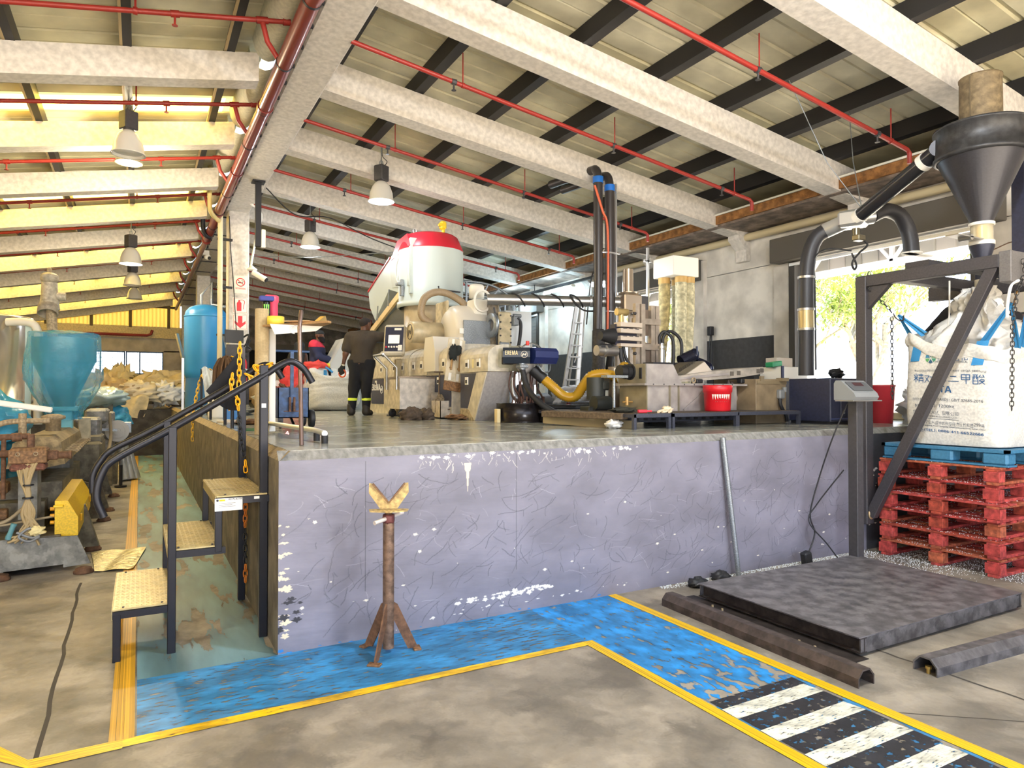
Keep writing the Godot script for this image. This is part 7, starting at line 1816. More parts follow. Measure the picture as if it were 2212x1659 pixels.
	part("emblem", emblem(V(3.118, 2.72, -6.0), 0.13, V(0, 0, 1), Vector3.UP, V(-1, 0, 0)), M(G(90, 80, 66), 0.5), mo)
	part("motor_flange", B.new().cbox(V(3.7, 2.78, -6.0), V(0.05, 0.95, 0.5), 0.02).lathe(V(3.74, 2.75, -6.0), [[0.0, 0.0], [0.42, 0.0], [0.42, -0.1], [0.0, -0.1]], 36, rot(V(0, 0, 1), 90)), mt("beige"), mo)
	part("drain_pipe", B.new().cyl(V(3.5, 2.54, -6.0), V(3.5, 1.95, -6.0), 0.035, 12).cyl(V(3.5, 1.95, -6.0), V(3.5, 1.9, -6.0), 0.045, 12), mt("dark_grey"), mo)
	part("swan_neck_hose", B.new().tube(spline([V(3.5, 2.88, -6.0), V(3.34, 2.98, -6.0), V(3.32, 3.12, -6.0), V(3.38, 3.3, -6.0), V(3.54, 3.4, -5.95), V(3.74, 3.39, -5.9), V(3.92, 3.28, -5.8), V(4.02, 3.18, -5.75)], 6), 0.06, 14), M(G(160, 140, 112), 0.5, 0, "fine", 2.0), mo)
	var dr := part("cutter_drum", B.new().lathe(V(4.02, 2.72, -5.7), [[0.0, 0.36], [0.33, 0.36], [0.42, 0.3], [0.45, 0.2], [0.45, -0.45], [0.0, -0.45]], 40, rot(V(0, 0, 1), 90)), M(G(214, 208, 196), 0.4, 0.05), t)
	part("cover_plate", B.new().cbox(V(4.0, 2.66, -5.24), V(0.52, 0.44, 0.02), 0.006), mt("galv"), dr)
	for y in [2.7, 2.55]: part("hinge", B.new().cbox(V(3.7, y, -5.22), V(0.07, 0.09, 0.03), 0.006), mt("off_white"), dr)
	# vacuum domes and valve stack
	var vc := part("vacuum_unit", B.new().cbox(V(4.12, 3.08, -5.5), V(0.26, 0.34, 0.3), 0.02).lathe(V(4.2, 3.26, -5.7), [[0.0, 0.3], [0.11, 0.28], [0.13, 0.24], [0.13, 0.05], [0.0, 0.05]], 24), M(G(226, 222, 210), 0.45), t)
	part("handle_ring", B.new().link(Transform3D(Basis(), V(4.12, 3.22, -5.32)), 0.34, 0.14, 0.022, 20), mt("off_white"), vc)
	part("column", B.new().cbox(V(4.3, 2.7, -5.3), V(0.16, 1.1, 0.2), 0.02), M(G(150, 136, 112), 0.5, 0.2, "dirt", 2.0), vc)
	part("slide_plate", B.new().cbox(V(4.42, 2.75, -5.1), V(0.24, 0.56, 0.05), 0.02), me, vc)
	for k in 10: part("bolt", B.new().cyl(V(4.325 + 0.19 * (k % 2), 2.53 + 0.11 * (k / 2), -5.08), V(4.325 + 0.19 * (k % 2), 2.53 + 0.11 * (k / 2), -5.06), 0.014, 8), mt("dark_grey"), vc)
	part("hose", B.new().tube(spline([V(4.25, 3.1, -5.15), V(4.27, 2.8, -5.1), V(4.28, 2.5, -5.1), V(4.4, 2.42, -5.05), V(4.52, 2.4, -5.1)]), 0.015, 6), mt("black_rubber"), vc)
	part("hose", B.new().tube(spline([V(4.65, 2.95, -5.1), V(4.72, 2.85, -5.1), V(4.7, 2.6, -5.1), V(4.66, 2.4, -5.1)]), 0.03, 8), mt("black_rubber"), vc)
	part("actuator", B.new().cbox(V(4.63, 2.9, -5.15), V(0.1, 0.16, 0.14), 0.01).cyl(V(4.58, 2.98, -5.1), V(4.72, 2.98, -5.1), 0.03, 10), mt("galv"), vc)
	part("side_cabinet", B.new().mm(V(4.6, 2.36, -5.7), V(5.1, 3.1, -5.4)), M(G(206, 208, 206), 0.5), vc)
	part("wheel_flange", B.new().lathe(V(4.16, 2.8, -5.1), [[0.1, 0.0], [0.2, 0.0], [0.2, -0.05], [0.1, -0.05]], 28, rot(V(0, 0, 1), 90)), mt("galv"), vc)
	part("junctions", B.new().cbox(V(4.2, 2.44, -4.9), V(0.3, 0.05, 0.2), 0.006).cbox(V(4.3, 2.49, -4.9), V(0.16, 0.05, 0.06), 0.006), mt("galv"), vc)
	# barrel and laser filter head at the near end
	var br := part("barrel", B.new().lathe(V(3.62, 2.18, -3.62), [[0.0, 0.16], [0.17, 0.16], [0.18, 0.14], [0.18, -0.02], [0.19, -0.03], [0.19, -0.06], [0.18, -0.07], [0.18, -0.2], [0.19, -0.21], [0.19, -0.25], [0.17, -0.27], [0.16, -0.5], [0.0, -0.5]], 36, rot(V(0, 0, 1), 90)), M(G(196, 192, 168), 0.4, 0.1, "blotch", 1.0), t, "greenish cream barrel end")
	for x in [3.66, 3.82]: part("clamp_band", B.new().lathe(V(x, 2.18, -3.62), [[0.182, 0.012], [0.186, 0.012], [0.186, -0.012], [0.182, -0.012]], 36, rot(V(0, 0, 1), 90)), mt("dark_grey"), br)
	part("spoked_wheel", B.new().lathe(V(3.98, 2.2, -3.5), [[0.19, 0.012], [0.21, 0.012], [0.21, -0.012], [0.19, -0.012], [0.19, 0.012]], 32, rot(Vector3.RIGHT, 90)).bar(V(3.84, 2.34, -3.5), V(4.12, 2.06, -3.5), 0.02, 0.02).bar(V(3.84, 2.06, -3.5), V(4.12, 2.34, -3.5), 0.02, 0.02).bar(V(3.98, 2.0, -3.5), V(3.98, 2.4, -3.5), 0.02, 0.02), mt("steel"), br)
	part("red_knob", B.new().cyl(V(3.86, 2.36, -3.4), V(3.86, 2.42, -3.4), 0.025, 10), M(G(206, 50, 40), 0.4), br)
	part("switch_box", B.new().cbox(V(3.54, 2.14, -3.38), V(0.14, 0.1, 0.1), 0.01).cbox(V(3.52, 2.2, -3.34), V(0.05, 0.02, 0.03), 0.004), mt("raw_dark"), br)
	part("steel_elbow", B.new().tube(spline([V(3.74, 2.02, -3.6), V(3.74, 1.8, -3.6), V(3.76, 1.66, -3.58), V(3.86, 1.58, -3.55), V(3.95, 1.55, -3.5)]), 0.045, 12).cyl(V(3.74, 2.0, -3.6), V(3.74, 1.97, -3.6), 0.06, 14), mt("steel"), br)
	var cb := B.new()
	for k in 8:
		var x := 3.66 + 0.06 * k
		cb.tube(spline([V(x, 2.0, -3.5), V(x - 0.08 + 0.02 * (k % 3), 1.8, -3.42), V(x + 0.05 * sin(k * 2.0), 1.62, -3.45), V(x - 0.05, 1.42 + 0.03 * (k % 4), -3.5), V(x + 0.06, 1.36, -3.46), V(x + 0.04 * (k % 3), 1.66, -3.4)]), 0.01 + 0.004 * (k % 2), 5)
	part("cable_loops", cb, M(G(96, 66, 54), 0.6), br)
	part("gear_block", B.new().cbox(V(3.95, 1.72, -3.62), V(0.2, 0.22, 0.2), 0.02).cyl(V(4.0, 1.55, -3.5), V(4.32, 1.58, -3.7), 0.13, 18), mt("dark_grey"), br)
	part("grey_shield", B.new().cbox(V(4.18, 1.98, -3.75), V(0.28, 0.3, 0.03), 0.012, rot(V(0, 0, 1), 20)), M(G(196, 190, 184), 0.4), br)
	# the blue housing with lettering: an octagonal trough, left part turned to the camera
	var bb := M(G(34, 46, 96), 0.32, 0.05)
	var b2 := M(G(42, 50, 62), 0.4)
	var oct := [Vector2(-0.15, -0.02), Vector2(-0.15, 0.06), Vector2(-0.09, 0.11), Vector2(0.08, 0.11), Vector2(0.14, 0.06), Vector2(0.14, -0.04), Vector2(0.08, -0.1), Vector2(-0.09, -0.1)]
	var fh := part("filter_housing", B.new().prism(oct, V(3.78, 2.2, -3.2), V(0, 0, -1), Vector3.UP, V(0.36, 0, 0)), bb, t, "deep blue end of the filter housing")
	var dx := V(0.86, 0, 0.5)
	part("lettered_half", B.new().prism(oct, V(3.78, 2.2, -3.2) - dx * 0.36, V(0.5, 0, -0.86), Vector3.UP, dx * 0.36), b2, fh, "dark half with pale lettering and a round emblem")
	var nn := V(-0.5, 0, 0.86)
	var tx := text_b("EREMA", 0.055, 0.003, true)
	part("lettering", B.new().add(tx, Transform3D(Basis(dx * (0.17 / width_of(tx)), Vector3.UP, nn), V(3.78, 2.19, -3.2) - dx * 0.33 + nn * 0.152)), M(G(222, 202, 150), 0.4), fh, "pale machine lettering")
	part("emblem", emblem(V(3.78, 2.215, -3.2) - dx * 0.075 + nn * 0.152, 0.045, dx, Vector3.UP, nn), M(G(222, 210, 190), 0.4), fh)
	part("hose_stub", B.new().cyl(V(3.66, 2.1, -3.2), V(3.66, 2.02, -3.2), 0.05, 12).cbox(V(3.66, 2.06, -3.2), V(0.13, 0.05, 0.13), 0.01).tube(spline([V(3.9, 2.1, -3.2), V(3.95, 2.0, -3.15), V(4.05, 2.0, -3.15), V(4.1, 2.1, -3.2)]), 0.012, 6), mt("galv"), fh)
	part("black_hose", B.new().tube(spline([V(3.66, 2.03, -3.2), V(3.67, 1.8, -3.1), V(3.72, 1.6, -2.9), V(3.85, 1.46, -2.7), V(4.0, 1.38, -2.5)], 8), 0.04, 14), mt("black_rubber"), fh)
	part("rear_cabinet", B.new().prism([Vector2(0, PH), Vector2(0.95, PH), Vector2(0.95, 2.95), Vector2(0.35, 3.02), Vector2(0.12, 2.6), Vector2(0.0, 2.4)], V(3.12, 0, -12.2), Vector3.RIGHT, Vector3.UP, V(0, 0, 0.9)), M(G(190, 192, 188), 0.45), t, "grey slanted console at the far end")
	part("indicator_knob", B.new().cyl(V(3.05, 2.36, -11.4), V(3.15, 2.36, -11.4), 0.05, 12), M(G(240, 214, 40), 0.4), t)
	# ---- control panel on its own stand
	var cp := thing("control_panel", "tilted navy and beige control panel with pale screen on a post before the extruder", "control panel", V(3.0, PH, -6.4))
	var pc := V(3.0, 2.6, -6.4)
	var pb := Basis(V(0, 0, 1), Vector3.UP, V(-1, 0, 0)).rotated(Vector3.UP, 0.55)
	pb = Basis(Vector3.UP, 0.45) * pb * rot(Vector3.RIGHT, -14)
	part("housing", B.new().cbox(pc, V(0.36, 0.54, 0.12), 0.03, pb).cbox(pc + pb * V(-0.02, -0.26, 0.05), V(0.4, 0.07, 0.16), 0.03, pb), mt("cream"), cp)
	part("face", B.new().cbox(pc + pb * V(0, 0.0, 0.062), V(0.31, 0.44, 0.012), 0.004, pb), mt("navy"), cp)
	part("screen", B.new().cbox(pc + pb * V(0.0, 0.0, 0.069), V(0.19, 0.15, 0.006), 0.002, pb), glow(Color(0.9, 0.82, 0.6), 0.35), cp, "pale lit screen")
	for k in 5: part("button", B.new().cyl(pc + pb * V(-0.12 + k * 0.045, -0.14, 0.066), pc + pb * V(-0.12 + k * 0.045, -0.14, 0.09), 0.015, 10), [mt("red_paint"), mt("off_white"), mt("off_white"), mt("off_white"), mt("off_white")][k], cp)
	part("label_strip", B.new().cbox(pc + pb * V(0.06, 0.18, 0.069), V(0.12, 0.04, 0.003), 0.001, pb).cbox(pc + pb * V(0.11, -0.15, 0.069), V(0.07, 0.1, 0.003), 0.001, pb), mt("off_white"), cp)
	part("post", B.new().cbox(V(3.06, 1.8, -6.42), V(0.1, 0.98, 0.1), 0.01), M(G(150, 134, 100), 0.5, 0.1), cp)
	part("base", B.new().cbox(V(3.06, PH + 0.01, -6.42), V(0.3, 0.02, 0.3), 0.005), mt("dark_grey"), cp)
	# ---- waste trolley
	var wt := thing("waste_trolley", "pale steel waste bin trolley with bent tube handles in front of the extruder", "trolley", V(3.1, PH, -5.6))
	var wb := M(G(214, 204, 190), 0.45, 0.2, "blotch", 1.6)
	var bx := B.new()
	bx.prism([Vector2(0, 0), Vector2(0.62, 0), Vector2(0.78, 0.42), Vector2(0.8, 0.5), Vector2(0, 0.5)], V(2.72, 1.46, -5.36), Vector3.RIGHT, Vector3.UP, V(0, 0, 0.004))
	bx.prism([Vector2(0, 0), Vector2(0.62, 0), Vector2(0.78, 0.42), Vector2(0.8, 0.5), Vector2(0, 0.5)], V(2.72, 1.46, -5.95), Vector3.RIGHT, Vector3.UP, V(0, 0, 0.004))
	bx.quad(V(2.72, 1.46, -5.95), V(2.72, 1.46, -5.36), V(2.72, 1.96, -5.36), V(2.72, 1.96, -5.95), V(-1, 0, 0))
	bx.quad(V(2.72, 1.46, -5.95), V(2.72, 1.46, -5.36), V(3.34, 1.46, -5.36), V(3.34, 1.46, -5.95), V(0, -1, 0))
	bx.quad(V(3.34, 1.46, -5.95), V(3.34, 1.46, -5.36), V(3.52, 1.96, -5.36), V(3.52, 1.96, -5.95), V(1, 0, 0))
	part("bin", bx, wb, wt)
	part("rim", B.new().bar(V(2.72, 1.95, -5.355), V(3.52, 1.95, -5.355), 0.02, 0.03).bar(V(2.715, 1.95, -5.95), V(2.715, 1.95, -5.36), 0.02, 0.03).bar(V(3.52, 1.95, -5.95), V(3.52, 1.95, -5.36), 0.02, 0.03).bar(V(2.72, 1.95, -5.955), V(3.52, 1.95, -5.955), 0.02, 0.03), M(G(150, 136, 120), 0.4, 0.4), wt)
	for z in [-5.42, -5.9]: part("handle", B.new().tube([V(2.69, 1.76, z), V(2.69, 2.1, z), V(2.48, 2.3, z)], 0.02, 10), mt("steel"), wt)
	part("handle_bar", B.new().cyl(V(2.48, 2.3, -5.42), V(2.48, 2.3, -5.9), 0.02, 10), mt("steel"), wt)
	for q in [[2.78, -5.44], [2.78, -5.88], [3.28, -5.44], [3.28, -5.88]]: part("castor", B.new().lathe(V(q[0], PH + 0.065, q[1]), [[0.0, -0.018], [0.055, -0.018], [0.065, -0.01], [0.065, 0.01], [0.055, 0.018], [0.0, 0.018]], 18, rot(Vector3.RIGHT, 90)).cbox(V(q[0], PH + 0.11, q[1]), V(0.06, 0.07, 0.07), 0.006), mt("black_rubber"), wt)
	# ---- tray box, leaning panel, shovel, lumps
	var tb := thing("steel_box", "open square steel box with a slot handle on the floor before the extruder", "box", V(3.32, PH, -4.98))
	part("box", B.new().mm(V(3.16, PH, -5.16), V(3.17, PH + 0.27, -4.8)).mm(V(3.45, PH, -5.16), V(3.46, PH + 0.27, -4.8)).mm(V(3.16, PH, -4.81), V(3.46, PH + 0.27, -4.8)).mm(V(3.16, PH, -5.16), V(3.46, PH + 0.4, -5.15)).mm(V(3.16, PH, -5.16), V(3.46, PH + 0.02, -4.8)), M(G(208, 196, 176), 0.42, 0.25, "blotch", 2.0), tb)
	part("slot_handle", B.new().cyl(V(3.28, PH + 0.14, -4.79), V(3.4, PH + 0.14, -4.79), 0.01, 8), M(G(130, 110, 92), 0.4, 0.4), tb)
	var lp := thing("leaning_panel", "cream panel with two long wooden handles leaning against the extruder", "panel", V(3.3, 1.75, -4.7))
	var pa := Basis(V(1, 0, 0.0), V(0.1, 0.94, -0.1).normalized(), V(0, 0.1, 1)).orthonormalized() * rot(V(0, 0, 1), -9)
	var pp := V(3.31, 2.13, -4.62)
	part("board", B.new().cbox(pp, V(0.27, 0.78, 0.025), 0.004, pa), M(G(216, 202, 172), 0.5, 0, "blotch", 1.0), lp)
	part("wooden_foot", B.new().cbox(pp + pa * V(0, -0.33, 0.002), V(0.272, 0.14, 0.028), 0.003, pa), M(G(150, 108, 66), 0.7, 0, "dirt", 4.0), lp)
	for x in [-0.07, 0.055]:
		part("handle", B.new().bar(pp + pa * V(x, -0.1, 0.06), pp + pa * V(x, 0.26, 0.06), 0.025, 0.025, pa.z, 0.004).bar(pp + pa * V(x, -0.06, 0.0), pp + pa * V(x, -0.06, 0.06), 0.02, 0.02).bar(pp + pa * V(x, 0.22, 0.0), pp + pa * V(x, 0.22, 0.06), 0.02, 0.02), mt("wood"), lp)
		part("label", B.new().cbox(pp + pa * V(x + 0.01, -0.19, 0.013), V(0.045, 0.11, 0.003), 0.001, pa).cbox(pp + pa * V(x + 0.01, 0.34, 0.013), V(0.04, 0.08, 0.003), 0.001, pa), mt("off_white"), lp)
	solo("black_gloves", "pair of dark gloves hung over the wooden handle of the leaning panel", "gloves", lump(V(3.24, 2.3, -4.5), V(0.07, 0.11, 0.04), 71, 0.6).add(lump(V(3.32, 2.34, -4.5), V(0.05, 0.07, 0.035), 72, 0.6)), M(G(34, 38, 36), 0.9), V(3.26, 2.3, -4.5))
	var sv := thing("shovel", "shovel with T handle standing in the steel box before the extruder", "shovel", V(3.22, PH + 0.05, -5.0))
	part("shaft", B.new().tube([V(3.22, 1.62, -5.0), V(3.24, 2.02, -5.02)], 0.014, 8).cyl(V(3.15, 2.03, -5.02), V(3.33, 2.03, -5.02), 0.012, 8), M(G(110, 92, 76), 0.6), sv)
	part("blade", B.new().prism([Vector2(-0.03, 0.3), Vector2(0.03, 0.3), Vector2(0.08, 0.22), Vector2(0.08, 0.02), Vector2(0.0, 0.0), Vector2(-0.08, 0.02), Vector2(-0.08, 0.22)], V(3.23, PH + 0.07, -4.98), Vector3.RIGHT, Vector3.UP, V(0, 0, 0.006)), mt("rust_pale"), sv)
	for q in [[2.58, -4.5, 0.16, 0.11, "left one of the pair under the trolley"], [2.84, -4.55, 0.11, 0.1, "right one of the pair beside the steel box"]]:
		solo("plastic_lump", "brown cold plastic lump on the floor, " + q[4], "plastic lump", lump(V(q[0], PH + q[3] * 0.6, q[1]), V(q[2], q[3], 0.14), int(q[0] * 100), 0.5, 24, 1.8), M(G(98, 80, 62), 0.7, 0.0, "dirt", 3.0), V(q[0], PH, q[1]))
	solo("plastic_drool", "flat brown strips of waste plastic on the floor at the foot of the extruder", "plastic waste", lump(V(3.3, PH + 0.03, -4.45), V(0.14, 0.04, 0.3), 83, 0.9, 28, 2.6), M(G(140, 104, 72), 0.5), V(3.3, PH, -4.45))
	var dm := thing("drip_drum", "low black rust spotted drum on the floor below the blue filter housing", "drum", V(3.7, PH, -3.3))
	part("drum", B.new().lathe(V(3.66, PH, -3.25), [[0.0, 0.01], [0.33, 0.0], [0.34, 0.012], [0.32, 0.02], [0.32, 0.24], [0.33, 0.25], [0.31, 0.25], [0.3, 0.03], [0.0, 0.03]], 44), M(G(44, 38, 38), 0.25, 0.4, "dirt", 3.0), dm)
	solo("timber_block", "small pale timber block standing beside the black drum", "timber", B.new().cbox(V(3.3, PH + 0.09, -3.22), V(0.05, 0.18, 0.08), 0.004), M(G(222, 200, 150), 0.7), V(3.3, PH, -3.22))
	# ---- steam over the drum
	for q in [[4.0, 2.72, -4.95, 0.34, 0.3, 1.3], [4.05, 2.98, -4.95, 0.26, 0.36, 0.9], [3.86, 2.5, -4.9, 0.22, 0.2, 1.6], [4.12, 3.25, -4.95, 0.3, 0.36, 0.4]]:
		var fv := FogVolume.new()
		fv.name = numbered("steam")
		fv.shape = RenderingServer.FOG_VOLUME_SHAPE_ELLIPSOID
		fv.size = V(q[3], q[4], 0.25)
		var fm := FogMaterial.new()
		fm.density = q[5]
		fm.albedo = Color(1, 1, 1)
		fv.material = fm
		fv.position = V(q[0], q[1], q[2])
		add_child(fv)
		tag(fv, "thin white steam rising beside the cutter drum", "steam", "steam puffs", "stuff")
func build_pelletizer() -> void:
	# ---- the steps of grating in front
	var dk := thing("grating_platform", "low platform of dark steel frames with grating top along the platform edge", "platform", V(5.0, PH, -2.6))
	var fm := M(G(74, 76, 88), 0.5, 0.3, "fine", 2.0)
	var tm := M(G(112, 100, 88), 0.6, 0.2, "dirt", 2.0)
	for q in [[3.74, 4.25, -0.98], [4.28, 5.28, -0.99], [5.3, 6.4, -1.02]]:
		part("frame", B.new().mm(V(q[0], 1.445, q[2] - 0.04), V(q[1], 1.485, q[2])).mm(V(q[0], PH, q[2] - 0.04), V(q[0] + 0.035, 1.45, q[2])).mm(V(q[1] - 0.035, PH, q[2] - 0.04), V(q[1], 1.45, q[2])).mm(V(q[0], PH, -2.6), V(q[0] + 0.035, 1.45, -2.56)).mm(V(q[0], 1.445, -2.9), V(q[0] + 0.03, 1.48, q[2])), fm, dk)
		var gb := B.new()
		var x: float = q[0] + 0.02
		while x < q[1] - 0.01:
			gb.mm(V(x, 1.47, -3.0), V(x + 0.02, 1.488, q[2] - 0.02))
			x += 0.033
		gb.mm(V(q[0] + 0.02, 1.45, -3.0), V(q[1] - 0.02, 1.469, q[2] - 0.04))
		part("grating", gb, tm, dk).set_meta("kind", "stuff")
	part("slotted_rail", B.new().mm(V(3.8, PH + 0.05, -1.5), V(5.8, PH + 0.11, -1.49)).mm(V(3.8, PH + 0.05, -1.5), V(5.8, PH + 0.06, -1.45)), fm, dk)
	for k in 14: part("slot", B.new().mm(V(3.9 + k * 0.13, PH + 0.07, -1.488), V(3.96 + k * 0.13, PH + 0.095, -1.484)), mt("black_steel"), dk)
	part("timber_edge", B.new().cbox(V(3.62, 1.455, -1.75), V(0.12, 0.07, 1.2), 0.006, rot(Vector3.UP, 14)).cbox(V(4.3, 1.44, -3.5), V(1.6, 0.1, 0.06), 0.006), M(G(120, 100, 76), 0.8, 0, "dirt", 3.0), dk)
	part("rear_deck", B.new().mm(V(3.9, 1.4, -4.7), V(6.4, 1.46, -3.02)).mm(V(3.95, PH, -3.1), V(4.0, 1.4, -3.05)).mm(V(5.2, PH, -3.1), V(5.25, 1.4, -3.05)), M(G(104, 96, 86), 0.7, 0.1, "dirt", 2.0), dk)
	part("perforated_rail", B.new().bar(V(3.5, PH + 0.07, -2.4), V(3.95, PH + 0.03, -1.2), 0.02, 0.1), M(G(176, 158, 120), 0.6, 0.2), dk)
	solo("white_rag", "crumpled white rag under the low grating platform", "rag", lump(V(3.72, PH + 0.05, -1.3), V(0.09, 0.05, 0.08), 14, 0.6), mt("off_white"), V(3.72, PH, -1.3))
	solo("leather_glove", "pale leather work glove lying on the edge of the grating platform", "glove", lump(V(4.32, 1.525, -1.12), V(0.06, 0.035, 0.05), 51, 0.5).tube(spline([V(4.28, 1.52, -1.1), V(4.2, 1.51, -1.08), V(4.14, 1.5, -1.06)]), 0.016, 8).tube(spline([V(4.3, 1.52, -1.08), V(4.24, 1.505, -1.04), V(4.17, 1.5, -1.03)]), 0.014, 8).tube(spline([V(4.34, 1.52, -1.08), V(4.28, 1.505, -1.02), V(4.24, 1.5, -1.0)]), 0.014, 8), M(G(226, 208, 176), 0.8), V(4.3, 1.49, -1.1))
	solo("red_tool", "red handled tool lying beside the dark glove on the grating platform", "tool", B.new().tube([V(3.86, 1.51, -1.06), V(3.96, 1.51, -1.04)], 0.018, 10).tube([V(3.96, 1.51, -1.04), V(4.02, 1.51, -1.03)], 0.01, 8), M(G(230, 50, 70), 0.4), V(3.9, 1.49, -1.05))
	solo("dark_glove", "dark green glove lying on the corner of the grating platform", "glove", lump(V(3.86, 1.52, -1.3), V(0.16, 0.03, 0.08), 53, 0.7), M(G(54, 52, 40), 0.9), V(3.86, 1.49, -1.3))
	# ---- water tank with its slanted screens
	var steel := M(G(176, 168, 162), 0.45, 0.25, "blotch", 0.8)
	var olive := M(G(150, 140, 116), 0.5, 0.2, "blotch", 0.8)
	var wt := thing("water_tank", "long stainless water tank with flanged rim on the grating platform", "tank", V(5.1, 1.49, -1.8))
	part("tank", B.new().mm(V(4.4, 1.49, -2.05), V(5.85, 1.8, -1.54)), steel, wt)
	part("end_plate", B.new().mm(V(4.385, 1.49, -2.05), V(4.4, 1.8, -1.54)), olive, wt)
	part("rim", B.new().mm(V(4.32, 1.795, -2.1), V(6.0, 1.82, -1.5)), steel, wt)
	for x in [4.72, 4.86, 5.35]: part("stiffener", B.new().mm(V(x, 1.49, -1.545), V(x + 0.02, 1.8, -1.525)), olive, wt)
	part("brace", B.new().bar(V(4.95, 1.5, -1.53), V(5.3, 1.72, -1.53), 0.012, 0.03), steel, wt)
	for k in 9: part("rivet", B.new().cyl(V(4.45 + k * 0.16, 1.808, -1.5), V(4.45 + k * 0.16, 1.808, -1.495), 0.008, 8), mt("dark_grey"), wt)
	part("valve", B.new().cyl(V(4.38, 1.6, -1.8), V(4.24, 1.6, -1.8), 0.012, 8).cyl(V(4.3, 1.56, -1.8), V(4.3, 1.66, -1.8), 0.02, 8), M(G(190, 150, 90), 0.4, 0.5), wt)
	var hd := thing("inlet_box", "sheet steel inlet box with an oval slot where the ribbed yellow hose ends", "box", V(4.5, 1.82, -1.8))
	part("box", B.new().prism([Vector2(4.38, 1.82), Vector2(4.94, 1.82), Vector2(4.8, 2.05), Vector2(4.38, 2.05)], V(0, 0, -2.05), Vector3.RIGHT, Vector3.UP, V(0, 0, 0.5)), steel, hd)
	part("end_plate", B.new().mm(V(4.37, 1.82, -2.05), V(4.385, 2.05, -1.55)), olive, hd)
	part("slot", B.new().cbox(V(4.368, 1.94, -1.63), V(0.01, 0.13, 0.05), 0.02), mt("black_steel"), hd)
	part("hose_collar", B.new().cyl(V(4.2, 1.96, -1.82), V(4.38, 1.96, -1.82), 0.08, 20).cyl(V(4.28, 1.96, -1.82), V(4.31, 1.96, -1.82), 0.09, 20).cyl(V(4.35, 1.96, -1.82), V(4.37, 1.96, -1.82), 0.1, 20), M(G(38, 38, 40), 0.4, 0.2), hd)
	var sv := thing("vibrating_screen", "sloping stainless vibrating screen with a hooded hopper over the water tank", "screen", V(5.6, 1.82, -1.9))
	var a := V(4.75, 1.86, -1.6)
	part("trough", B.new().prism([Vector2(4.78, 1.83), Vector2(4.8, 1.9), Vector2(5.5, 1.98), Vector2(6.38, 2.05), Vector2(6.38, 1.96), Vector2(5.9, 1.9), Vector2(5.3, 1.86)], V(0, 0, -2.0), Vector3.RIGHT, Vector3.UP, V(0, 0, 0.42)), M(G(196, 186, 172), 0.4, 0.3, "blotch", 1.2), sv)
	for q in [[5.78, 1.95], [5.9, 1.96], [6.26, 1.99], [6.33, 2.0]]: part("window", B.new().mm(V(q[0], q[1] - 0.025, -1.579), V(q[0] + 0.06, q[1] + 0.03, -1.574)), M(G(96, 88, 78), 0.5), sv)
	part("slope_rib", B.new().bar(V(4.8, 1.87, -1.572), V(5.75, 1.95, -1.572), 0.01, 0.03), steel, sv)
	part("hood", B.new().prism([Vector2(4.98, 1.93), Vector2(5.3, 2.1), Vector2(5.44, 2.11), Vector2(5.62, 1.96), Vector2(5.62, 1.93)], V(0, 0, -2.0), Vector3.RIGHT, Vector3.UP, V(0, 0, 0.3)), M(G(96, 88, 72), 0.5, 0.2), sv)
	part("hood_side", B.new().prism([Vector2(5.12, 1.93), Vector2(5.44, 2.1), Vector2(5.6, 1.96)], V(0, 0, -1.7), Vector3.RIGHT, Vector3.UP, V(0, 0, 0.02)), M(G(206, 194, 178), 0.4, 0.2), sv)
	var gl := B.new()
	for k in 14: gl.bar(V(5.03 + k * 0.02, 1.965 + k * 0.0085, -1.698), V(5.03 + k * 0.02 + 0.01, 1.965 + k * 0.0085 + 0.05, -1.698), 0.004, 0.004)
	part("grille", gl, mt("black_steel"), sv).set_meta("kind", "stuff")
	part("spring_block", B.new().cbox(V(6.02, 1.86, -1.6), V(0.12, 0.06, 0.08), 0.01).cbox(V(5.2, 1.85, -1.54), V(0.1, 0.05, 0.06), 0.01), mt("black_rubber"), sv)
	part("eye_bolt", B.new().link(Transform3D(Basis(), V(5.08, 1.86, -1.5)), 0.06, 0.028, 0.008), mt("rust_pale"), sv)
	var vb := thing("vibration_motor", "pair of glossy black vibration motors behind the screen hood", "motor", V(5.7, 1.98, -2.1))
	part("motor", B.new().cyl(V(5.45, 2.12, -2.12), V(5.62, 2.2, -2.08), 0.085, 16).cyl(V(5.68, 2.12, -2.1), V(5.86, 2.05, -2.05), 0.08, 16), M(G(28, 30, 46), 0.2, 0.3), vb)
	part("motor_cover", B.new().ball(V(5.64, 2.21, -2.07), V(0.06, 0.09, 0.08)).ball(V(5.88, 2.03, -2.04), V(0.05, 0.08, 0.07)).cyl(V(5.62, 2.2, -2.0), V(5.62, 2.32, -2.0), 0.014, 8), M(G(34, 38, 58), 0.15, 0.4), vb)
	part("bracket", B.new().mm(V(5.4, 1.98, -2.2), V(5.9, 2.0, -2.0)).mm(V(5.5, 1.98, -2.15), V(5.56, 2.1, -2.1)).mm(V(5.76, 1.98, -2.12), V(5.82, 2.08, -2.06)), mt("black_steel"), vb)
	# ---- red bucket
	var rb := thing("red_bucket", "red plastic bucket with a torn white label on the grating platform", "bucket", V(5.27, 1.49, -1.3))
	var c := V(5.27, 1.49, -1.3)
	part("bucket", B.new().lathe(c, [[0.0, 0.0], [0.145, 0.0], [0.15, 0.01], [0.16, 0.22], [0.17, 0.225], [0.173, 0.3], [0.165, 0.31], [0.155, 0.3], [0.14, 0.02], [0.0, 0.02]], 36), M(G(206, 30, 40), 0.35), rb)
	part("label", B.new().lathe(c, [[0.152, 0.075], [0.159, 0.2]], 16, Basis(), 1.5, 1.3), M(G(226, 218, 200), 0.7), rb, "torn white paper label")
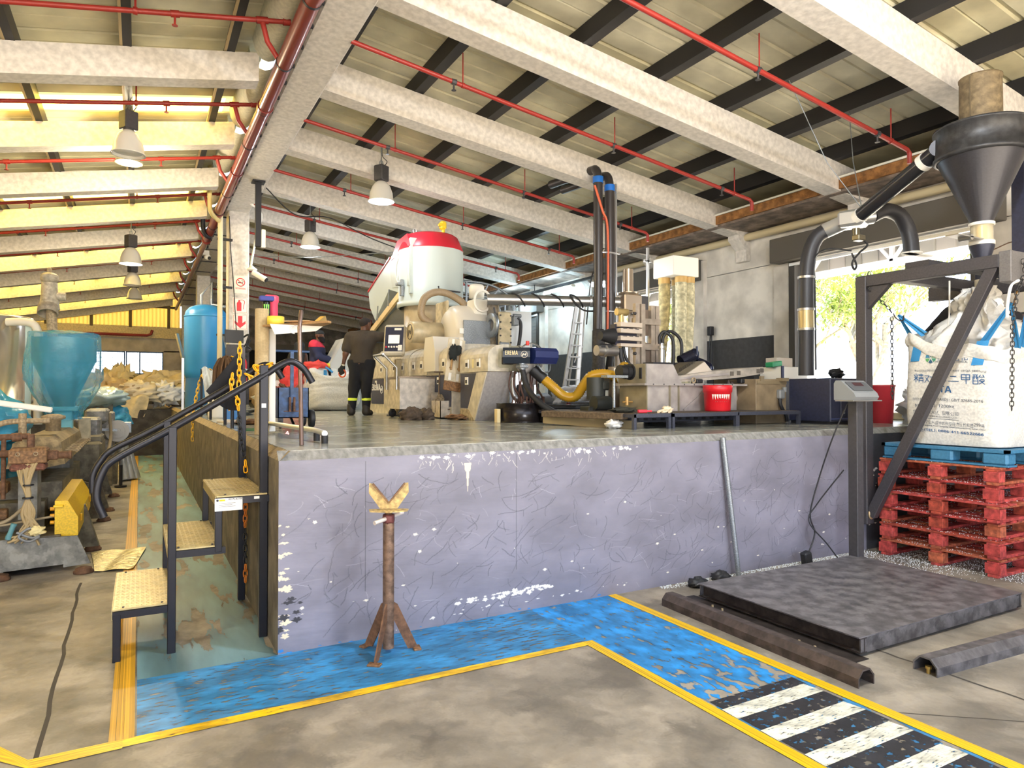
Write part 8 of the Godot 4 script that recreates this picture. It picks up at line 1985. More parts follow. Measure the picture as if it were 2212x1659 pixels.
	part("label_lines", B.new().lathe(c, [[0.1545, 0.112], [0.1547, 0.116]], 10, Basis(), 1.1, 1.5).lathe(c, [[0.157, 0.155], [0.1572, 0.159]], 8, Basis(), 0.6, 1.6).lathe(c, [[0.158, 0.175], [0.1582, 0.179]], 8, Basis(), 0.4, 2.0), M(G(120, 112, 104), 0.7), rb)
	# ---- tan cabinet, white boxes on it
	var tc := thing("tan_cabinet", "tan sheet metal cabinet with a grey socket between the water tank and navy cabinet", "cabinet", V(6.3, PH, -1.6))
	part("body", B.new().mm(V(6.02, PH, -2.1), V(6.58, 1.885, -1.38), 0.004), M(G(158, 138, 108), 0.5, 0.1, "blotch", 0.8), tc)
	part("lid_bracket", B.new().mm(V(6.04, 1.82, -1.385), V(6.58, 1.86, -1.37)).mm(V(6.1, 1.86, -1.4), V(6.16, 1.92, -1.37)).mm(V(6.44, 1.86, -1.42), V(6.56, 1.9, -1.32)), M(G(136, 120, 92), 0.5), tc)
	part("socket", B.new().cbox(V(6.44, 1.69, -1.35), V(0.1, 0.12, 0.07), 0.015).cyl(V(6.5, 1.72, -1.34), V(6.5, 1.78, -1.34), 0.03, 12), mt("grey_plastic"), tc)
	part("socket_cable", B.new().tube(spline([V(6.4, 1.63, -1.33), V(6.4, 1.56, -1.32), V(6.45, 1.48, -1.32), V(6.5, 1.42, -1.32), V(6.52, 1.34, -1.32)]), 0.022, 10), mt("black_rubber"), tc)
	var wb := thing("white_crate", "white plastic box standing behind the tan and navy cabinets", "box", V(7.3, PH, -2.1))
	part("box", B.new().mm(V(7.15, 1.9, -2.3), V(7.68, 2.08, -1.9), 0.01), mt("off_white"), wb)
	part("base", B.new().mm(V(7.15, PH, -2.3), V(7.68, 1.895, -1.9)), mt("dark_grey"), wb)
	part("edge_strap", B.new().mm(V(7.13, 1.9, -1.91), V(7.17, 2.09, -1.89)), mt("deep_blue"), wb)
	solo("green_tray", "small green plastic tray on the white box", "tray", B.new().cbox(V(7.15, 2.12, -2.05), V(0.2, 0.07, 0.14), 0.01, rot(V(0, 0, 1), 8)), M(G(40, 140, 92), 0.4), V(7.15, 2.08, -2.05))
	solo("grey_carton", "pale grey carton behind the green tray", "carton", B.new().cbox(V(7.42, 2.15, -2.18), V(0.34, 0.14, 0.2), 0.006), M(G(186, 176, 164), 0.8), V(7.42, 2.08, -2.18))
	solo("black_chest", "black box behind the end of the sloping screen", "box", B.new().mm(V(6.6, PH, -2.7), V(7.1, 2.06, -2.35), 0.01), mt("black_steel"), V(6.85, PH, -2.5))
	solo("dust_bag", "crumpled pale bag squeezed between the water tank and tan cabinet", "bag", lump(V(5.96, 1.66, -1.75), V(0.06, 0.17, 0.1), 44, 0.6), M(G(150, 130, 120), 0.7), V(5.96, 1.49, -1.75))
	# ---- die face cutter frame
	var st := M(G(182, 168, 152), 0.4, 0.35, "blotch", 1.0)
	var pf := thing("cutter_frame", "upright frame of four steel posts with ribbed carriage beside the vertical black hoses", "frame", V(5.35, PH, -2.7))
	for q in [[5.1, -2.6], [5.2, -2.6], [5.44, -2.68], [5.52, -2.68]]: part("post", B.new().mm(V(q[0] - 0.035, 1.46, q[1] - 0.03), V(q[0] + 0.035, 2.92, q[1] + 0.03)), st, pf)
	for k in 7: part("rack_bolt", B.new().cyl(V(5.06, 1.7 + k * 0.18, -2.56), V(5.02, 1.7 + k * 0.18, -2.56), 0.02, 8), mt("dark_grey"), pf)
	for y in [1.95, 2.3, 2.65]: part("cross_bar", B.new().mm(V(5.1, y, -2.7), V(5.55, y + 0.08, -2.62)), st, pf)
	for k in 4: part("carriage_fin", B.new().mm(V(4.72, [2.32, 2.4, 2.5, 2.58][k], -2.6), V(5.08, [2.36, 2.46, 2.56, 2.64][k], -2.45)), M(G(204, 190, 174), 0.4, 0.3), pf)
	part("carriage_core", B.new().mm(V(4.7, 2.34, -2.65), V(5.06, 2.62, -2.54)), M(G(34, 34, 52), 0.4), pf)
	for y in [2.43, 2.53]:
		for k in 3: part("slot", B.new().mm(V(4.76 + k * 0.1, y + 0.02, -2.449), V(4.82 + k * 0.1, y + 0.027, -2.446)), mt("black_steel"), pf)
	part("motor", B.new().cyl(V(4.7, 2.46, -2.6), V(4.5, 2.46, -2.6), 0.11, 18, 0.06).cbox(V(4.52, 2.3, -2.55), V(0.2, 0.1, 0.12), 0.02), mt("black_rubber"), pf)
	part("coupling", B.new().cyl(V(4.4, 2.26, -2.55), V(4.72, 2.26, -2.55), 0.07, 16).cyl(V(4.5, 2.26, -2.55), V(4.53, 2.26, -2.55), 0.09, 16), mt("steel"), pf)
	part("hydraulic_hoses", B.new().tube(spline([V(4.75, 2.3, -2.5), V(4.78, 2.1, -2.48), V(4.95, 1.98, -2.46), V(5.02, 1.8, -2.46)]), 0.03, 8).tube(spline([V(4.8, 2.32, -2.5), V(4.84, 2.12, -2.46), V(5.0, 2.0, -2.44), V(5.06, 1.84, -2.44)]), 0.02, 8), mt("black_rubber"), pf).set_meta("label", "black hydraulic hoses")
	part("gold_valve", B.new().cyl(V(5.0, 2.8, -2.8), V(5.0, 2.2, -2.8), 0.035, 12).cyl(V(4.92, 2.82, -2.8), V(5.1, 2.82, -2.8), 0.05, 12), M(G(200, 176, 120), 0.35, 0.6), pf)
	part("lower_column", B.new().cyl(V(4.85, 1.46, -2.75), V(4.85, 2.06, -2.75), 0.09, 16), M(G(150, 138, 122), 0.4, 0.4), pf)
	part("inner_block", B.new().mm(V(5.26, 1.5, -2.75), V(5.4, 2.4, -2.66)).mm(V(5.28, 2.5, -2.75), V(5.38, 2.86, -2.68)), M(G(120, 104, 90), 0.45, 0.3), pf)
	# ---- cyclone with the stainless conveying pipe
	var cy := thing("separator", "stainless cyclone separator topped by a tapered pipe at the end of the long conveying pipe", "separator", V(6.1, PH, -4.2))
	part("body", B.new().cbox(V(6.16, 3.16, -4.1), V(0.36, 0.28, 0.3), 0.02).lathe(V(6.16, 0, -4.1), [[0.17, 3.34], [0.17, 3.3], [0.1, 3.3], [0.09, 3.36], [0.085, 3.72]], 24), M(G(176, 160, 140), 0.3, 0.7), cy)
	part("leg", B.new().mm(V(6.02, 1.46, -4.26), V(6.08, 3.02, -4.2)).mm(V(6.28, 1.46, -4.26), V(6.34, 3.02, -4.2)), st, cy)
	part("dark_box", B.new().cbox(V(6.42, 3.14, -4.1), V(0.14, 0.3, 0.24), 0.01), mt("dark_grey"), cy)
	var cp := thing("conveying_pipe", "long shiny stainless pipe running level from the extruder to the separator", "pipe", V(5.0, 3.15, -4.5))
	part("pipe", B.new().cyl(V(4.05, 3.2, -5.0), V(6.1, 3.18, -4.1), 0.085, 24), mt("steel"), cp)
	part("collar", B.new().cyl(V(5.3, 3.19, -4.44), V(5.33, 3.19, -4.427), 0.095, 24).cyl(V(5.56, 3.187, -4.33), V(5.6, 3.187, -4.31), 0.095, 24), mt("alu"), cp)
	for k in 4:
		var q := V(4.05, 3.2, -5.0).lerp(V(6.1, 3.18, -4.1), 0.2 + 0.14 * k)
		part("wound_cable", B.new().tube(spline([q + V(-0.08, 0.1, 0.03), q + V(0.0, 0.05, 0.1), q + V(0.08, -0.05, 0.12), q + V(0.13, -0.1, 0.08)]), 0.014, 6), mt("black_rubber"), cp)
	part("slack_cable", B.new().tube(spline([V(5.22, 3.28, -4.4), V(5.3, 3.1, -4.3), V(5.42, 3.02, -4.25), V(5.62, 3.02, -4.2)]), 0.014, 6), mt("black_rubber"), cp)
	# ---- hoses from the roof
	var vh := thing("riser_hoses", "bundle of black riser pipes and an orange hose coming down from the roof", "pipes", V(5.75, 1.6, -4.0))
	var bp := M(G(62, 58, 58), 0.35, 0.2)
	part("riser", B.new().tube([V(5.6, 5.08, -4.15), V(5.6, 3.4, -4.15), V(5.58, 2.6, -4.15), V(5.6, 2.2, -4.15), V(5.62, 1.5, -4.15)], 0.075, 16), bp, vh)
	part("riser", B.new().tube([V(5.83, 4.98, -4.15), V(5.84, 3.2, -4.15), V(5.84, 2.55, -4.15)], 0.08, 16), bp, vh)
	part("blue_clamp", B.new().cyl(V(5.6, 5.06, -4.15), V(5.6, 5.16, -4.15), 0.085, 16).cyl(V(5.83, 4.96, -4.15), V(5.83, 5.06, -4.15), 0.085, 16), M(G(30, 110, 206), 0.4), vh)
	part("top_bend", B.new().tube(spline([V(5.6, 5.14, -4.15), V(5.6, 5.28, -4.2), V(5.6, 5.32, -4.4), V(5.5, 5.36, -5.4)]), 0.07, 12).tube(spline([V(5.83, 5.05, -4.15), V(5.83, 5.2, -4.2), V(5.83, 5.26, -4.4), V(5.75, 5.3, -5.4)]), 0.07, 12), bp, vh)
	part("orange_hose", B.new().tube(spline([V(5.5, 5.0, -4.1), V(5.62, 4.6, -4.06), V(5.72, 4.3, -4.06), V(5.72, 3.0, -4.06), V(5.7, 2.3, -4.06)]), 0.02, 8), M(G(206, 96, 60), 0.4), vh)
	part("square_bar", B.new().mm(V(5.94, 2.5, -4.16), V(5.965, 5.1, -4.13)).mm(V(5.71, 2.6, -4.08), V(5.73, 4.4, -4.06)), mt("alu"), vh)
	part("cross_tie", B.new().mm(V(5.7, 3.0, -4.08), V(5.96, 3.02, -4.05)).mm(V(5.62, 3.94, -4.08), V(5.97, 3.96, -4.05)), mt("alu"), vh)
	part("wrapped_joint", B.new().lathe(V(5.59, 0, -4.13), [[0.08, 2.72], [0.1, 2.7], [0.105, 2.45], [0.1, 2.2], [0.115, 2.1], [0.1, 1.9], [0.11, 1.75], [0.09, 1.5]], 18), M(G(70, 66, 64), 0.6, 0, "dirt", 3.0), vh)
	part("lower_hose", B.new().tube(spline([V(5.84, 2.56, -4.15), V(5.8, 2.3, -4.1), V(5.75, 2.0, -4.05), V(5.85, 1.7, -3.95), V(5.95, 1.5, -3.9)]), 0.06, 12), mt("black_rubber"), vh)
	part("white_valve", B.new().cyl(V(5.7, 2.46, -4.03), V(5.7, 2.58, -4.03), 0.03, 10).cyl(V(5.68, 2.3, -4.0), V(5.72, 2.44, -4.02), 0.02, 8), mt("off_white"), vh)
	# ---- the ribbed yellow hose
	var yh := thing("ribbed_hose", "translucent amber yellow ribbed hose snaking from the filter to the inlet box", "hose", V(4.4, 1.6, -2.6))
	var path := spline([V(3.98, 1.92, -3.3), V(4.06, 1.82, -3.2), V(4.18, 1.68, -3.05), V(4.3, 1.66, -2.9), V(4.36, 1.8, -2.75), V(4.4, 1.93, -2.6), V(4.55, 1.96, -2.45), V(4.62, 1.88, -2.25), V(4.6, 1.92, -2.05), V(4.45, 2.0, -1.92), V(4.36, 2.0, -1.85), V(4.26, 1.97, -1.82)], 8)
	path = spline([V(4.0, 1.92, -3.25), V(4.1, 1.80, -3.15), V(4.22, 1.67, -3.05), V(4.34, 1.66, -2.95), V(4.40, 1.80, -2.85), V(4.46, 1.93, -2.75), V(4.58, 1.96, -2.65), V(4.68, 1.93, -2.55), V(4.66, 1.90, -2.4), V(4.56, 1.96, -2.2), V(4.42, 2.02, -2.0), V(4.32, 2.0, -1.88), V(4.24, 1.96, -1.82)], 12)
	var cu := Curve3D.new()
	for q in path: cu.add_point(q)
	var pts := []
	var rr := []
	var n := int(cu.get_baked_length() / 0.0075)
	for k in n:
		pts.append(cu.sample_baked(k * 0.0075))
		rr.append([0.062, 0.069, 0.069, 0.062][k % 4])
	var am := M(G(196, 150, 40), 0.2)
	am.subsurf_scatter_enabled = true
	am.subsurf_scatter_strength = 0.15
	part("hose", B.new().tube(pts, rr, 18), am, yh)
	part("cuff", B.new().tube([V(3.9, 2.03, -3.32), V(4.02, 1.89, -3.23)], 0.08, 18), mt("black_rubber"), yh)
	part("ball_nozzle", B.new().ball(V(3.84, 2.1, -3.42), V(0.14, 0.13, 0.12)), M(G(206, 200, 196), 0.35, 0.2), yh)
	part("support_tray", B.new().mm(V(4.42, 1.86, -2.72), V(4.66, 1.9, -2.56)), M(G(62, 58, 48), 0.5), yh)
	part("support_shelf", B.new().mm(V(3.86, 1.88, -1.72), V(4.16, 1.91, -1.6)).cyl(V(4.0, 1.49, -1.66), V(4.0, 1.88, -1.66), 0.018, 10), mt("galv"), yh)
	part("tie", B.new().tube(spline([V(4.6, 2.02, -2.42), V(4.56, 1.9, -2.32), V(4.62, 1.82, -2.35), V(4.6, 1.76, -2.32)]), 0.014, 6), mt("off_white"), yh)
	var fh := thing("floor_hose", "thick black hose lying across the floor behind the ribbed yellow hose", "hose", V(4.6, 1.46, -3.4))
	part("hose", B.new().tube(spline([V(3.7, 1.42, -3.7), V(4.2, 1.5, -3.4), V(4.7, 1.5, -3.2), V(5.1, 1.53, -3.2), V(5.4, 1.66, -3.2), V(5.6, 1.78, -3.3)]), 0.045, 14), mt("black_rubber"), fh)
	part("branch", B.new().tube(spline([V(5.3, 1.9, -3.1), V(5.3, 1.7, -3.0), V(5.25, 1.56, -2.95), V(5.1, 1.5, -2.9)]), 0.05, 12), mt("black_rubber"), fh)
	# ---- motors behind the tank, arched hoses
	var pm := thing("pump_set", "dark pumps and motors with two arched black hoses behind the water tank", "pump", V(4.6, 1.46, -2.3))
	part("motor", B.new().cyl(V(4.2, 1.62, -2.3), V(4.2, 1.9, -2.3), 0.11, 16).cyl(V(4.34, 1.58, -2.2), V(4.1, 1.58, -2.2), 0.09, 16).cbox(V(4.3, 1.8, -2.25), V(0.12, 0.12, 0.1), 0.02).cbox(V(4.2, 1.5, -2.3), V(0.34, 0.08, 0.2), 0.01), M(G(52, 54, 50), 0.5, 0.2), pm)
	part("manifold", B.new().mm(V(5.05, 2.07, -2.4), V(5.5, 2.11, -2.2)).mm(V(5.1, 1.46, -2.35), V(5.16, 2.07, -2.28)).mm(V(5.4, 1.46, -2.35), V(5.46, 2.07, -2.28)), mt("dark_grey"), pm)
	part("cylinder", B.new().cyl(V(5.28, 2.1, -2.3), V(5.28, 2.28, -2.3), 0.045, 14).cyl(V(5.28, 2.28, -2.3), V(5.28, 2.37, -2.3), 0.03, 14).cyl(V(5.28, 2.3, -2.3), V(5.28, 2.33, -2.3), 0.05, 14), mt("steel"), pm)
	part("black_pots", B.new().cyl(V(5.38, 2.08, -2.2), V(5.38, 1.94, -2.2), 0.05, 14).cyl(V(5.5, 2.08, -2.2), V(5.5, 1.94, -2.2), 0.05, 14).cyl(V(5.6, 2.06, -2.2), V(5.6, 1.94, -2.2), 0.05, 14), mt("black_rubber"), pm)
	part("arched_hose", B.new().tube(spline([V(5.25, 2.36, -2.3), V(5.25, 2.46, -2.3), V(5.32, 2.52, -2.28), V(5.4, 2.42, -2.22), V(5.4, 2.2, -2.2), V(5.38, 2.06, -2.2)]), 0.022, 10), mt("black_rubber"), pm)
	part("arched_hose", B.new().tube(spline([V(5.3, 2.36, -2.3), V(5.3, 2.46, -2.28), V(5.4, 2.53, -2.26), V(5.54, 2.42, -2.22), V(5.54, 2.2, -2.2), V(5.5, 2.06, -2.2)]), 0.022, 10), mt("black_rubber"), pm)
	part("orange_hose", B.new().tube(spline([V(5.0, 2.03, -2.0), V(5.06, 2.0, -1.95), V(5.12, 1.94, -1.9), V(5.14, 1.88, -1.88)]), 0.015, 8), M(G(240, 160, 40), 0.4), pm)
	part("indicator", B.new().ball(V(5.0, 1.97, -1.98), V(0.012, 0.012, 0.012)), glow(Color(0.1, 0.2, 1.0), 3.0), pm, "small blue pilot light")
	# ---- white filter box with sock tubes
	var fb := thing("filter_box", "white filter box held up on long stained cloth tubes", "filter", V(7.3, PH, -4.25))
	part("box", B.new().mm(V(7.05, 3.7, -4.52), V(7.62, 4.03, -4.0), 0.008), mt("off_white"), fb)
	part("stand_post", B.new().mm(V(6.96, PH, -4.6), V(7.0, 4.25, -4.56)).mm(V(6.9, 4.0, -4.6), V(7.05, 4.03, -4.56)), mt("alu"), fb)
	for q in [[7.18, -4.38, 7.02, "stained"], [7.32, -4.12, 7.28, ""], [7.5, -4.4, 7.46, ""], [7.5, -4.12, 7.4, ""]]:
		var p2 := [V(q[0], 3.68, q[1]), V(q[0], 3.2, q[1]), V(lerpf(q[0], q[2], 0.3), 2.7, q[1]), V(lerpf(q[0], q[2], 0.8), 2.1, q[1]), V(q[2], 1.7, q[1])]
		part("filter_tube", B.new().tube(spline(p2, 5), [0.1, 0.098, 0.1, 0.102, 0.1, 0.1, 0.102, 0.1, 0.098, 0.1, 0.102, 0.1, 0.1, 0.1, 0.1, 0.1, 0.1, 0.1, 0.1, 0.1, 0.1], 18), M(G(206, 186, 130) if q[3] else G(222, 214, 176), 0.75, 0, "dirt", 1.6), fb, "stained tan cloth tube" if q[3] else "")
		part("tube_collar", B.new().cyl(V(q[0], 3.6, q[1]), V(q[0], 3.7, q[1]), 0.104, 18), M(G(196, 160, 96), 0.5, 0.2), fb)
	part("base_bin", B.new().mm(V(6.9, PH, -4.6), V(7.6, 1.75, -3.95)), mt("dark_grey"), fb)
	# ---- ladders
	var al := M(G(178, 176, 174), 0.4, 0.6)
	var ld := thing("step_ladder", "tall aluminium step ladder standing open before the white wall", "ladder", V(6.4, PH, -6.1))
	var tl := V(6.45, 3.38, -6.0)
	var tr := V(6.58, 3.38, -6.0)
	var bl := V(6.08, PH, -6.0)
	var br := V(6.42, PH, -6.0)
	part("stile", B.new().bar(bl, tl, 0.035, 0.07), al, ld)
	part("stile", B.new().bar(br, tr, 0.035, 0.07), M(G(214, 214, 214), 0.35, 0.6), ld)
	for k in 8:
		var f := 0.1 + k * 0.105
		part("tread", B.new().bar(bl.lerp(tl, f), br.lerp(tr, f), 0.08, 0.025), al, ld)
	part("top_cap", B.new().bar(tl, tr + V(0.12, 0, 0), 0.1, 0.03), M(G(190, 60, 50), 0.5), ld)
	var b3 := V(6.5, PH, -6.5)
	var b4 := V(6.78, PH, -6.5)
	part("rear_leg", B.new().bar(b3, tr + V(0.0, 0, -0.06), 0.025, 0.03), al, ld)
	part("rear_leg", B.new().bar(b4, tr + V(0.12, 0, -0.06), 0.025, 0.03), al, ld)
	for k in 4: part("rear_rung", B.new().bar(b3.lerp(tr, 0.08 + k * 0.18), b4.lerp(tr + V(0.12, 0, 0), 0.08 + k * 0.18), 0.02, 0.02), al, ld)
	part("brace", B.new().bar(V(6.56, 2.6, -6.1), V(6.68, 2.3, -6.3), 0.012, 0.02).bar(V(6.72, 2.6, -6.3), V(6.6, 2.3, -6.3), 0.012, 0.02), al, ld)
	var dy := thing("dolly", "small wheeled dolly with rusty castors before the step ladder", "dolly", V(5.0, 1.46, -4.5))
	part("plate", B.new().mm(V(4.98, 1.56, -4.4), V(5.6, 1.58, -4.1)), mt("galv"), dy)
	for q in [[5.03, -4.15], [5.12, -4.32], [5.52, -4.15]]: part("castor", B.new().lathe(V(q[0], 1.505, q[1]), [[0.0, -0.02], [0.04, -0.02], [0.045, -0.01], [0.045, 0.01], [0.04, 0.02], [0.0, 0.02]], 16, rot(V(0, 0, 1), 90)).cbox(V(q[0], 1.545, q[1]), V(0.05, 0.04, 0.04), 0.004), M(G(140, 60, 50), 0.5), dy)
	var sb := solo("white_sack", "limp white plastic sack lying behind the ribbed yellow hose", "sack", lump(V(5.3, 1.62, -4.4), V(0.36, 0.2, 0.2), 25, 0.5, 28, 1.4), M(G(206, 206, 208), 0.4, 0, "", 1.0, 0.4, "crumple", 1.4), V(5.3, 1.46, -4.4))
	var gal := mt("galv")
	var ag := thing("access_ladder", "galvanised caged access ladder with curved walkway rail behind the extruder", "ladder", V(5.6, PH, -7.6))
	for x in [5.45, 5.9]: part("stile", B.new().mm(V(x - 0.03, PH, -7.64), V(x + 0.03, 3.5, -7.58)), gal, ag)
	for k in 8: part("rung", B.new().cyl(V(5.45, 1.5 + k * 0.27, -7.6), V(5.9, 1.5 + k * 0.27, -7.6), 0.016, 8), gal, ag)
	for k in 5:
		var pts2 := []
		for j in 13: pts2.append(V(5.675 - 0.32 * cos(PI * j / 12.0), 2.4 + 0.27 * k, -7.6 + 0.55 * sin(PI * j / 12.0)))
		part("cage_hoop", B.new().tube(pts2, 0.018, 6), gal, ag)
	for k in 5:
		var an := PI * (k + 1) / 6.0
		var x := 5.675 - 0.32 * cos(an)
		var z := -7.6 + 0.55 * sin(an)
		part("cage_bar", B.new().mm(V(x - 0.015, 2.35, z - 0.01), V(x + 0.015, 3.6, z + 0.01)), gal, ag)
	var rp := []
	for j in 11:
		var an := PI * 0.5 * j / 10.0
		rp.append(V(5.0 + 0.9 * sin(an), 3.4 + 0.5 * cos(an), -7.4))
	var rq := []
	for j in 11:
		var an := PI * 0.5 * j / 10.0
		rq.append(V(4.95 + 0.6 * sin(an), 3.35 + 0.25 * cos(an), -7.4))
	part("curved_rail", B.new().tube([V(4.2, 3.9, -7.4)] + rp, 0.025, 8), gal, ag)
	part("curved_rail", B.new().tube([V(4.2, 3.6, -7.4)] + rq, 0.022, 8), gal, ag)
	for x in [4.3, 4.55, 4.8]: part("baluster", B.new().mm(V(x - 0.018, 3.35, -7.42), V(x + 0.018, 3.9, -7.38)), gal, ag)
	for j in [2, 4, 6, 8]: part("baluster", B.new().bar(rq[j], rp[j], 0.03, 0.03), gal, ag)
	part("walkway", B.new().mm(V(4.1, 3.28, -8.2), V(5.5, 3.34, -7.36)), gal, ag)
	# tools against the wall
	solo("hung_broom", "black long handled tool leaning on the wall right of the filter tubes", "broom", B.new().tube([V(8.95, PH, -5.2), V(9.2, 2.9, -5.3)], 0.014, 6).tube([V(9.1, PH, -5.15), V(9.21, 2.9, -5.28)], 0.012, 6).cbox(V(9.2, 2.95, -5.3), V(0.1, 0.18, 0.1), 0.01), mt("black_steel"), V(9.0, PH, -5.2))
# ---------------------------------------------------------------- figures: tapered capsules joined by a smooth minimum, meshed as surface nets
func flesh(b: B, bones: Array, cell: float, k: float, grow := 0.0, cuts := [], fold := 0.0) -> B:
	var lo := Vector3.ONE * 1e9
	var hi := -lo
	for q in bones:
		var r: float = maxf(q[2], q[3]) + grow + 3.0 * cell
		lo = lo.min(q[0] - Vector3.ONE * r).min(q[1] - Vector3.ONE * r)
		hi = hi.max(q[0] + Vector3.ONE * r).max(q[1] + Vector3.ONE * r)
	var n := Vector3i(((hi - lo) / cell).ceil()) + Vector3i.ONE * 2
	var g := PackedFloat32Array()
	g.resize(n.x * n.y * n.z)
	g.fill(1.0)
	var sy := n.x
	var sz := n.x * n.y
	for q in bones:
		var a: Vector3 = q[0]
		var c: Vector3 = q[1]
		var m: float = maxf(q[2], q[3]) + grow + k + 2.0 * cell
		var i0 := Vector3i(((a.min(c) - Vector3.ONE * m - lo) / cell).floor()).clamp(Vector3i.ZERO, n - Vector3i.ONE)
		var i1 := Vector3i(((a.max(c) + Vector3.ONE * m - lo) / cell).ceil()).clamp(Vector3i.ZERO, n - Vector3i.ONE)
		var d := c - a
		var dd := maxf(d.length_squared(), 1e-9)
		for z in range(i0.z, i1.z + 1):
			for y in range(i0.y, i1.y + 1):
				var at := z * sz + y * sy
				for x in range(i0.x, i1.x + 1):
					var p := lo + V(x, y, z) * cell
					var t := clampf((p - a).dot(d) / dd, 0.0, 1.0)
					var f: float = p.distance_to(a + d * t) - lerpf(q[2], q[3], t) - grow
					var o := g[at + x]
					var h := maxf(k - absf(f - o), 0.0) / k
					g[at + x] = minf(f, o) - h * h * k * 0.25
	var nf := FastNoiseLite.new()
	nf.seed = 9
	nf.frequency = 5.0
	var id := {}
	var at8 := [0, 1, sy, sy + 1, sz, sz + 1, sz + sy, sz + sy + 1]
	for z in n.z:
		for y in n.y:
			for x in n.x:
				var e := z * sz + y * sy + x
				if g[e] > 3.0 * cell: continue
				var p := lo + V(x, y, z) * cell
				if fold > 0.0: g[e] += fold * nf.get_noise_3d(p.x, p.y * 0.5, p.z)
				for q in cuts: g[e] = maxf(g[e], (p - q[0]).dot(q[1]))
	for z in n.z - 1:
		for y in n.y - 1:
			for x in n.x - 1:
				var e := z * sz + y * sy + x
				if g[e] > 2.5 * cell or g[e] < -2.5 * cell: continue
				var inn := 0
				for w in at8: if g[e + w] < 0.0: inn += 1
				if inn == 0 or inn == 8: continue
				var s := Vector3.ZERO
				var m := 0
				for u in 8:
					for ax in 3:
						if u & (1 << ax): continue
						var ga := g[e + at8[u]]
						var gb := g[e + at8[u | (1 << ax)]]
						if (ga < 0.0) == (gb < 0.0): continue
						var q := V(u & 1, (u >> 1) & 1, (u >> 2) & 1)
						q[ax] += ga / (ga - gb)
						s += q
						m += 1
				var gr := V(g[e + 1] - g[e], g[e + sy] - g[e], g[e + sz] - g[e])
				gr += V(g[e + sy + sz + 1] - g[e + sy + sz], g[e + 1 + sz + sy] - g[e + 1 + sz], g[e + 1 + sy + sz] - g[e + 1 + sy])
				id[e] = b.vert(lo + (V(x, y, z) + s / m) * cell, gr.normalized())
	for e in id:
		for ax in 3:
			var st: int = [1, sy, sz][ax]
			if (g[e] < 0.0) == (g[e + st] < 0.0): continue
			var u: int = [sy, sz, 1][ax]
			var v: int = [sz, 1, sy][ax]
			if id.has(e - u) and id.has(e - v) and id.has(e - u - v):
				b.f3(id[e], id[e - u], id[e - u - v])
				b.f3(id[e], id[e - u - v], id[e - v])
	return b

func person(label: String, at: Vector3, fx: Vector3, j: Dictionary, wide: float, hands := true) -> Dictionary:   # joints: x to the viewer's right, y up, z towards the viewer
	var t := thing("person", label, "person", at)
	var bs := Basis(fx, Vector3.UP, fx.cross(Vector3.UP))
	var P := {}
	for key in j: P[key] = at + bs * j[key]
	var s: Vector3 = (P.sr - P.sl).normalized()
	var g := {"torso": [[P.pel - s * 0.07, P.pel + s * 0.07, 0.115 * wide, 0.115 * wide], [P.pel, P.che, 0.135 * wide, 0.14 * wide], [P.sl + s * 0.05, P.sr - s * 0.05, 0.085, 0.085], [P.che - s * 0.07, P.che + s * 0.07, 0.12 * wide, 0.12 * wide]],
		"neck": [[P.che.lerp(P.nek, 0.6), P.nek + V(0, 0.06, 0), 0.06, 0.055]],
		"uarm": [[P.sl, P.el, 0.062, 0.046], [P.sr, P.er, 0.062, 0.046]], "farm": [[P.el, P.wl, 0.044, 0.029], [P.er, P.wr, 0.044, 0.029]],
		"thigh": [[P.hl, P.kl, 0.09 * wide, 0.062], [P.hr, P.kr, 0.09 * wide, 0.062]], "calf": [[P.kl, P.al, 0.06, 0.042], [P.kr, P.ar, 0.06, 0.042]],
		"foot": [[P.al - V(0, 0.03, 0), P.tl, 0.045, 0.036], [P.ar - V(0, 0.03, 0), P.tr, 0.045, 0.036]]}
	var h: Vector3 = P.hed
	var fw: Vector3 = bs * j.face.normalized()
	var sd := fw.cross(Vector3.UP).normalized()
	g.head = [[h + V(0, 0.03, 0) - fw * 0.022, h + V(0, 0.035, 0) + fw * 0.02, 0.087, 0.082], [h - V(0, 0.05, 0) + fw * 0.03, h - V(0, 0.085, 0) + fw * 0.055, 0.058, 0.036], [P.nek, h - V(0, 0.02, 0) - fw * 0.02, 0.055, 0.06],
		[h + fw * 0.092 + V(0, 0.015, 0), h + fw * 0.108 - V(0, 0.022, 0), 0.011, 0.015], [h + fw * 0.088 - V(0, 0.052, 0) - sd * 0.018, h + fw * 0.088 - V(0, 0.052, 0) + sd * 0.018, 0.011, 0.011],
		[h + sd * 0.084 + V(0, 0.02, 0), h + sd * 0.084 - V(0, 0.025, 0) + fw * 0.006, 0.014, 0.009], [h - sd * 0.084 + V(0, 0.02, 0), h - sd * 0.084 - V(0, 0.025, 0) + fw * 0.006, 0.014, 0.009]]
	var body := B.new()
	flesh(body, g.torso + g.neck + g.uarm + g.farm + g.thigh + g.calf + g.foot, 0.016, 0.05)
	flesh(body, g.head, 0.008, 0.022)
	if hands:
		for q in [[P.el, P.wl, P.get("gl", P.wl + (P.wl - P.el).normalized() * 0.1)], [P.er, P.wr, P.get("gr", P.wr + (P.wr - P.er).normalized() * 0.1)]]: flesh(body, hand(q[0], q[1], q[2]), 0.006, 0.012)
	part("body", body, mt("skin"), t)
	return {"t": t, "g": g, "P": P, "fw": fw, "sd": sd}

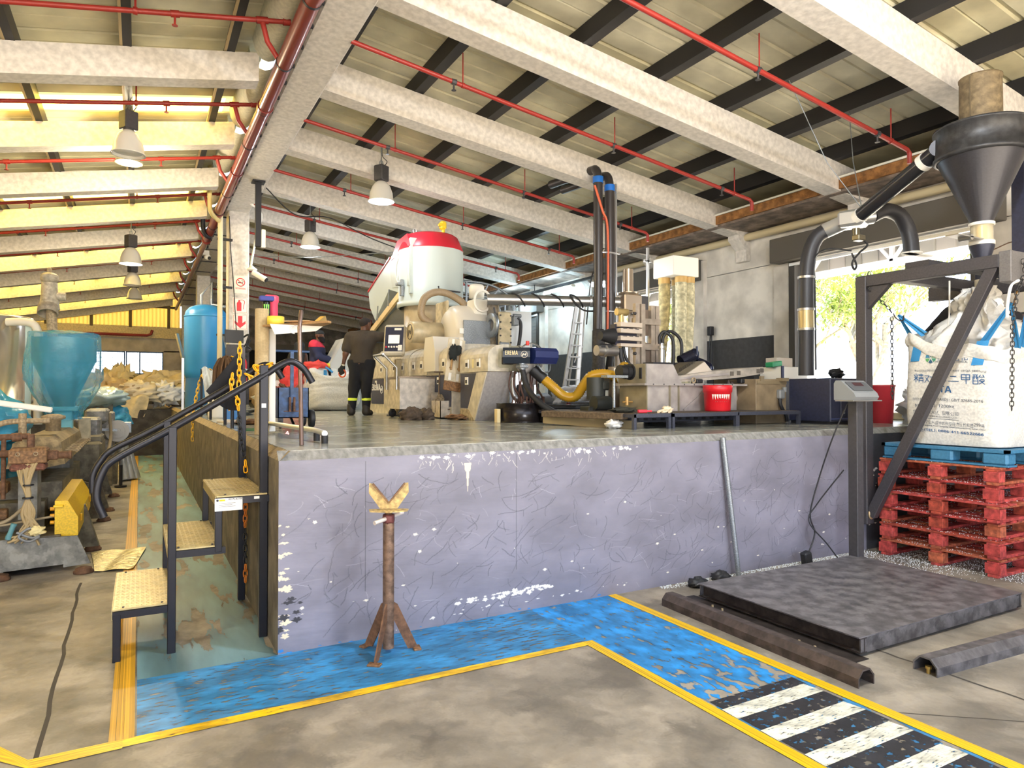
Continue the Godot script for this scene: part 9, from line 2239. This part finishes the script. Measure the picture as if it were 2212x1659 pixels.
func hand(e: Vector3, w: Vector3, to: Vector3) -> Array:     # a palm, four fingers that bend and a thumb from the side of the palm
	var d := (to - w).normalized()
	var s := d.cross(V(0.3, 0.2, 0.9)).normalized()
	var n := s.cross(d)
	var o := [[w - d * 0.02, w + d * 0.02, 0.03, 0.03]]
	for k in 4:
		var q := s * (k - 1.5) * 0.021
		var l: float = [0.06, 0.075, 0.08, 0.068][k]
		var kn := w + d * 0.095 + q
		o.append([w + d * 0.02 + q * 0.7, kn, 0.016, 0.012])
		o.append([kn, kn + d * l * 0.5 - n * 0.016, 0.0105, 0.009])
		o.append([kn + d * l * 0.5 - n * 0.016, kn + d * l * 0.75 - n * 0.045, 0.009, 0.008])
	o.append([w + d * 0.025 + s * 0.03, w + d * 0.065 + s * 0.062 - n * 0.012, 0.014, 0.011])
	o.append([w + d * 0.065 + s * 0.062 - n * 0.012, w + d * 0.1 + s * 0.056 - n * 0.03, 0.011, 0.009])
	return o

func build_people() -> void:
	var R := V(0.875, 0, 0.484).normalized()
	var U := Vector3.UP
	var bk := mt("black_cloth")
	# the operator seen from behind, one arm stretched to the panel
	var m := person("man in dark T-shirt and black trousers seen from behind, reaching out to the control panel", V(2.58, PH, -6.94), R, {"pel": V(0.0, 0.93, 0), "che": V(0.02, 1.25, 0), "nek": V(0.04, 1.43, 0), "hed": V(0.065, 1.575, -0.02), "face": V(0.62, -0.08, -0.75), "sl": V(-0.2, 1.36, 0), "sr": V(0.22, 1.37, 0), "el": V(-0.265, 1.08, 0.03), "wl": V(-0.32, 0.86, 0.0), "er": V(0.46, 1.35, 0.02), "wr": V(0.63, 1.45, 0.0), "gr": V(0.72, 1.5, 0.0), "gl": V(-0.33, 0.76, 0.0),
		"hl": V(-0.09, 0.88, 0), "hr": V(0.1, 0.88, 0), "kl": V(-0.13, 0.47, 0.0), "kr": V(0.09, 0.47, 0), "al": V(-0.17, 0.09, 0.02), "ar": V(0.09, 0.09, 0.02), "tl": V(-0.2, 0.04, -0.12), "tr": V(0.13, 0.04, -0.12)}, 1.18)
	var P: Dictionary = m.P
	var g: Dictionary = m.g
	part("t_shirt", flesh(B.new(), g.torso + [[P.sl, P.sl.lerp(P.el, 0.72), 0.075, 0.075], [P.sr, P.sr.lerp(P.er, 0.72), 0.075, 0.072], [P.che + U * 0.1, P.nek - U * 0.02, 0.09, 0.07]], 0.014, 0.05, 0.016, [[P.pel - U * 0.03, -U]], 0.012), M(G(62, 54, 46), 0.9, 0, "fine", 4.0), m.t)
	part("trousers", flesh(B.new(), [g.torso[0]] + g.thigh + g.calf, 0.014, 0.05, 0.026, [[P.pel + U * 0.04, U], [P.al - U * 0.02, -U]], 0.014), bk, m.t)
	part("reflective_band", flesh(B.new(), g.calf, 0.01, 0.03, 0.031, [[P.al + U * 0.215, U], [P.al + U * 0.165, -U]]), M(G(222, 240, 70), 0.5), m.t, "yellow green reflective bands round the shins")
	part("boots", flesh(B.new(), g.foot + [[P.al + U * 0.08, P.al - U * 0.02, 0.05, 0.055], [P.ar + U * 0.08, P.ar - U * 0.02, 0.05, 0.055]], 0.012, 0.03, 0.016, [[P.al - U * 0.088, -U]]), M(G(40, 36, 32), 0.6), m.t)
	part("hair", flesh(B.new(), [g.head[0]], 0.008, 0.02, 0.005, [[P.hed + U * 0.02, -U * 0.8 + m.fw * 0.6]]), M(G(38, 32, 30), 0.9), m.t)
	part("gloves", flesh(flesh(B.new(), hand(P.el, P.wl, P.gl), 0.007, 0.014, 0.006), hand(P.er, P.wr, P.gr), 0.007, 0.014, 0.006), M(G(38, 40, 36), 0.9), m.t)
	part("glove_cuffs", B.new().cyl(P.wl.lerp(P.el, 0.02), P.wl.lerp(P.el, 0.14), 0.036, 14).cyl(P.wr.lerp(P.er, 0.02), P.wr.lerp(P.er, 0.14), 0.036, 14), M(G(206, 196, 170), 0.9), m.t)
	solo("orange_tool", "orange handled cutter held in the left glove of the man by the panel", "tool", B.new().link(Transform3D(Basis(R, U, R.cross(U)), P.gl - U * 0.03), 0.13, 0.055, 0.014), M(G(214, 90, 40), 0.4), P.gl)
	# the bearded man in the work jacket, in profile
	var at2 := V(2.95, PH + 0.12, -11.9)
	solo("wooden_step", "low wooden step behind the white bulk sack", "step", B.new().mm(at2 + V(-0.5, -0.12, -0.4), at2 + V(0.5, 0, 0.4)), mt("wood"), at2 - U * 0.12)
	var j2 := person("bearded man in navy work jacket with red shoulders and black beanie, facing right", at2, R, {"pel": V(0, 0.95, 0), "che": V(0.0, 1.3, 0), "nek": V(0.03, 1.5, 0), "hed": V(0.06, 1.64, 0), "face": V(1, -0.1, 0.1), "sl": V(-0.03, 1.42, -0.18), "sr": V(-0.03, 1.42, 0.18), "el": V(0.1, 1.12, -0.2), "wl": V(0.34, 1.08, -0.12), "er": V(0.1, 1.12, 0.2), "wr": V(0.34, 1.05, 0.14),
		"hl": V(0, 0.9, -0.09), "hr": V(0, 0.9, 0.09), "kl": V(0.03, 0.48, -0.09), "kr": V(0.05, 0.48, 0.09), "al": V(-0.02, 0.09, -0.1), "ar": V(0.0, 0.09, 0.1), "tl": V(0.13, 0.04, -0.1), "tr": V(0.15, 0.04, 0.1)}, 1.1)
	P = j2.P; g = j2.g
	var tr: Array = g.torso + g.uarm
	part("jacket", flesh(B.new(), tr + [[P.el, P.wl, 0.06, 0.05], [P.er, P.wr, 0.06, 0.05]], 0.016, 0.06, 0.03, [[P.pel - U * 0.12, -U]], 0.012), M(G(34, 40, 72), 0.85), j2.t)
	part("red_yoke", flesh(B.new(), tr, 0.016, 0.06, 0.036, [[P.che + U * 0.06, -U]], 0.012), M(G(206, 50, 72), 0.85), j2.t, "red shoulder yoke of the jacket")
	part("trousers", flesh(B.new(), [g.torso[0]] + g.thigh + g.calf, 0.018, 0.05, 0.024, [[P.pel, U], [P.al, -U]]), bk, j2.t)
	part("boots", flesh(B.new(), g.foot, 0.016, 0.03, 0.018, [[P.al - U * 0.088, -U]]), mt("black_rubber"), j2.t)
	part("beanie", flesh(B.new(), [g.head[0], [P.hed + U * 0.06, P.hed + U * 0.09 - j2.fw * 0.03, 0.085, 0.06]], 0.01, 0.03, 0.012, [[P.hed + U * 0.045, -U]]), M(G(40, 42, 42), 0.9), j2.t)
	part("beard", flesh(B.new(), [[P.hed - U * 0.06 + j2.fw * 0.06, P.hed - U * 0.13 + j2.fw * 0.085, 0.06, 0.035], [P.hed - U * 0.03 + j2.fw * 0.02, P.hed - U * 0.08 + j2.fw * 0.05, 0.075, 0.06]], 0.01, 0.02, 0.004, [[P.hed - U * 0.02, U]]), M(G(22, 18, 18), 0.95), j2.t)
	# the hooded helper beyond him
	var h3 := person("person in black hooded jacket with back turned, beyond the man in the navy jacket", V(2.72, PH, -12.9), R, {"pel": V(0, 0.9, 0), "che": V(-0.02, 1.2, 0), "nek": V(0, 1.4, 0), "hed": V(0.03, 1.54, -0.03), "face": V(0.7, -0.2, -0.7), "sl": V(-0.17, 1.33, 0), "sr": V(0.16, 1.33, 0), "el": V(-0.22, 1.05, 0.0), "wl": V(-0.15, 0.85, -0.15), "er": V(0.2, 1.06, -0.05), "wr": V(0.2, 0.95, -0.25),
		"hl": V(-0.08, 0.86, 0), "hr": V(0.08, 0.86, 0), "kl": V(-0.09, 0.46, 0), "kr": V(0.09, 0.46, 0), "al": V(-0.1, 0.09, 0), "ar": V(0.1, 0.09, 0), "tl": V(-0.12, 0.04, -0.14), "tr": V(0.12, 0.04, -0.14)}, 1.1)
	P = h3.P; g = h3.g
	part("hooded_jacket", flesh(B.new(), g.torso + g.uarm + g.farm + [[P.hed + U * 0.02 - h3.fw * 0.02, P.nek, 0.11, 0.09]], 0.018, 0.06, 0.028, [[P.pel - U * 0.14, -U], [P.hed + h3.fw * 0.07, h3.fw]], 0.012), M(G(44, 46, 50), 0.9), h3.t)
	part("trousers", flesh(B.new(), [g.torso[0]] + g.thigh + g.calf, 0.02, 0.05, 0.024, [[P.pel, U], [P.al, -U]]), bk, h3.t)
	part("shoes", flesh(B.new(), g.foot, 0.018, 0.03, 0.016, [[P.al - U * 0.088, -U]]), mt("black_rubber"), h3.t)
	# the worker bending over the bulk bag
	var rt := V(0.62, 0, 0.78).normalized()
	var w4 := person("worker in black jacket leaning over the bulk bag with arms round the white liner", V(7.9, PH, -0.3), rt, {"pel": V(0.06, 1.0, 0), "che": V(0.3, 1.3, 0), "nek": V(0.46, 1.45, 0), "hed": V(0.58, 1.53, -0.02), "face": V(0.9, -0.5, 0.1), "sl": V(0.36, 1.38, 0.19), "sr": V(0.36, 1.38, -0.19), "el": V(0.62, 1.3, 0.28), "wl": V(0.84, 1.28, 0.26), "er": V(0.6, 1.3, -0.24), "wr": V(0.82, 1.28, -0.1),
		"hl": V(0.04, 0.95, 0.09), "hr": V(0.04, 0.95, -0.09), "kl": V(0.0, 0.5, 0.1), "kr": V(0.05, 0.5, -0.1), "al": V(-0.06, 0.1, 0.1), "ar": V(-0.02, 0.09, -0.1), "tl": V(0.1, 0.04, 0.1), "tr": V(0.14, 0.04, -0.1)}, 1.15)
	P = w4.P; g = w4.g
	part("jacket", flesh(B.new(), g.torso + g.uarm + [[P.el, P.wl, 0.055, 0.042], [P.er, P.wr, 0.055, 0.042], [P.pel, P.pel - rt * 0.12 - U * 0.04, 0.15, 0.12]], 0.014, 0.06, 0.028, [[P.pel - U * 0.16, -U]], 0.014), M(G(34, 34, 40), 0.85), w4.t)
	part("trousers", flesh(B.new(), [g.torso[0]] + g.thigh + g.calf, 0.016, 0.05, 0.026, [[P.pel, U], [P.al, -U]]), M(G(30, 32, 44), 0.9), w4.t)
	part("boots", flesh(B.new(), g.foot, 0.014, 0.03, 0.018, [[P.al - U * 0.088, -U]]), M(G(58, 46, 40), 0.6), w4.t)
	part("boot_sole", B.new().bar(P.al + V(0, -0.085, 0) - rt * 0.04, P.tl + V(0, -0.03, 0) + rt * 0.04, 0.1, 0.02), M(G(226, 206, 150), 0.7), w4.t)
	part("cap", flesh(B.new(), [g.head[0]], 0.012, 0.02, 0.012, [[P.hed + U * 0.03, -U]]), mt("black_cloth"), w4.t)
	# ---- sacks round them
	var o := V(3.0, PH, -10.9)
	var sk := thing("bulk_sack", "large white bulk sack with blue straps, sunken open top, on the floor behind the man", "bulk bag", o)
	var f := FastNoiseLite.new(); f.seed = 15; f.frequency = 2.0; f.fractal_octaves = 4
	var sb := B.new()
	sb.sheet(64, 26, func(u, w):
		var a: float = TAU * u
		var e := 0.55
		var c := V(signf(cos(a)) * pow(absf(cos(a)), e), 0, signf(sin(a)) * pow(absf(sin(a)), e))
		var r: float = 0.5 + 0.12 * sin(PI * pow(minf(w / 0.8, 1.0), 0.6)) if w < 0.8 else lerpf(0.5, 0.05, (w - 0.8) / 0.2)
		var y: float = 0.78 * minf(w / 0.8, 1.0) + (0.16 * clampf(-cos(a) * 0.6 - sin(a) * 0.8 + 0.5, -0.2, 1) if w > 0.6 else 0.0) * smoothstep(0.6, 0.85, w)
		var p := o + c * r + V(0, y + 0.02, 0)
		return p + (c + V(0, 0.4 * w, 0)) * 0.05 * f.get_noise_3d(p.x * 1.4, p.y * 5.0, p.z * 1.4), Vector3.ZERO, true)
	sb._outward(0, o + V(0, 0.4, 0))
	part("sack_body", sb, mt("bag"), sk)
	for q in [[-0.4, 0.72, 0.42], [-0.02, 0.78, 0.58]]: part("strap", B.new().cbox(o + R * q[0] + V(-0.16, q[1], 0.36), V(0.09, 0.24, 0.02), 0.006, Basis(U, 0.5)), mt("bag_blue"), sk)
	part("strap_loop", B.new().tube(spline([o + R * -0.42 + V(0, 0.85, 0.2), o + R * -0.36 + V(0, 1.04, 0.1), o + R * -0.15 + V(0, 1.0, 0.1), o + R * 0.02 + V(0, 0.86, 0.2)]), 0.025, 6), mt("bag_blue"), sk)
	var loose := [[-0.35, 0.98, 0.3, 0.13, G(226, 70, 60), "crumpled red plastic sack on top of the white bulk sack"], [-0.8, 0.6, 0.3, 0.4, G(220, 60, 56), "red plastic bundle left of the white bulk sack"], [0.42, 0.72, 0.26, 0.16, G(232, 232, 232), "white carrier bag on the right shoulder of the white bulk sack"], [-1.15, 0.62, 0.45, 0.3, G(226, 222, 210), "heap of white film behind the blue cart"], [-1.4, 0.8, 0.5, 0.45, G(176, 148, 108), "brown sack standing against the dark end wall"], [-0.7, 1.0, 0.6, 0.42, G(120, 98, 74), "dull brown heap of sacks before the black opening"]]
	for k in loose.size():
		var q: Array = loose[k]
		var c: Vector3 = o + R * q[0] + V(0.0, q[1], 0.0)
		if k >= 3: c = [V(2.0, PH + 0.3, -11.6), V(2.2, PH + 0.45, -14.2), V(3.1, PH + 0.42, -16.5)][k - 3]
		solo("plastic_sack", q[5], "sack", lump(c, V(q[2], q[3], q[2]), 30 + k, 0.6, 24, 2.0), M(q[4], 0.6, 0, "", 1, 0.5, "crumple", 2.0), c - U * q[3])
